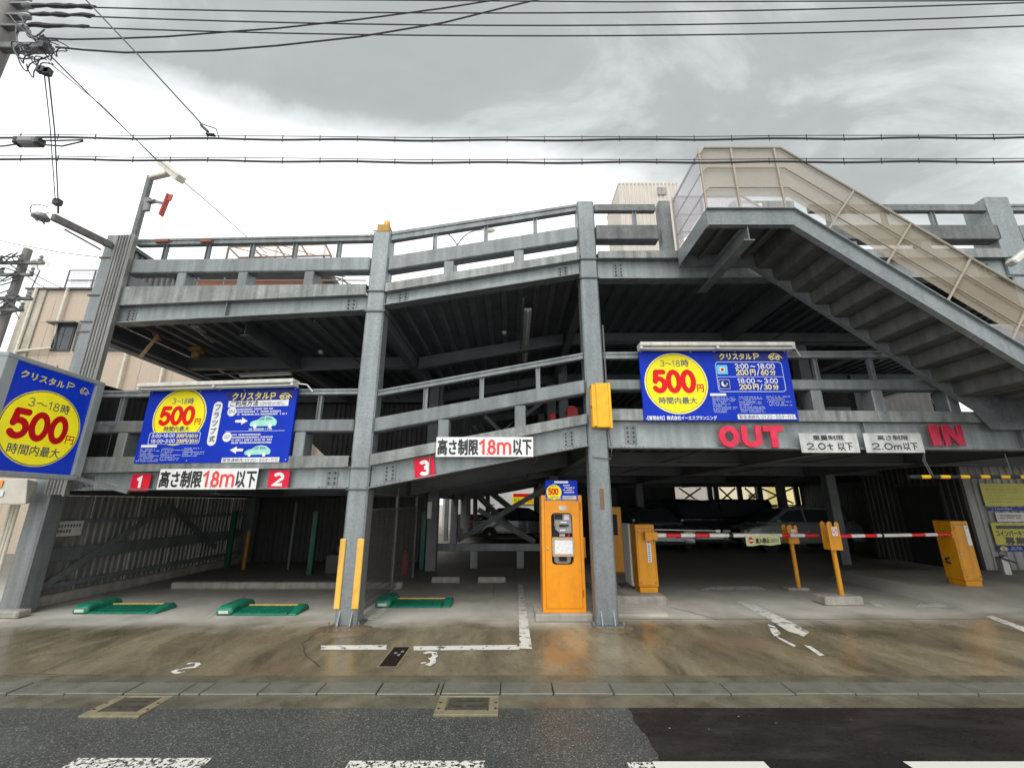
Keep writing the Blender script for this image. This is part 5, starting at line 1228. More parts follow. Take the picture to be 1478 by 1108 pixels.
for (y0, y1, x0, a_, b_) in ((524.6, 532.6, 1060, ('3:00', '18:00'), '60'), (545.8, 553.4, 1064.5, ('18:00', '3:00'), '30')):
    w0, w1 = (20, 25) if len(a_[0]) == 4 else (25, 20)
    num(S, a_[0], (x0, y0, x0+w0, y1), 'white', .2); num(S, '~', (x0+w0+3, y0, x0+w0+10, y1), 'white', .2); num(S, a_[1], (x0+w0+13, y0, x0+58, y1), 'white', .2)
    y0 += 8.7; y1 += 8.9; x0 += 2
    num(S, '200', (x0, y0, x0+18, y1), 'paley', .2); kan(S, '円', (x0+20.5, y0, x0+28, y1), 'paley', .03); num(S, '/', (x0+30, y0, x0+34, y1), 'white', .16); num(S, b_, (x0+35.5, y0, x0+47, y1), 'paley', .2); kan(S, '分', (x0+49, y0, x0+57, y1), 'paley', .03)
patch(S, 'label_strip', (1025, 567.6, 1048, 571.2), 'white', .003)
fine(S, (1029, 572.5, 1064, 596), 10, 'finew'); fine(S, (1067, 571.6, 1103, 595.5), 10, 'finew'); fine(S, (1107, 571, 1143, 586), 6, 'finew')
patch(S, 'phone_strip', (1064.7, 597.8, 1148, 604.8), 'white', .003); kan(S, '緊急連絡先：', (1067, 598.6, 1098, 604), 'ink'); num(S, '0120-559-115', (1099, 598.8, 1146, 604), 'grayink', .13)
# corner box sign, facing sideways
XS = -6.62
pr_ = onp(150, 551, Vector((XS, 0, 0)), Vector((1, 0, 0)))
def cs(px, py, X=-6.62):
    return onp(px, py, Vector((X, 0, 0)), NS)
NS = Vector((1, .09, 0)).normalized()
SB = thing('box_sign', 'large blue box sign with yellow 500 disc projecting at the left corner', 'sign', mtx=frame((XS, 6.0, 2.7), NS))
S = SB
TR, BR, TL = lc(S, 150, 551), lc(S, 112, 693), lc(S, 8, 509)
u1 = (TR[0]+BR[0])/2; u0 = TL[0]; v1 = (TR[1]+TL[1])/2; v0 = BR[1]
fwp = lc(S, 137.6, 554.6); fbp = lc(S, 100.3, 685.7); iu1 = (fwp[0]+fbp[0])/2; iu0 = lc(S, 23.4, 518.9)[0]; iv1 = (fwp[1] + lc(S, 23.4, 518.9)[1])/2; iv0 = fbp[1]
fr_ = MB().prism(rr(u0, u1, iv1, v1), I4, -.22, .04).prism(rr(u0, u1, v0, iv0), I4, -.22, .04).prism(rr(u0, iu0, iv0+.001, iv1-.001), I4, -.22, .038).prism(rr(iu1, u1, iv0+.001, iv1-.001), I4, -.22, .038)
obj('frame', put(fr_, S), 'frameg', S, bevel=.008)
obj('panel', put(MB().prism(rr(iu0, iu1, iv0, iv1), I4, -.2, -.0), S), 'litblue', S)  # litblue: blue face colour with a faint emission added
t_, b_ = lc(S, 65.5, 562.5), lc(S, 49.6, 674); rt_ = lc(S, 116.8, 617); cc = ((t_[0]+b_[0])/2, (t_[1]+b_[1])/2); rad = (t_[1]-b_[1])/2
lf_ = lc(S, -3, 603); rx_ = (rt_[0]-lf_[0])/2; cc = (rt_[0]-rx_, cc[1])
disc(S, cc, rx_, 'paley', 'price_disc', .001, ry=rad); disc(S, cc, rx_*.965, 'ink', 'price_disc', .0018, ry=rad*.965); disc(S, cc, rx_*.95, 'lityellow', 'price_disc', .0026, ry=rad*.95)  # lityellow: yellow face colour with a faint emission added
def seg(s, pl, pr2, hm, m, w=.16, kanji=False, bold=.02):
    a, b = lc(S, *pl), lc(S, *pr2); vm = (a[1]+b[1])/2
    mbx = font_mb(s, a[0], b[0], vm-hm/2, vm+hm/2, bold*hm, .005) if kanji else stroke_mb(s, a[0], b[0], vm-hm/2, vm+hm/2, w, .005)
    obj('lettering', put(mbx, S), m, S)
R_ = rad
def loc2(s, fx0, fx1, fy0, fy1, m, **k):   # fractions of the disc radius round its centre
    kj = k.pop('kanji', False); u_0, u_1, v_0, v_1 = cc[0]+fx0*rx_, cc[0]+fx1*rx_, cc[1]+fy0*R_, cc[1]+fy1*R_
    obj('lettering', put(font_mb(s, u_0, u_1, v_0, v_1, k.get('bold', .02)*(v_1-v_0), .005) if kj else stroke_mb(s, u_0, u_1, v_0, v_1, k.get('w', .16), .005), S), m, S)
loc2('3', -.5, -.33, .5, .73, 'grayink', w=.13); loc2('~', -.28, -.04, .5, .73, 'grayink', w=.13); loc2('18', 0, .28, .5, .73, 'grayink', w=.13); loc2('時', .32, .55, .48, .74, 'grayink', kanji=True)
loc2('500', -.80, .66, -.36, .42, 'red', w=.27); loc2('円', .66, .88, -.3, -.08, 'red', kanji=True); loc2('時間内最大', -.64, .60, -.72, -.46, 'grayink', kanji=True, bold=.015)
seg('クリスタル', (29.8, 540), (93, 554), .10*1.0, 'paley', kanji=True, bold=.05)
a, b = lc(S, 95, 555), lc(S, 108.5, 558); obj('lettering', put(stroke_mb('P', a[0], b[0], a[1]-.055, a[1]+.05, .2, .005), S), 'paley', S)
a = lc(S, 122, 564.5); 
W2, H2 = .16, .1
def caricon2(u, v, W_, H_):
    mb = MB(); w = H_*.13; T = lambda x, y: (u - W_/2 + x*W_, v - H_/2 + y*H_)
    ribbon(mb, [T(.02, .3), T(.05, .55), T(.2, .85), T(.45, .98), T(.7, .85), T(1, .3)], w, .005, I4); ribbon(mb, [T(.1, .5), T(.35, .55), T(.45, .85)], w, .0053, I4)
    for cx in (.22, .68): ribbon(mb, [T(cx + .12*math.cos(k*PI/6), .2 + .2*math.sin(k*PI/6)) for k in range(12)] + ['c'], w, .0056, I4)
    ribbon(mb, [T(.36, .18), T(.54, .18)], w, .0059, I4); obj('car_emblem', put(mb, S), 'paley', S)
caricon2(a[0], a[1], W2, H2)
obj('bracket', MB().bar(at(112, 690, 6.5), at(185, 710, 6.5), .04, .05), 'galv', S); obj('bracket', MB().bar(at(146, 610, 6.6), at(165, 614, 6.8), .05, .05), 'galv', S)
obj('lifting_eye', put(MB().prism([( (u0+u1)/2-.03, v1), ((u0+u1)/2+.03, v1), ((u0+u1)/2, v1+.06)], I4, -.06, -.05), S), 'galv', S)
# numbered plates
def plate(n, x0, y0, x1, y1, P, nn, lab, rot=0):
    s = thing('bay_number_plate', lab, 'sign', mtx=frame(P, nn), group='red bay number plates')
    u0, u1, v0, v1 = rect(s, x0, y0, x1, y1); m0 = Matrix.Translation(((u0+u1)/2, (v0+v1)/2, 0)) @ Matrix.Rotation(rot, 4, 'Z'); w, h = (u1-u0)/2, (v1-v0)/2
    obj('plate', put(MB().prism([(m0 @ Vector((a*w, b*h, 0))).to_2d() for a, b in ((-1, -1), (1, -1), (1, 1), (-1, 1))], I4, -.004, 0), s), 'plate_red', s)
    t = stroke_mb(n, -w*.62 if n != '1' else -w*.5, w*.62 if n != '1' else w*.4, -h*.75, h*.75, .30, .003, caps=False)
    t.v = [m0 @ v for v in t.v]; obj('digit', put(t, s), 'white', s)
Pab = Vector((AX[0], AX[1], 0)) + nAB*.02
plate('1', 189, 684, 216, 709, Pab, nAB, 'red plate with a white 1 left of the height limit board'); plate('2', 387, 678, 417, 705, Pab, nAB, 'red plate with a white 2 right of the height limit board')
plate('3', 598, 660, 627, 690, Vector((0, YF-.0, 0)), (0, -1, 0), 'red plate with a white 3 tilted along the ramped beam', math.radians(7))
def banner(x0, y0, x1, y1, P, nn, lab, parts_, rotz=0):
    s = thing('height_limit_board', lab, 'sign', mtx=frame(P, nn), group='white 1.8 m height limit boards')
    u0, u1, v0, v1 = rect(s, x0, y0, x1, y1); obj('panel', put(MB().prism(rr(u0, u1, v0, v1), I4, -.006, 0), s), 'white', s)
    for (t, a, b, c_) in parts_:
        if t == '1.8m':
            k0, k1 = (b-a)*.0+a, b; W_ = b-a
            num(s, '1', (a-1, y0+3.5, a+W_*.22, y1-3), 'redink', .2, .003); num(s, '.', (a+W_*.20, y1-14, a+W_*.26, y1-3), 'redink', .25, .003)
            num(s, '8', (a+W_*.24, y0+3.5, a+W_*.50, y1-3), 'redink', .2, .003); num(s, 'm', (a+W_*.54, y0-1, b, y1-3), 'redink', .15, .003)
        else: kan(s, t, (a, y0+3.5, b, y1-3), 'ink', .03, .003)
    return s
M['redink'] = mat('faded_red_ink', (.75, .06, .05), .4, 0, .05)
banner(229, 676, 371, 706, Pab + nAB*.06, nAB, 'white height limit board under the left price board', [('高さ制限', 231, 291, 0), ('1.8m', 294, 339, 0), ('以下', 341, 369, 0)])
banner(629.5, 630.5, 769.6, 659, Vector((0, YF-.085, 0)), (0, -1, 0), 'white height limit board on the sloping beam beside the 3 plate', [('高さ制限', 632, 690, 0), ('1.8m', 693, 738, 0), ('以下', 741, 767, 0)])
# OUT / IN letters
def letters(word, boxes, y0, y1, lab, m='pink', name='lane_word'):
    s = thing(name, lab, 'sign', mtx=frame((0, YF-.045, 0), (0, -1, 0)))
    for ch, (x0, x1) in zip(word, boxes):
        u0, u1, v0, v1 = rect(s, x0, y0, x1, y1)
        W_, H_ = u1-u0, v1-v0; T = lambda L_: [(u0+x*W_, v0+y*H_) for x, y in L_]; th = .035; mb = MB()
        if ch == 'O':
            n = 32; o_ = [(u0+W_/2+W_/2*math.cos(2*PI*k/n), v0+H_/2+H_/2*math.sin(2*PI*k/n)) for k in range(n)]; i_ = [(u0+W_/2+W_*.2*math.cos(2*PI*k/n), v0+H_/2+H_*.24*math.sin(2*PI*k/n)) for k in range(n)]
            vs = [(x, y, z) for z in (0, th) for x, y in o_+i_]; fs = []
            for k in range(n):
                j = (k+1) % n; fs += [(k, j, n+j, n+k), (2*n+k, 2*n+n+k, 2*n+n+j, 2*n+j), (k, 2*n+k, 2*n+j, j), (n+k, n+j, 3*n+j, 3*n+k)]
            mb.add(vs, fs)
        elif ch == 'U': mb.prism(T([(0, 1), (0, .35)] + [(.5-.5*math.cos(t), .35-.35*math.sin(t)) for t in [k*PI/10 for k in range(1, 10)]] + [(1, .35), (1, 1), (.7, 1), (.7, .38)] + [(.5+.2*math.cos(t), .38-.13*math.sin(t)) for t in [k*PI/6 for k in range(1, 6)]] + [(.3, .38), (.3, 1)]), I4, 0, th)
        elif ch == 'T': mb.prism(T([(0, 1), (0, .72), (.34, .72), (.34, 0), (.68, 0), (.68, .72), (1, .72), (1, 1)]), I4, 0, th)
        elif ch == 'I': mb.prism(T([(0, 1), (0, 0), (1, 0), (1, 1)]), I4, 0, th)
        elif ch == 'N': mb.prism(T([(0, 1), (0, 0), (.28, 0), (.28, .55), (.66, 0), (1, 0), (1, 1), (.72, 1), (.72, .45), (.34, 1)]), I4, 0, th)
        obj('letter', put(mb, s), m, s, bevel=.004)
    return s
letters('OUT', [(1036.6, 1066), (1069, 1098.3), (1101, 1130)], 614.5, 646, 'faded red OUT in cut-out letters on the right beam')
letters('IN', [(1341, 1354), (1359, 1388)], 613.4, 643.4, 'dark red IN in cut-out letters on the beam under the stair', m='inred')  # dark red: stair shade put into the letter colour
for (x0, x1, t1, t1x, t2, t2x, t3x, lab) in ((1155, 1239, '重量制限', (1173, 1217), '2.0t', (1163.5, 1205), (1209.4, 1231), 'silver weight limit plate reading 2.0t beside OUT'), (1248, 1332, '高さ制限', (1266, 1310.5), '2.0m', (1257.5, 1301.5), (1304, 1324.5), 'silver height limit plate reading 2.0m beside IN')):
    s = thing('limit_plate', lab, 'sign', mtx=frame((0, YF-.07, 0), (0, -1, 0)))
    u0, u1, v0, v1 = rect(s, x0, 625, x1, 653); obj('plate', put(MB().prism(rr(u0, u1, v0, v1), I4, -.004, 0), s), 'silver', s)
    kan(s, t1, (t1x[0], 628, t1x[1], 635), 'ink', .02, .003); num(s, t2, (t2x[0], 639, t2x[1], 649), 'ink', .2, .003); kan(s, '以下', (t3x[0], 638.5, t3x[1], 649.5), 'ink', .02, .003)
# ================================================================== OBJECTS
# corner guards on column B
for (x0, x1, X) in ((B[0]-.17, B[0]-.09, 0), (B[0]+.07, B[0]+.165, 0)):
    g = MB().box(x0, x1, YF-.025, YF-.002, .22, at(500, 777, YF).z)
    if X == 0: solo('corner_guard', ['yellow foam guard on the left edge of the column between bays two and three', 'yellow foam guard on the right edge of the column between bays two and three'][x0 > B[0]], 'corner guard', g, 'guard', 'yellow foam guards on a column', bevel=.009)
# beacon
zt_ = zz_(333)
bc = thing('beacon', 'orange rotating beacon on a mustard box atop the second column', 'beacon', (B[0]+.02, YF+.15, zt_))
obj('housing', MB().box(B[0]-.1, B[0]+.11, YF+.02, YF+.26, zt_, zt_+.15), 'mustard', bc, bevel=.01)
obj('lens', MB().lathe([(.055, 0), (.055, .1), (.045, .13), (.001, .14)], Matrix.Translation((B[0]+.03, YF+.14, zt_+.15)), 16), 'beacon', bc, smooth=True)
obj('cable', MB().tube([(B[0]-.1, YF+.1, zt_+.06), (B[0]-.17, YF+.05, zt_+.04), (B[0]-.19, YF, zt_-.06), (B[0]-.16, YF, zt_-.2)], .009, 6), 'cableg', bc, smooth=True)
# yellow warning lamp box on column C
z0, z1 = zz_(616, 6.2), zz_(552, 6.2)
wl = thing('warning_lamp_box', 'yellow side-facing signal lamp box on the third column', 'signal', (1.37, YF, z0))
xa, xb_ = at(861, 585, 6.22).x, at(879, 585, 6.22).x
obj('housing', MB().box(xa, xb_, YF-.15, YF-.02, z0, z1), 'warn', wl, bevel=.006)
obj('lens_hood', MB().box(xa-.065, xa-.002, YF-.15, YF-.145, z0+.02, z1-.02).box(xa-.065, xa-.002, YF-.025, YF-.02, z0+.02, z1-.02).box(xa-.065, xa-.002, YF-.144, YF-.026, z1-.03, z1-.02).box(xa-.065, xa-.002, YF-.144, YF-.026, (z0+z1)/2-.005, (z0+z1)/2+.005), 'warn', wl)
obj('lens', MB().box(xa-.012, xa-.002, YF-.14, YF-.03, z0+.03, (z0+z1)/2-.01).box(xa-.012, xa-.002, YF-.14, YF-.03, (z0+z1)/2+.01, z1-.035), 'tail', wl)
obj('door_edge', MB().box(xb_+.001, xb_+.035, YF-.155, YF-.02, z0-.01, z1), 'warn', wl)
obj('conduit', MB().tube([(C[0]+.17, YF-.02, z1), (C[0]+.17, YF-.02, z1+1.0)], .012).tube([(C[0]+.16, YF-.02, z0), (C[0]+.19, YF-.02, z0-.3), (C[0]+.17, YF-.02, z0-.45), (C[0]-.1, YF-.02, z0-.42)], .009), 'cableg', wl, smooth=True)
solo('column_label', 'small brown weathered label on the third column', 'label', MB().box(C[0]-.02, C[0]+.04, YF-.008, YF-.001, at(869, 735, YF).z, at(869, 705, YF).z), 'brown')
# payment machine
mx0, mx1, my, mz0, mz1 = .446, 1.06, 6.72, .10, 1.715
pm = thing('payment_machine', 'tall orange parking payment machine with taped paper on its window', 'ticket machine', ((mx0+mx1)/2, my+.25, .1))
wx0, wx1 = at(796, 775, my).x, at(827, 775, my).x; wz0, wz1 = at(810, 815, my).z, at(810, 740, my).z
cs_ = MB().box(mx0, wx0, my, my+.5, mz0, mz1).box(wx1, mx1, my, my+.5, mz0, mz1).box(wx0, wx1, my, my+.5, mz0, wz0).box(wx0, wx1, my, my+.5, wz1, mz1).box(wx0, wx1, my+.16, my+.5, wz0, wz1)
obj('cabinet', MB().box(mx0-.0, mx1, my+.12, my+.52, mz0+.003, mz1-.003), 'orange', pm, bevel=.01)
fm = frame((0, my, 0), (0, -1, 0))
W0, W1 = .05, .0
# front face with window hole: ring of quads
def hole_face(mb, x0, x1, z0, z1, hx0, hx1, hz0, hz1, r, y0, y1):
    inner = rr(hx0, hx1, hz0, hz1, r, 6); n = len(inner); outer = []
    cx_, cz_ = (hx0+hx1)/2, (hz0+hz1)/2
    corners = [(x1, z0), (x1, z1), (x0, z1), (x0, z0)]; seg_ = n//4; outer = []
    for i in range(4): outer += [corners[i]]*seg_
    for y in (y0, y1):
        for i in range(n):
            j = (i+1) % n; a, b, c, d = inner[i], inner[j], outer[j], outer[i]
            if c == d: mb.add([(a[0], y, a[1]), (b[0], y, b[1]), (d[0], y, d[1])], [(0, 1, 2)])
            else: mb.add([(a[0], y, a[1]), (b[0], y, b[1]), (c[0], y, c[1]), (d[0], y, d[1])], [(0, 1, 2, 3)])
    for i in range(n):
        j = (i+1) % n; a, b = inner[i], inner[j]; mb.add([(a[0], y0, a[1]), (b[0], y0, b[1]), (b[0], y1, b[1]), (a[0], y1, a[1])], [(0, 1, 2, 3)])
    for i in range(4):
        a, b = corners[i], corners[(i+1) % 4]; mb.add([(a[0], y0, a[1]), (b[0], y0, b[1]), (b[0], y1, b[1]), (a[0], y1, a[1])], [(0, 1, 2, 3)])
mb = MB(); hole_face(mb, mx0, mx1, mz0, mz1, wx0, wx1, wz0, wz1, .06, my, my+.118)
obj('front_door', mb, 'orange', pm)
sm = MB(); ribbon(sm, [(mx0+.045, mz0+.05), (mx1-.045, mz0+.05), (mx1-.045, mz1-.07), (mx0+.045, mz1-.07), 'c'], .006, 0, frame((0, my-.0015, 0), (0, -1, 0))); obj('door_seam', sm, 'seam', pm)
obj('recess', MB().box(wx0, wx1, my+.10, my+.117, wz0, wz1), 'rubber', pm)
fx = lambda a: wx0 + (wx1-wx0)*a; fz = lambda b: wz1 - (wz1-wz0)*b
pn = obj('control_panel', MB().prism([(fx(.15), fz(.02)), (fx(.98), fz(.02)), (fx(.98), fz(.4)), (fx(.4), fz(.4)), (fx(.2), fz(.32))], frame((0, my+.09, 0), (0, -1, 0)), 0, .02), 'machgrey', pm)
obj('display', MB().box(fx(.18), fx(.55), my+.05, my+.069, fz(.13), fz(.03)), 'rubber', pn); obj('display', MB().box(fx(.4), fx(.72), my+.05, my+.069, fz(.28), fz(.23)), 'rubber', pn)
obj('label_card', MB().box(fx(.62), fx(.88), my+.05, my+.069, fz(.14), fz(.03)), 'silver', pn); obj('label_card', MB().box(fx(.45), fx(.75), my+.055, my+.069, fz(.2), fz(.175)).box(fx(.42), fx(.68), my+.055, my+.069, fz(.36), fz(.33)), 'white', pn)
obj('knob', MB().lathe([(.018, 0), (.018, .03), (.012, .035)], frame((fx(.2), my+.075, fz(.24)), (0, -1, 0)), 12), 'mustard', pn, smooth=True)
obj('coin_slot', MB().box(fx(.74), fx(.84), my+.055, my+.069, fz(.27), fz(.23)), 'rubber', pn)
obj('lower_tray', MB().prism(rr(fx(.12), fx(.9), fz(.98), fz(.8), .05), frame((0, my+.09, 0), (0, -1, 0)), 0, .03), 'machgrey', pm); obj('coin_tray', MB().box(fx(.35), fx(.7), my+.04, my+.058, fz(.94), fz(.84)), 'rubber', pm)
obj('button', MB().box(fx(.4), fx(.65), my+.06, my+.095, fz(.46), fz(.42)), 'silver', pm); obj('button', MB().box(fx(.78), fx(.88), my+.06, my+.095, fz(.455), fz(.425)), 'tail', pm)
# taped paper with creases
pv = MB(); nx, nz = 9, 6; Rn = random.Random(2)
for j in range(nz+1):
    for i in range(nx+1): pv.v.append(Vector((fx(.10 + .86*i/nx), my-.006 - .010*abs(math.sin(i*1.3 + j*.9)) , fz(.50 + .31*j/nz))))
for j in range(nz):
    for i in range(nx): a = j*(nx+1)+i; pv.f.append([a, a+1, a+nx+2, a+nx+1])
obj('paper', pv, 'paper', pm)
obj('tape', MB().box(fx(.03), fx(1.0), my-.019, my-.0175, fz(.52), fz(.47)).box(fx(.03), fx(1.02), my-.019, my-.0175, fz(.84), fz(.79)).box(fx(.02), fx(.13), my-.0175, my-.0165, fz(.8), fz(.5)).box(fx(.96), fx(1.04), my-.0175, my-.0165, fz(.8), fz(.5)), 'tape', pm)
o = at(812, 733, my); obj('notice', MB().box(o.x-.06, o.x+.06, my-.004, my-.001, o.z-.03, o.z+.03), 'silver', pm)
lk_ = MB().lathe([(.016, 0), (.016, .006), (.006, .009)], frame((mx0+.08, my, .95), (0, -1, 0)), 12); obj('lock', lk_, 'chrome', pm, smooth=True)
for zz3 in (.3, 1.5): obj('hinge', MB().tube([(mx1-.03, my-.004, zz3), (mx1-.03, my-.004, zz3+.1)], .007, 8), 'seam', pm, smooth=True)
obj('vent', MB().box(mx0-.003, mx0-.0005, my+.2, my+.4, .4, .41).box(mx0-.003, mx0-.0005, my+.2, my+.4, .44, .45).box(mx0-.003, mx0-.0005, my+.2, my+.4, .48, .49), 'seam', pm)
obj('lock_box', MB().box(mx1+.001, mx1+.045, my+.1, my+.3, at(840, 806, my).z, at(840, 776, my).z), 'orange', pm, bevel=.006)
S = thing('rate_card', 'small blue rate card with a 500 disc standing on the payment machine', 'sign', mtx=frame(((mx0+mx1)/2, my-.01, 1.75), (0, -1, 0)))
u0, u1, v0, v1 = rect(S, 787.3, 693, 833.4, 721.6); obj('panel', put(MB().prism(rr(u0, u1, v0, v1), I4, -.006, 0), S), 'blue', S)
disc(S, lc(S, 799.5, 710), .115, 'yellow', 'price_disc', .001); num(S, '500', (791, 704, 806, 714), 'red', .24, .003); fine(S, (794, 699.5, 805, 702.5), 1, 'grayink', .003); fine(S, (793, 715, 807, 721), 2, 'grayink', .003)
patch(S, 'title_strip', (800, 694, 820, 697), 'white', .001); fine(S, (813, 698.5, 829, 712), 4, 'white', .003, dens=.9); patch(S, 'info_strip', (812, 715, 832, 721), 'silver', .001); fine(S, (813, 715.5, 831, 720.5), 3, 'grayink', .003)
patch(S, 'picture_strip', (789, 717, 810, 721.4), 'machgrey', .0006)
solo('machine_plinth', 'stained concrete plinth under the orange payment machine', 'plinth', MB().box(gnd(773, 897).x, gnd(856, 897).x, 6.62, 7.3, 0, .098), 'conc', bevel=.012)
# rear orange cabinet
a = gnd(888, 826, .12); b = gnd(901, 826, .12)
oc = thing('orange_cabinet', 'orange ticket cabinet half hidden behind the third column', 'cabinet', (a.x, a.y, .12))
X0, X1 = gnd(868, 826, .12).x, gnd(902, 826, .12).x; obj('body', MB().box(X0, X1, a.y, a.y+.5, .1, at(895, 731, a.y).z), 'orange2', oc, bevel=.01); obj('window', MB().box(X0+.08, X1-.1, a.y-.006, a.y-.001, .9, 1.35), 'rubber', oc)
# barrier machines, islands, arms, forks
il = solo('traffic_island', None, None, MB().box(1.55, gnd(966, 874).x, 7.6, 11.5, -.05, .136), 'conc', kind='structure', bevel=.04)
solo('slab_pad', None, None, MB().box(1.3, gnd(1000, 893).x-.3, 6.95, 7.59, -.05, .03), 'concrete', kind='structure')
def barrier(x0, x1, y, zb, h, lab, side=1):
    t = thing('barrier_machine', lab, 'barrier gate', ((x0+x1)/2, y+.17, zb), 'yellow barrier gate machines')
    obj('cabinet', MB().box(x0, x1, y, y+.36, zb+.09, zb+h), 'orange2', t, bevel=.012); obj('base', MB().box(x0+.015, x1-.015, y+.015, y+.34, zb, zb+.088), 'orange2', t, bevel=.006)
    ds_ = MB(); ribbon(ds_, [(x0+.03, zb+.12), (x1-.03, zb+.12), (x1-.03, zb+h-.075), (x0+.03, zb+h-.075), 'c'], .004, 0, frame((0, y-.0015, 0), (0, -1, 0))); obj('door_seam', ds_, 'seam', t); obj('lock', MB().lathe([(.012, 0), (.012, .005)], frame((x0+.05, y, zb+.55), (0, -1, 0)), 10), 'chrome', t)
    obj('lid_seam', MB().box(x0+.01, x1-.01, y-.0025, y-.0005, zb+h-.06, zb+h-.055), 'brown', t)
    sc_ = MB()
    for sx in (x0+.05, x1-.05):
        for z in (zb+.16, zb+h-.12): sc_.lathe([(.011, 0), (.011, .006)], frame((sx, y, z), (0, -1, 0)), 8)
    obj('screw', sc_, 'brown', t)
    return t
zb = .136; bl_ = barrier(2.16, 2.50, 7.9, zb, 1.10, 'yellow barrier machine beside the third column with a striped arm to its right')
ah = 1.06
obj('arm_hub', MB().box(2.30, 2.52, 7.80, 7.895, ah-.08, ah+.06), 'orange2', bl_, bevel=.008)
obj('notice_strip', MB().box(2.345, 2.41, 7.892, 7.898, .62, .97), 'white', bl_); 
nl = MB()
for k in range(8): nl.box(2.36, 2.395, 7.888, 7.891, .64+k*.035, .655+k*.035)
obj('fine_print', nl, 'grayink', bl_)
obj('notice_mark', MB().box(2.355, 2.40, 7.888, 7.891, .93, .955), 'red', bl_)
wc = thing('white_cabinet', 'white metal cabinet standing behind the left barrier machine', 'cabinet', (2.0, 8.2, zb))
obj('body', MB().box(gnd(903, 835, .15).x-.06, 2.13, 8.25, 8.7, zb+.04, 1.23), 'white', wc, bevel=.012); obj('foot', MB().box(1.98, 2.1, 8.3, 8.65, zb, zb+.038), 'dark', wc)
def arm(p, q, cuts, lab, r=.036, parts=None):
    p, q = Vector(p), Vector(q); t = obj('arm', MB().tube([p, q], r*.8, 8), 'armwhite', parts, smooth=True)
    for (f0, f1, m) in cuts: obj('arm_segment', MB().tube([p.lerp(q, f0), p.lerp(q, f1 - .0006)], r, 10), m, t, smooth=True)
    return t
# fractions measured from the photo along x
fk1 = at(1141, 775, 8.9); fk2 = at(1197, 775, 7.82)
pL = Vector((2.50, 7.85, ah)); qd = Vector((fk1.x, 8.72, 1.0)); qL = pL + (qd - pL)*1.17
def frac(px):   # where on the arm this pixel column lies
    lo, hi = 0., 1.
    for _ in range(30):
        m_ = (lo+hi)/2; w = pL.lerp(qL, m_); zc = w.y*math.cos(TH) + (w.z-EYE)*math.sin(TH)
        if 739 + F*w.x/zc < px: lo = m_
        else: hi = m_
    return lo
ed = [945, 960, 981.7, 1001.8, 1023, 1051, 1055, 1057, 1127, 1140, 1160, 1180, 1188]
cols_ = ['armwhite', 'armred', 'armwhite', 'armred', 'armwhite', 'rubber', 'armwhite', 'armwhite', 'armred', 'armwhite', 'armred', 'armwhite']
ed = [945, 960, 981.7, 1001.8, 1023, 1051, 1057, 1127, 1139, 1160, 1180, 1190]; cols_ = ['armwhite', 'armred', 'armwhite', 'armred', 'armwhite', 'rubber', 'armwhite', 'armred', 'armwhite', 'armred', 'armwhite']
fr2 = [frac(x) for x in ed]; fr2[0] = 0
armL = arm(pL, qL, [(fr2[i], fr2[i+1], cols_[i]) for i in range(len(cols_))], None, parts=bl_)
obj('stay_rod', MB().tube([pL + Vector((0, .05, .09)), pL.lerp(qL, frac(1038)) + Vector((0, .05, .075))], .008, 6).mbox(Matrix.Translation(pL.lerp(qL, frac(1039)) + Vector((0, .05, .07))), -.04, .04, -.01, .01, -.02, .02), 'offwhite', bl_)
dA = (qL-pL).normalized(); nA = Vector((dA.y, -dA.x, 0)).normalized()
nb = thing('no_entry_banner', 'yellow no entry banner hanging on the left barrier arm', 'sign', mtx=frame(pL.lerp(qL, frac(1100)) + nA*.045 + Vector((0, 0, -.05)), nA))
u0, u1, v0, v1 = rect(nb, 1076.5, 772, 1126, 786.5)
bn = MB(); n = 12
for i in range(n+1):
    u = u0 + (u1-u0)*i/n; bn.v += [Vector((u, v0 - .01*math.sin(i*.9), .006*math.sin(i*1.1))), Vector((u, v1, 0))]
for i in range(n): bn.f.append([2*i, 2*i+2, 2*i+3, 2*i+1])
obj('banner_sheet', put(bn, nb), 'bannery', nb); disc(nb, lc(nb, 1083.5, 779.5), .055, 'red', 'no_entry_mark', .01); patch(nb, 'no_entry_bar', (1080.5, 778.6, 1086.5, 780.6), 'white', .012)
kan(nb, '進入禁止', (1090, 776, 1110, 783.5), 'ink', .03, .012); kan(nb, '(出口)', (1111.5, 776.5, 1123, 783), 'grayink', 0, .012)
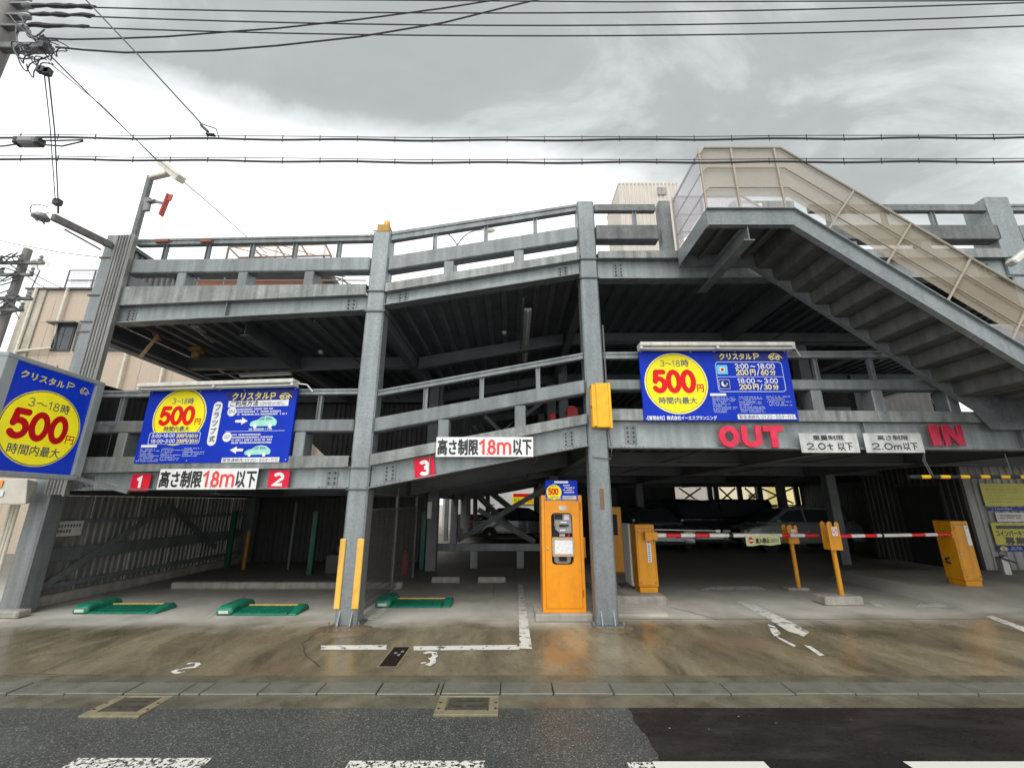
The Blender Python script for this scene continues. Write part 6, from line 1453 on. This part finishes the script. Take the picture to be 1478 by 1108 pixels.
def fork(X, Y, ztop, zb, lab, blab, bw, bd):
    t = thing('arm_rest_post', lab, 'post', (X, Y, zb), 'yellow fork posts for the barrier arms')
    obj('post', MB().tube([(X, Y, zb), (X, Y, .93)], .038, 12), 'orange2', t, smooth=True)
    prof = [(-.10, .84), (.10, .84), (.10, ztop), (.065, ztop+.03), (.03, ztop), (.03, ztop-.05), (-.02, ztop-.05), (-.02, ztop), (-.06, ztop+.03), (-.10, ztop)]
    # two plates side by side, the arm drops between
    for dy in (-.09, .07):
        fm_ = Matrix(((1, 0, 0, X), (0, 0, -1, Y+dy), (0, 1, 0, 0), (0, 0, 0, 1))); obj('fork_plate', MB().prism(prof, fm_, -.008, .008), 'orange2', t)
    obj('side_plate', MB().box(X-.1, X-.088, Y-.08, Y+.06, .845, .95), 'orange2', t); obj('side_plate', MB().box(X+.088, X+.1, Y-.08, Y+.06, .845, .95), 'orange2', t)
    obj('sticker', MB().box(X-.035, X+.06, Y-.102, Y-.0995, ztop-.2, ztop-.06), 'white', t); sm_ = MB()
    ribbon(sm_, [(X+.0125+.035*math.cos(k*PI/8), ztop-.13+.045*math.sin(k*PI/8)) for k in range(16)] + ['c'], .009, 0, frame((0, Y-.103, 0), (0, -1, 0))); sm_.bar((X-.012, Y-.104, ztop-.155), (X+.037, Y-.104, ztop-.105), .002, .009); obj('sticker_mark', sm_, 'red', t)
    solo('post_footing', blab, 'concrete block', MB().box(X-bw*.62, X+bw*.38, Y-bd/2, Y+bd/2, 0, zb-.001), 'conc', bevel=.02)
    return t
fork(fk1.x, 8.9, 1.16, .05, 'farther fork post catching the end of the left barrier arm', 'low concrete footing under the farther fork post', .42, .2)
fork(gnd(1215, 858, .14).x, gnd(1215, 858, .14).y, 1.27, .14, 'nearer fork post with a red and white sticker catching the right barrier arm', 'worn concrete block under the nearer fork post', .62, .3)
YR = gnd(1400, 846, .16).y
zbR = .16; x0r, x1r = gnd(1396, 846, .16).x, gnd(1422, 846, .16).x
brm = barrier(x0r, x1r, YR, zbR, 1.12, 'yellow barrier machine at the far right of the entrance lane'); obj('arm_hub', MB().box(x0r-.05, x0r-.001, YR-.02, YR+.1, .98, 1.1), 'orange2', brm)
obj('notice_strip', MB().box(x1r-.1, x1r-.03, YR-.006, YR-.002, .85, 1.2), 'white', brm); obj('handle', MB().tube([(x0r-.002, YR+.2, .62), (x0r-.07, YR+.2, .6), (x0r-.07, YR+.2, .55), (x0r-.002, YR+.2, .52)], .02, 8), 'rubber', brm, smooth=True)
p = Vector((x0r-.02, YR+.04, 1.04)); q = at(1204, 772, 7.8); q.z = 1.05
arm(p, q, [(0, .01, 'armwhite'), (.01, .13, 'armred'), (.13, .24, 'armwhite'), (.24, .36, 'armred'), (.36, .60, 'armwhite'), (.60, .62, 'rubber'), (.62, .66, 'armwhite'), (.66, .76, 'armred'), (.76, .87, 'armwhite'), (.87, 1.0, 'armred')], None, r=.03, parts=brm)
# flap locks
def flap(x0, x1, y, lab, first=None):
    t = thing('flap_lock', lab, 'wheel lock', (x0, y, 0), 'green flap wheel locks')
    W_ = x1-x0; hw = .24
    prof = [(0, 0), (0, .07), (.03, .105), (.08, .125), (.52, .13), (.60, .10), (.63, .05), (.63, 0)]   # along depth
    fm_ = Matrix(((0, 0, 1, x0), (1, 0, 0, y-.02), (0, 1, 0, 0), (0, 0, 0, 1)))
    obj('housing', MB().prism(prof, fm_, 0, hw), 'green', t, bevel=.025, smooth=True)
    fl_ = [(0, .012), (.02, .026), (.38, .058), (.40, .05), (.40, .006), (0, .006)]
    fm2 = Matrix(((0, 0, 1, x0), (1, 0, 0, y), (0, 1, 0, 0), (0, 0, 0, 1)))
    fp = obj('flap_plate', MB().prism(fl_, fm2, hw+.005, W_-.14), 'green', t)
    rbm = MB()
    for k in range(12): xx = x0+hw+.05+k*(W_-hw-.22)/11; rbm.bar((xx, y+.04, .032), (xx, y+.36, .060), .012, .008)
    obj('tread_rib', rbm, 'green', fp); obj('flap_edge', MB().bar((x0+hw+.02, y+.39, .064), (x0+W_-.15, y+.39, .064), .02, .012), 'guard', fp)
    ramp = [(0, 0), (0, .02), (.26, .085), (.36, .09), (.43, .04), (.43, 0)]; obj('end_block', MB().prism(ramp, fm2, W_-.13, W_), 'green', t, bevel=.012)
    bt = MB()
    for yy_ in (.1, .3, .48): bt.lathe([(.014, .0), (.014, .012), (.006, .016)], Matrix.Translation((x0+hw*.5, y+yy_, .128)), 8)
    obj('bolt', bt, 'bolt', t); obj('hinge', MB().tube([(x0+hw+.005, y+.40, .035), (x0+W_-.14, y+.40, .035)], .014, 8), 'bolt', t, smooth=True)
    obj('number_label', MB().box(x0+.05, x0+hw-.05, y-.0225, y-.0205, .03, .07), 'offwhite', t)
    return t
g1 = gnd(103, 886); flap(g1.x, gnd(224, 886).x, g1.y, 'green flap lock nearest the left wall in bay one')
g1 = gnd(311, 888); flap(g1.x, gnd(427, 888).x, g1.y, 'green flap lock in bay two left of the column with yellow guards')
g1 = gnd(541, 877); flap(g1.x, gnd(650, 877).x, g1.y, 'green flap lock in bay three right of the column with yellow guards')
# wheel stops
for (x0, x1, lab) in ((622, 663, 'left grey concrete wheel stop in bay three'), (689, 730, 'right grey concrete wheel stop in bay three')):
    a, b = gnd(x0, 841), gnd(x1, 841); solo('wheel_stop', lab, 'wheel stop', MB().hexa([(a.x, a.y, 0), (b.x, a.y, 0), (b.x, a.y+.14, 0), (a.x, a.y+.14, 0), (a.x+.01, a.y+.02, .11), (b.x-.01, a.y+.02, .11), (b.x-.01, a.y+.12, .11), (a.x+.01, a.y+.12, .11)]), 'conc', 'wheel stops in bay three', bevel=.012)
a, b = gnd(245, 850), gnd(566, 848)
solo('bay_kerb', 'low pale concrete kerb across the back of bays one and two', 'kerb', MB().box(a.x, B[0]+.1, a.y, a.y+.15, 0, .12), 'conc', bevel=.015)
# sensor posts and pipes at the back
def post(px, pyb, pyt, w, m, lab, cat='post', name='post', grp=None):
    g = gnd(px, pyb); z = at(px, pyt, g.y).z; return solo(name, lab, cat, MB().box(g.x-w/2, g.x+w/2, g.y, g.y+w, 0, z), m, grp, bevel=.008)
post(445, 830, 737, .12, 'greend', 'dark green sensor post at the back of bay two', name='sensor_post', grp='green sensor posts'); post(608, 822, 738, .12, 'greend', 'dark green sensor post beside the labelled inner column', name='sensor_post', grp='green sensor posts')
post(350, 822, 765, .07, 'mustard', 'dim yellow pipe guard in the dark behind bay one', name='pipe_guard'); post(415, 822, 725, .06, 'inner', 'thin grey conduit pipe standing behind bay two', name='conduit_pipe')
post(325, 820, 737, .1, 'greend', 'dark green post against the left wall behind bay one', name='sensor_post', grp='green sensor posts')
ncl = at(619, 737, 11.1); solo('column_notice', 'narrow white notice on the inner column behind bay three', 'sign', MB().box(ncl.x-.05, ncl.x+.05, 11.17, 11.19, at(619, 748, 11.1).z, at(619, 724, 11.1).z), 'white')
# mesh partition
mf = thing('mesh_fence', 'dark wire mesh partition between bays two and three', 'fence', (B[0], 8.6, 0))
for Y in (8.63, 10.4, 6.9): obj('fence_post', MB().tube([(B[0], Y, 0), (B[0], Y, deckz(1, B[0])-.3)], .03, 8), 'galv_dark', mf, smooth=True)
obj('fence_rail', MB().tube([(B[0], 6.9, 1.5), (B[0], 10.4, 1.5)], .018, 6), 'inner', mf)
wmb = MB()
for k in range(36): y = 6.9 + k*.1; wmb.box(B[0]-.002, B[0]+.002, y, y+.008, .05, 1.5)
for k in range(15): z = .06 + k*.1; wmb.box(B[0]-.002, B[0]+.002, 6.9, 10.4, z, z+.008)
o = obj('wire_mesh', wmb, 'inner', mf); o['kind'] = 'stuff'
obj('mesh_sheet', MB().box(B[0]+.004, B[0]+.007, 6.9, 10.4, .04, 1.5), 'net', mf)
fe = gnd(584, 828); ext_ = thing('fire_extinguisher', 'dim red fire extinguisher standing behind the mesh partition', 'fire extinguisher', fe)
obj('cylinder', MB().lathe([(.07, 0), (.075, .02), (.075, .42), (.04, .5), (.02, .52)], Matrix.Translation(fe), 14), 'redplastic', ext_, smooth=True); obj('valve', MB().box(fe.x-.05, fe.x+.03, fe.y-.015, fe.y+.015, .52, .56), 'rubber', ext_)
bx = gnd(470, 836); solo('storage_box', 'dark plastic box stored behind bay two', 'box', MB().box(bx.x-.3, bx.x+.25, bx.y+.6, bx.y+1.0, 0, .45), 'dark', bevel=.03)
bx = gnd(452, 834); solo('storage_box', 'dim brown carton stored beside the dark plastic box', 'box', MB().box(bx.x+.0, bx.x+.5, bx.y+1.2, bx.y+1.6, 0, .55), 'brown', bevel=.01)
# wall notice
PW = Vector((-7.49, 0, 0)); wn_ = thing('wall_notice', 'white notice with two dark lines on the left corrugated wall', 'sign', mtx=frame(onp(92, 763, PW, Vector((1, 0, 0))), (1, 0, 0)))
a, b = lc(wn_, 66, 765), lc(wn_, 119, 762); obj('panel', put(MB().prism(rr(a[0], b[0], -.12, .12), I4, -.004, 0), wn_), 'offwhite', wn_)
fm_ = MB(); Rq = random.Random(4)
for row, end in ((.045, .95), (-.04, .65)):
    u = a[0]+.08
    while u < a[0] + (b[0]-a[0])*end: fm_.flat(rr(u, u+.03, row-.022, row-.004), I4, .002); fm_.flat(rr(u, u+.035, row+.002, row+.022), I4, .002); u += .05
o = obj('fine_print', put(fm_, wn_), 'ink', wn_); o['kind'] = 'stuff'
# meter box bottom left
mbx = thing('meter_box', 'beige meter box low on the left corner column', 'utility box', at(25, 710, 6.55))
obj('body', MB().hexa([at(-40, 728, 6.5), at(37, 727, 6.5), at(48, 725, 6.8), at(-20, 725, 6.8), at(-40, 690, 6.5), at(40, 691, 6.5), at(56, 695, 6.8), at(-20, 692, 6.8)]), 'pipe', mbx, bevel=.01)
a = at(3, 712, 6.49); obj('label', MB().box(a.x-.15, a.x+.02, 6.485, 6.492, a.z-.04, a.z+.04), 'white', mbx)
a = at(2, 698, 6.49); obj('emblem', MB().box(a.x-.15, a.x+.02, 6.484, 6.492, a.z-.05, a.z+.05), 'beacon', mbx)
cp = MB()
for dxq in (.0, .055, .11): cp.tube([(A[0]-.22-dxq, 6.86, 0), (A[0]-.22-dxq, 6.86, at(30, 728, 6.8).z)], .022, 8)
solo('conduit_bundle', 'pale vertical conduit pipes beside the foot of the left column', 'pipe', cp, 'pipe', smooth=True)
solo('corner_kerb', 'dark stained kerb block at the foot of the left column', 'kerb', MB().box(-8.8, -7.1, 6.78, 6.98, 0, .1), 'conc', bevel=.02)
# height bar
zh = zz_(688, 6.3); hb = thing('height_bar', 'black and yellow striped height limit bar hanging at the right', 'height bar', (at(1312, 688, 6.3).x, 6.3, zh))
xs_ = [at(x, 688, 6.3).x for x in (1312, 1329, 1342, 1356, 1370, 1385, 1398, 1414, 1427, 1443, 1456, 1471, 1485, 1500, 1515, 1530)]
for i in range(len(xs_)-1): obj('bar_segment', MB().tube([(xs_[i], 6.3, zh), (xs_[i+1]-.001, 6.3, zh)], .027, 10), 'rubber' if i % 2 == 0 else 'warn', hb, smooth=True)
hg = MB()
for x in (1345, 1348): hg.tube([at(x, 688, 6.3), at(x-13, 664, 6.3), at(1334, 646, 6.33)], .006, 5)
hg.tube([at(1462, 688, 6.3), at(1450, 655, 6.33)], .006, 5); obj('hanging_cord', hg, 'cableg', hb)
# posters on the right wall
def poster(name, x0, y0, x1, y1, m, lab, fn):
    s = thing(name, lab, 'sign', mtx=frame((XR+.8, 10.36, 1.4), (0, -1, 0))); u0, u1, v0, v1 = rect(s, x0, y0, x1, y1)
    a = lc(s, x0 + (738-x0)*0, (y0+y1)/2)[0]; obj('panel', put(MB().prism(rr(u0, u1, v0, v1), I4, -.006, 0), s), m, s); fn(s); return s
poster('wall_poster', 1418, 697.5, 1490, 730, 'poster', 'faded yellow poster topmost on the right wall', lambda s: fine(s, (1425, 704, 1475, 726), 5, 'mustard', .003, h=.25))
poster('wall_poster', 1426, 731.5, 1495, 737, 'navy', 'narrow navy strip under the topmost yellow poster', lambda s: fine(s, (1432, 732.5, 1462, 736), 1, 'finew', .003))
poster('wall_notice', 1438, 739.5, 1500, 752.5, 'offwhite', 'white notice with two dark lines on the right wall', lambda s: fine(s, (1443, 742, 1473, 749), 2, 'ink', .003))
def p3(s): patch(s, 'heading_strip', (1437, 758, 1490, 763), 'ink', .002, .03); kan(s, 'コインパーキング', (1437.5, 765, 1488, 773.5), 'ink', .03, .003); kan(s, '募集中', (1451, 775, 1494, 785), 'ink', .05, .003)
poster('wall_poster', 1434, 754.5, 1497, 786, 'poster', 'yellow coin parking recruitment poster lowest on the right wall', p3)
poster('wall_poster', 1440, 787, 1500, 795.5, 'navy', 'navy strip with a car emblem under the lowest yellow poster', lambda s: (caricon(s, (1443, 788, 1455, 794.5), 'paley'), fine(s, (1458, 788.5, 1475, 794), 2, 'finew', .003)))
g = gnd(1455, 840); pp = thing('tap_post', 'short grey tap post standing before the right wall posters', 'post', g)
obj('post', MB().box(g.x-.07, g.x+.07, g.y-.07, g.y+.07, 0, .5), 'silver', pp, bevel=.01); obj('tap', MB().tube([(g.x-.12, g.y-.09, .5), (g.x, g.y-.09, .46), (g.x+.16, g.y-.12, .40)], .02, 6).tube([(g.x-.12, g.y-.09, .5), (g.x-.02, g.y-.09, .54)], .02, 6), 'dark', pp, smooth=True)
# things on the decks
def lampbox(pa, pb, Y0, Y1, z, lab):
    a = at(*pa, Y0); t = thing('ceiling_lamp', lab, 'lamp', a, 'fluorescent lamps under the decks'); b = Vector((at(*pb, Y1).x, Y1, a.z)) 
    b = at(*pb, Y1); obj('housing', MB().bar(a, b, .14, .05), 'offwhite', t, bevel=.006); d_ = Vector((0, 0, -.04)); obj('tube_lamp', MB().tube([a + d_, b + d_], .018, 8), 'lampw', t, smooth=True)
lampbox((281, 470), (308, 492), 7.5, 8.5, 0, 'fluorescent lamp under the left roof deck close to the left column')
lampbox((762, 446), (757, 520), 7.4, 10.4, 0, 'long pale fluorescent lamp under the ramped middle roof deck')
lampbox((347, 541), (420, 538), 9.2, 9.2, 0, 'fluorescent lamp on the cross beam above the left price board')
solo('conduit_run', 'thin pale conduit along the cross beam under the left roof deck', 'conduit', MB().tube([at(296, 541, 9.1), at(585, 527, 9.1)], .02, 6), 'cableg', smooth=True)
p = at(284, 508, 8.2); am = thing('amber_lamp', 'amber rotating lamp hanging under the left roof deck', 'lamp', p)
obj('housing', MB().box(p.x-.12, p.x+.12, 8.1, 8.3, p.z-.0, p.z+.10), 'amberd', am, bevel=.02); obj('lens', MB().lathe([(.02, -.15), (.08, -.12), (.085, -.02)], Matrix.Translation((p.x, 8.2, p.z)), 14), 'amberd', am, smooth=True)
a, b = at(228, 484, 7.6), at(202, 516, 7.4); ags = thing('hanging_arrow', 'orange edge-on arrow sign hanging under the left roof deck', 'sign', a)
obj('panel', MB().bar(a, b, .05, .04), 'tape', ags); obj('hook', MB().bar(at(224, 480, 7.6), at(230, 492, 7.6), .05, .1), 'rust', ags)
p = at(1055, 430, 8.0); cl_ = thing('ceiling_spotlight', 'small white spotlight hanging under the right roof deck', 'lamp', p)
obj('lens', MB().lathe([(.01, -.07), (.05, -.04), (.055, .02), (.02, .05)], Matrix.Translation(p), 14), 'offwhite', cl_, smooth=True); obj('stem', MB().tube([p, p + Vector((-.02, 0, -.35))], .012).tube([p, p+Vector((0, 0, .2))], .012), 'cableg', cl_)
for (x, y, lab) in ((463, 508, 'small round sensor under the left roof deck near the second column'), (728, 480, 'small round sensor under the middle roof deck')):
    p = at(x, y, 8.6); solo('ceiling_sensor', lab, 'sensor', MB().lathe([(.01, -.05), (.05, -.03), (.06, .02), (.02, .05)], Matrix.Translation(p), 12), 'offwhite', smooth=True)
# red-white bollard and red barriers on the upper deck
g = at(1361, 605, 8.2); zr = deckz(1, 6); bo = thing('traffic_bollard', 'red bollard with a white band on the deck behind the right railing', 'bollard', (g.x, 8.2, zr))
ztb = at(1361, 568, 8.2).z
obj('body', MB().lathe([(.09, 0), (.085, ztb-zr), (.04, ztb-zr+.04)], Matrix.Translation((g.x, 8.2, zr)), 14), 'redplastic', bo, smooth=True); obj('band', MB().lathe([(.092, ztb-zr-.2), (.091, ztb-zr-.1)], Matrix.Translation((g.x, 8.2, zr)), 14), 'white', bo, smooth=True); obj('base', MB().lathe([(.18, 0), (.17, .04)], Matrix.Translation((g.x, 8.2, zr)), 14), 'rubber', bo)
for (x0, x1, y0, lab) in ((818, 834, 588, 'larger red plastic barrier on the ramp deck behind the third column'), (794, 802, 596, 'smaller red plastic barrier on the ramp deck left of the larger one')):
    a, b = at(x0, y0, 9.5), at(x1, y0, 9.5); zd = deckz(1, .6); t = thing('plastic_barrier', lab, 'barrier', (a.x, 9.5, zd), 'red plastic barriers on the ramp')
    obj('body', MB().hexa([(a.x-.05, 9.4, zd), (b.x+.05, 9.4, zd), (b.x+.05, 9.8, zd), (a.x-.05, 9.8, zd), (a.x, 9.5, a.z), (b.x, 9.5, a.z), (b.x, 9.7, a.z), (a.x, 9.7, a.z)]), 'redplastic', t, bevel=.02)
    obj('grip', MB().box(a.x+.05, b.x-.05, 9.57, 9.63, a.z, a.z+.05), 'redplastic', t)
for lv, X in ((1, .4), (1, 3.2), (1, 6.3), (0, -3.4), (0, .2), (0, 6.0)):
    z = deckz(lv, X) - .36; obj('ceiling_conduit', MB().tube([(X, YF+.4, z), (X, 12.5, z)], .018, 6), 'cableg', pk, smooth=True)
for lv in (0, 1): z = deckz(lv, 5) - .4; obj('ceiling_conduit', MB().tube([(C[0]+.3, 9.1, z), (9.8, 9.1, z)], .02, 6), 'cableg', pk, smooth=True)
# inner columns on level two
for (X, Y) in ((-4.1, 11.5), (at(625, 600, 11).x, 11), (at(814, 590, 11.5).x, 11.5), (at(1175, 575, 9.2).x, 9.3), (at(1240, 575, 12.5).x, 12.5)):
    obj('inner_column', MB().box(X-.12, X+.12, Y, Y+.24, deckz(1, X), deckz(0, X)-.2), 'inner', pk)
obj('inner_brace', MB().bar(at(760, 590, 12), at(735, 620, 12), .08, .1).bar(at(690, 650, 12), at(810, 560, 12), .08, .1).bar(at(700, 600, 12.2), at(760, 660, 12.2), .08, .1), 'inner', pk)
# roof level water tank seen beside the stair head
tk = at(1075, 300, 9); tkz = thing('roof_unit', 'pale grey equipment cabinet on the roof deck behind the stair landing', 'cabinet', (tk.x, 9, deckz(0, 5)))
obj('body', MB().box(at(1058, 300, 9).x, at(1148, 300, 9).x, 9, 9.8, deckz(0, 5), at(1075, 289, 9).z), 'clad', tkz, bevel=.02); obj('door', MB().box(at(1063, 300, 9).x, at(1100, 300, 9).x, 8.985, 8.998, deckz(0, 5)+.1, at(1075, 294, 9).z), 'offwhite', tkz)
# ------------------------------------------------------------------ cars inside
paints = {}
def paint(c, n):
    m = mat(n, c, .22, .3, .02, 2); b = m.node_tree.nodes['Principled BSDF']; b.inputs['Coat Weight'].default_value = .8; b.inputs['Coat Roughness'].default_value = .05; M[n] = m; return n
paint((.48, .49, .50), 'paint_silver'); paint((.035, .035, .04), 'paint_black'); paint((.10, .11, .12), 'paint_grey'); paint((.45, .46, .46), 'paint_white'); paint((.03, .01, .012), 'paint_maroon')
PROF = {'hatch': dict(body=[(0, .28), (.0, .62), (.18, .78), (1.0, .92), (3.95, .95), (4.08, .70), (4.08, .28)], cab=[(.75, .90), (1.65, 1.43), (2.3, 1.50), (3.4, 1.45), (4.0, .93)], L=4.08, wh=(.78, 3.3)),
        'van': dict(body=[(0, .28), (.0, .8), (.25, .98), (.7, 1.05), (4.3, 1.08), (4.4, .7), (4.4, .28)], cab=[(.35, 1.02), (1.25, 1.68), (2.0, 1.76), (4.05, 1.74), (4.35, 1.06)], L=4.4, wh=(.75, 3.6)),
        'sedan': dict(body=[(0, .28), (.0, .6), (.2, .74), (1.2, .88), (4.2, .92), (4.5, .82), (4.55, .28)], cab=[(1.0, .86), (1.9, 1.38), (2.5, 1.43), (3.3, 1.38), (4.1, .9)], L=4.55, wh=(.85, 3.65))}
def car(kind, x, y, rz, pm_, lab):
    P = PROF[kind]; mtx = Matrix.Translation((x, y, 0)) @ Matrix.Rotation(rz, 4, 'Z'); t = thing('parked_car', lab, 'car', mtx=mtx, group='cars parked inside')
    Lh = P['L']/2; hw = .84
    def loft(prof, w0, w1, z0, z1, inset=0):
        mb = MB(); n = len(prof)
        def hwz(z): f = min(1, max(0, (z-z0)/(z1-z0))); return w0 + (w1-w0)*f
        for s in (-1, 1):
            mb.v += [mtx @ Vector((px-Lh, s*hwz(pz), pz)) for px, pz in prof]
        mb.f.append(list(range(n))); mb.f.append([n+i for i in range(n)][::-1])
        for i in range(n): j = (i+1) % n; mb.f.append([i, j, n+j, n+i])
        return mb
    b = loft(P['body'], hw, hw-.03, .28, 1); obj('body', b, pm_, t, bevel=.05, smooth=True)
    cabp = P['cab'] ; obj('cabin', loft(cabp, hw-.05, hw-.22, .9, cabp[2][1]), pm_, t, bevel=.05, smooth=True)
    c0 = cabp[0]; zt = max(z for _, z in cabp); zb_ = cabp[0][1] + .04
    wins = MB()
    def wz(z): f = (z-.9)/(cabp[2][1]-.9); return hw-.05 + (-.17)*min(1, max(0, f))
    xa_, xb__ = cabp[1][0], cabp[-2][0]
    polys = [[(cabp[0][0]+.28, zb_+.03), (xa_-.02, zt-.16), (xa_+.45, zt-.12), (xa_+.45, zb_+.03)], [(xa_+.52, zb_+.03), (xa_+.52, zt-.12), (xb__-.3, zt-.13), (xb__+.0, zb_+.03)]]
    for s in (-1, 1):
        for pl in polys: wins.add([mtx @ Vector((px-Lh, s*(wz(pz)+.008), pz)) for px, pz in pl], [(0, 1, 2, 3)])
    for (p0, p1) in ((cabp[0], cabp[1]), (cabp[-1], cabp[-2])):
        q = []
        for f, s in ((.12, -1), (.12, 1), (.88, 1), (.88, -1)):
            px = p0[0]+(p1[0]-p0[0])*f; pz = p0[1]+(p1[1]-p0[1])*f; d_ = -.012 if p0[0] < p1[0] else .012; q.append(mtx @ Vector((px-Lh+d_, s*(wz(pz)-.08), pz+.008)))
        wins.add(q, [(0, 1, 2, 3)])
    obj('window', wins, 'glass', t)
    for wx in P['wh']:
        for s in (-1, 1):
            fm_ = mtx @ Matrix.Translation((wx-Lh, s*(hw-.09), .31)) @ Matrix.Rotation(-s*PI/2, 4, 'X')
            wo = obj('wheel', MB().lathe([(.20, -.1), (.31, -.1), (.31, .1), (.20, .1)], fm_, 20), 'rubber', t, smooth=True)
            rim = MB().lathe([(.02, .10), (.06, .11), (.07, .09)], fm_, 10)
            for k in range(6): a_ = k*PI/3; rim.add([fm_ @ Vector((math.cos(a_+da)*rr_, math.sin(a_+da)*rr_, .095)) for da, rr_ in ((-.3, .06), (.3, .06), (.13, .2), (-.13, .2))], [(0, 1, 2, 3)])
            obj('rim', rim, 'chrome', wo)
    for s in (-1, 1):
        obj('headlight', MB().mbox(mtx, -Lh-.012, -Lh+.12, s*.62-.15, s*.62+.15, .6, .72), 'lampw', t, bevel=.03); obj('taillight', MB().mbox(mtx, Lh-.1, Lh+.012, s*.66-.1, s*.66+.1, .66, .85), 'tail', t, bevel=.02)
        obj('mirror', MB().mbox(mtx, cabp[0][0]+.35-Lh, cabp[0][0]+.47-Lh, s*(hw+.02)-.07, s*(hw+.02)+.07, .95, 1.07), pm_, t, bevel=.03)
    obj('number_plate', MB().mbox(mtx, -Lh-.016, -Lh-.004, -.16, .16, .42, .58), 'white', t); obj('grille', MB().mbox(mtx, -Lh-.01, -Lh+.02, -.4, .4, .62, .7).mbox(mtx, -Lh-.01, -Lh+.02, -.5, .5, .3, .4), 'rubber', t)
gq_ = gnd(1113, 797)
car('hatch', gq_.x + 1.3, gq_.y + .84, 0, 'paint_silver', 'silver hatchback parked sideways behind the fork posts')
gq_ = gnd(1045, 780); car('van', at(1040, 740, 18.6).x, 18.6, math.radians(8), 'paint_black', 'black minivan parked behind the silver hatchback')
car('van', at(985, 745, 17.6).x, 17.8, PI/2+.05, 'paint_black', 'dark minivan facing the entrance with small glinting lights')
car('hatch', at(940, 745, 16.6).x, 16.8, PI/2, 'paint_grey', 'dark grey hatchback facing out left of the minivan')
car('sedan', at(752, 745, 20.4).x, 20.4, PI, 'paint_black', 'dark sedan parked beyond the cross brace')
car('sedan', at(1170, 725, 26).x, 26, 0, 'paint_maroon', 'dark car with a red tail light outside beyond the rear opening')
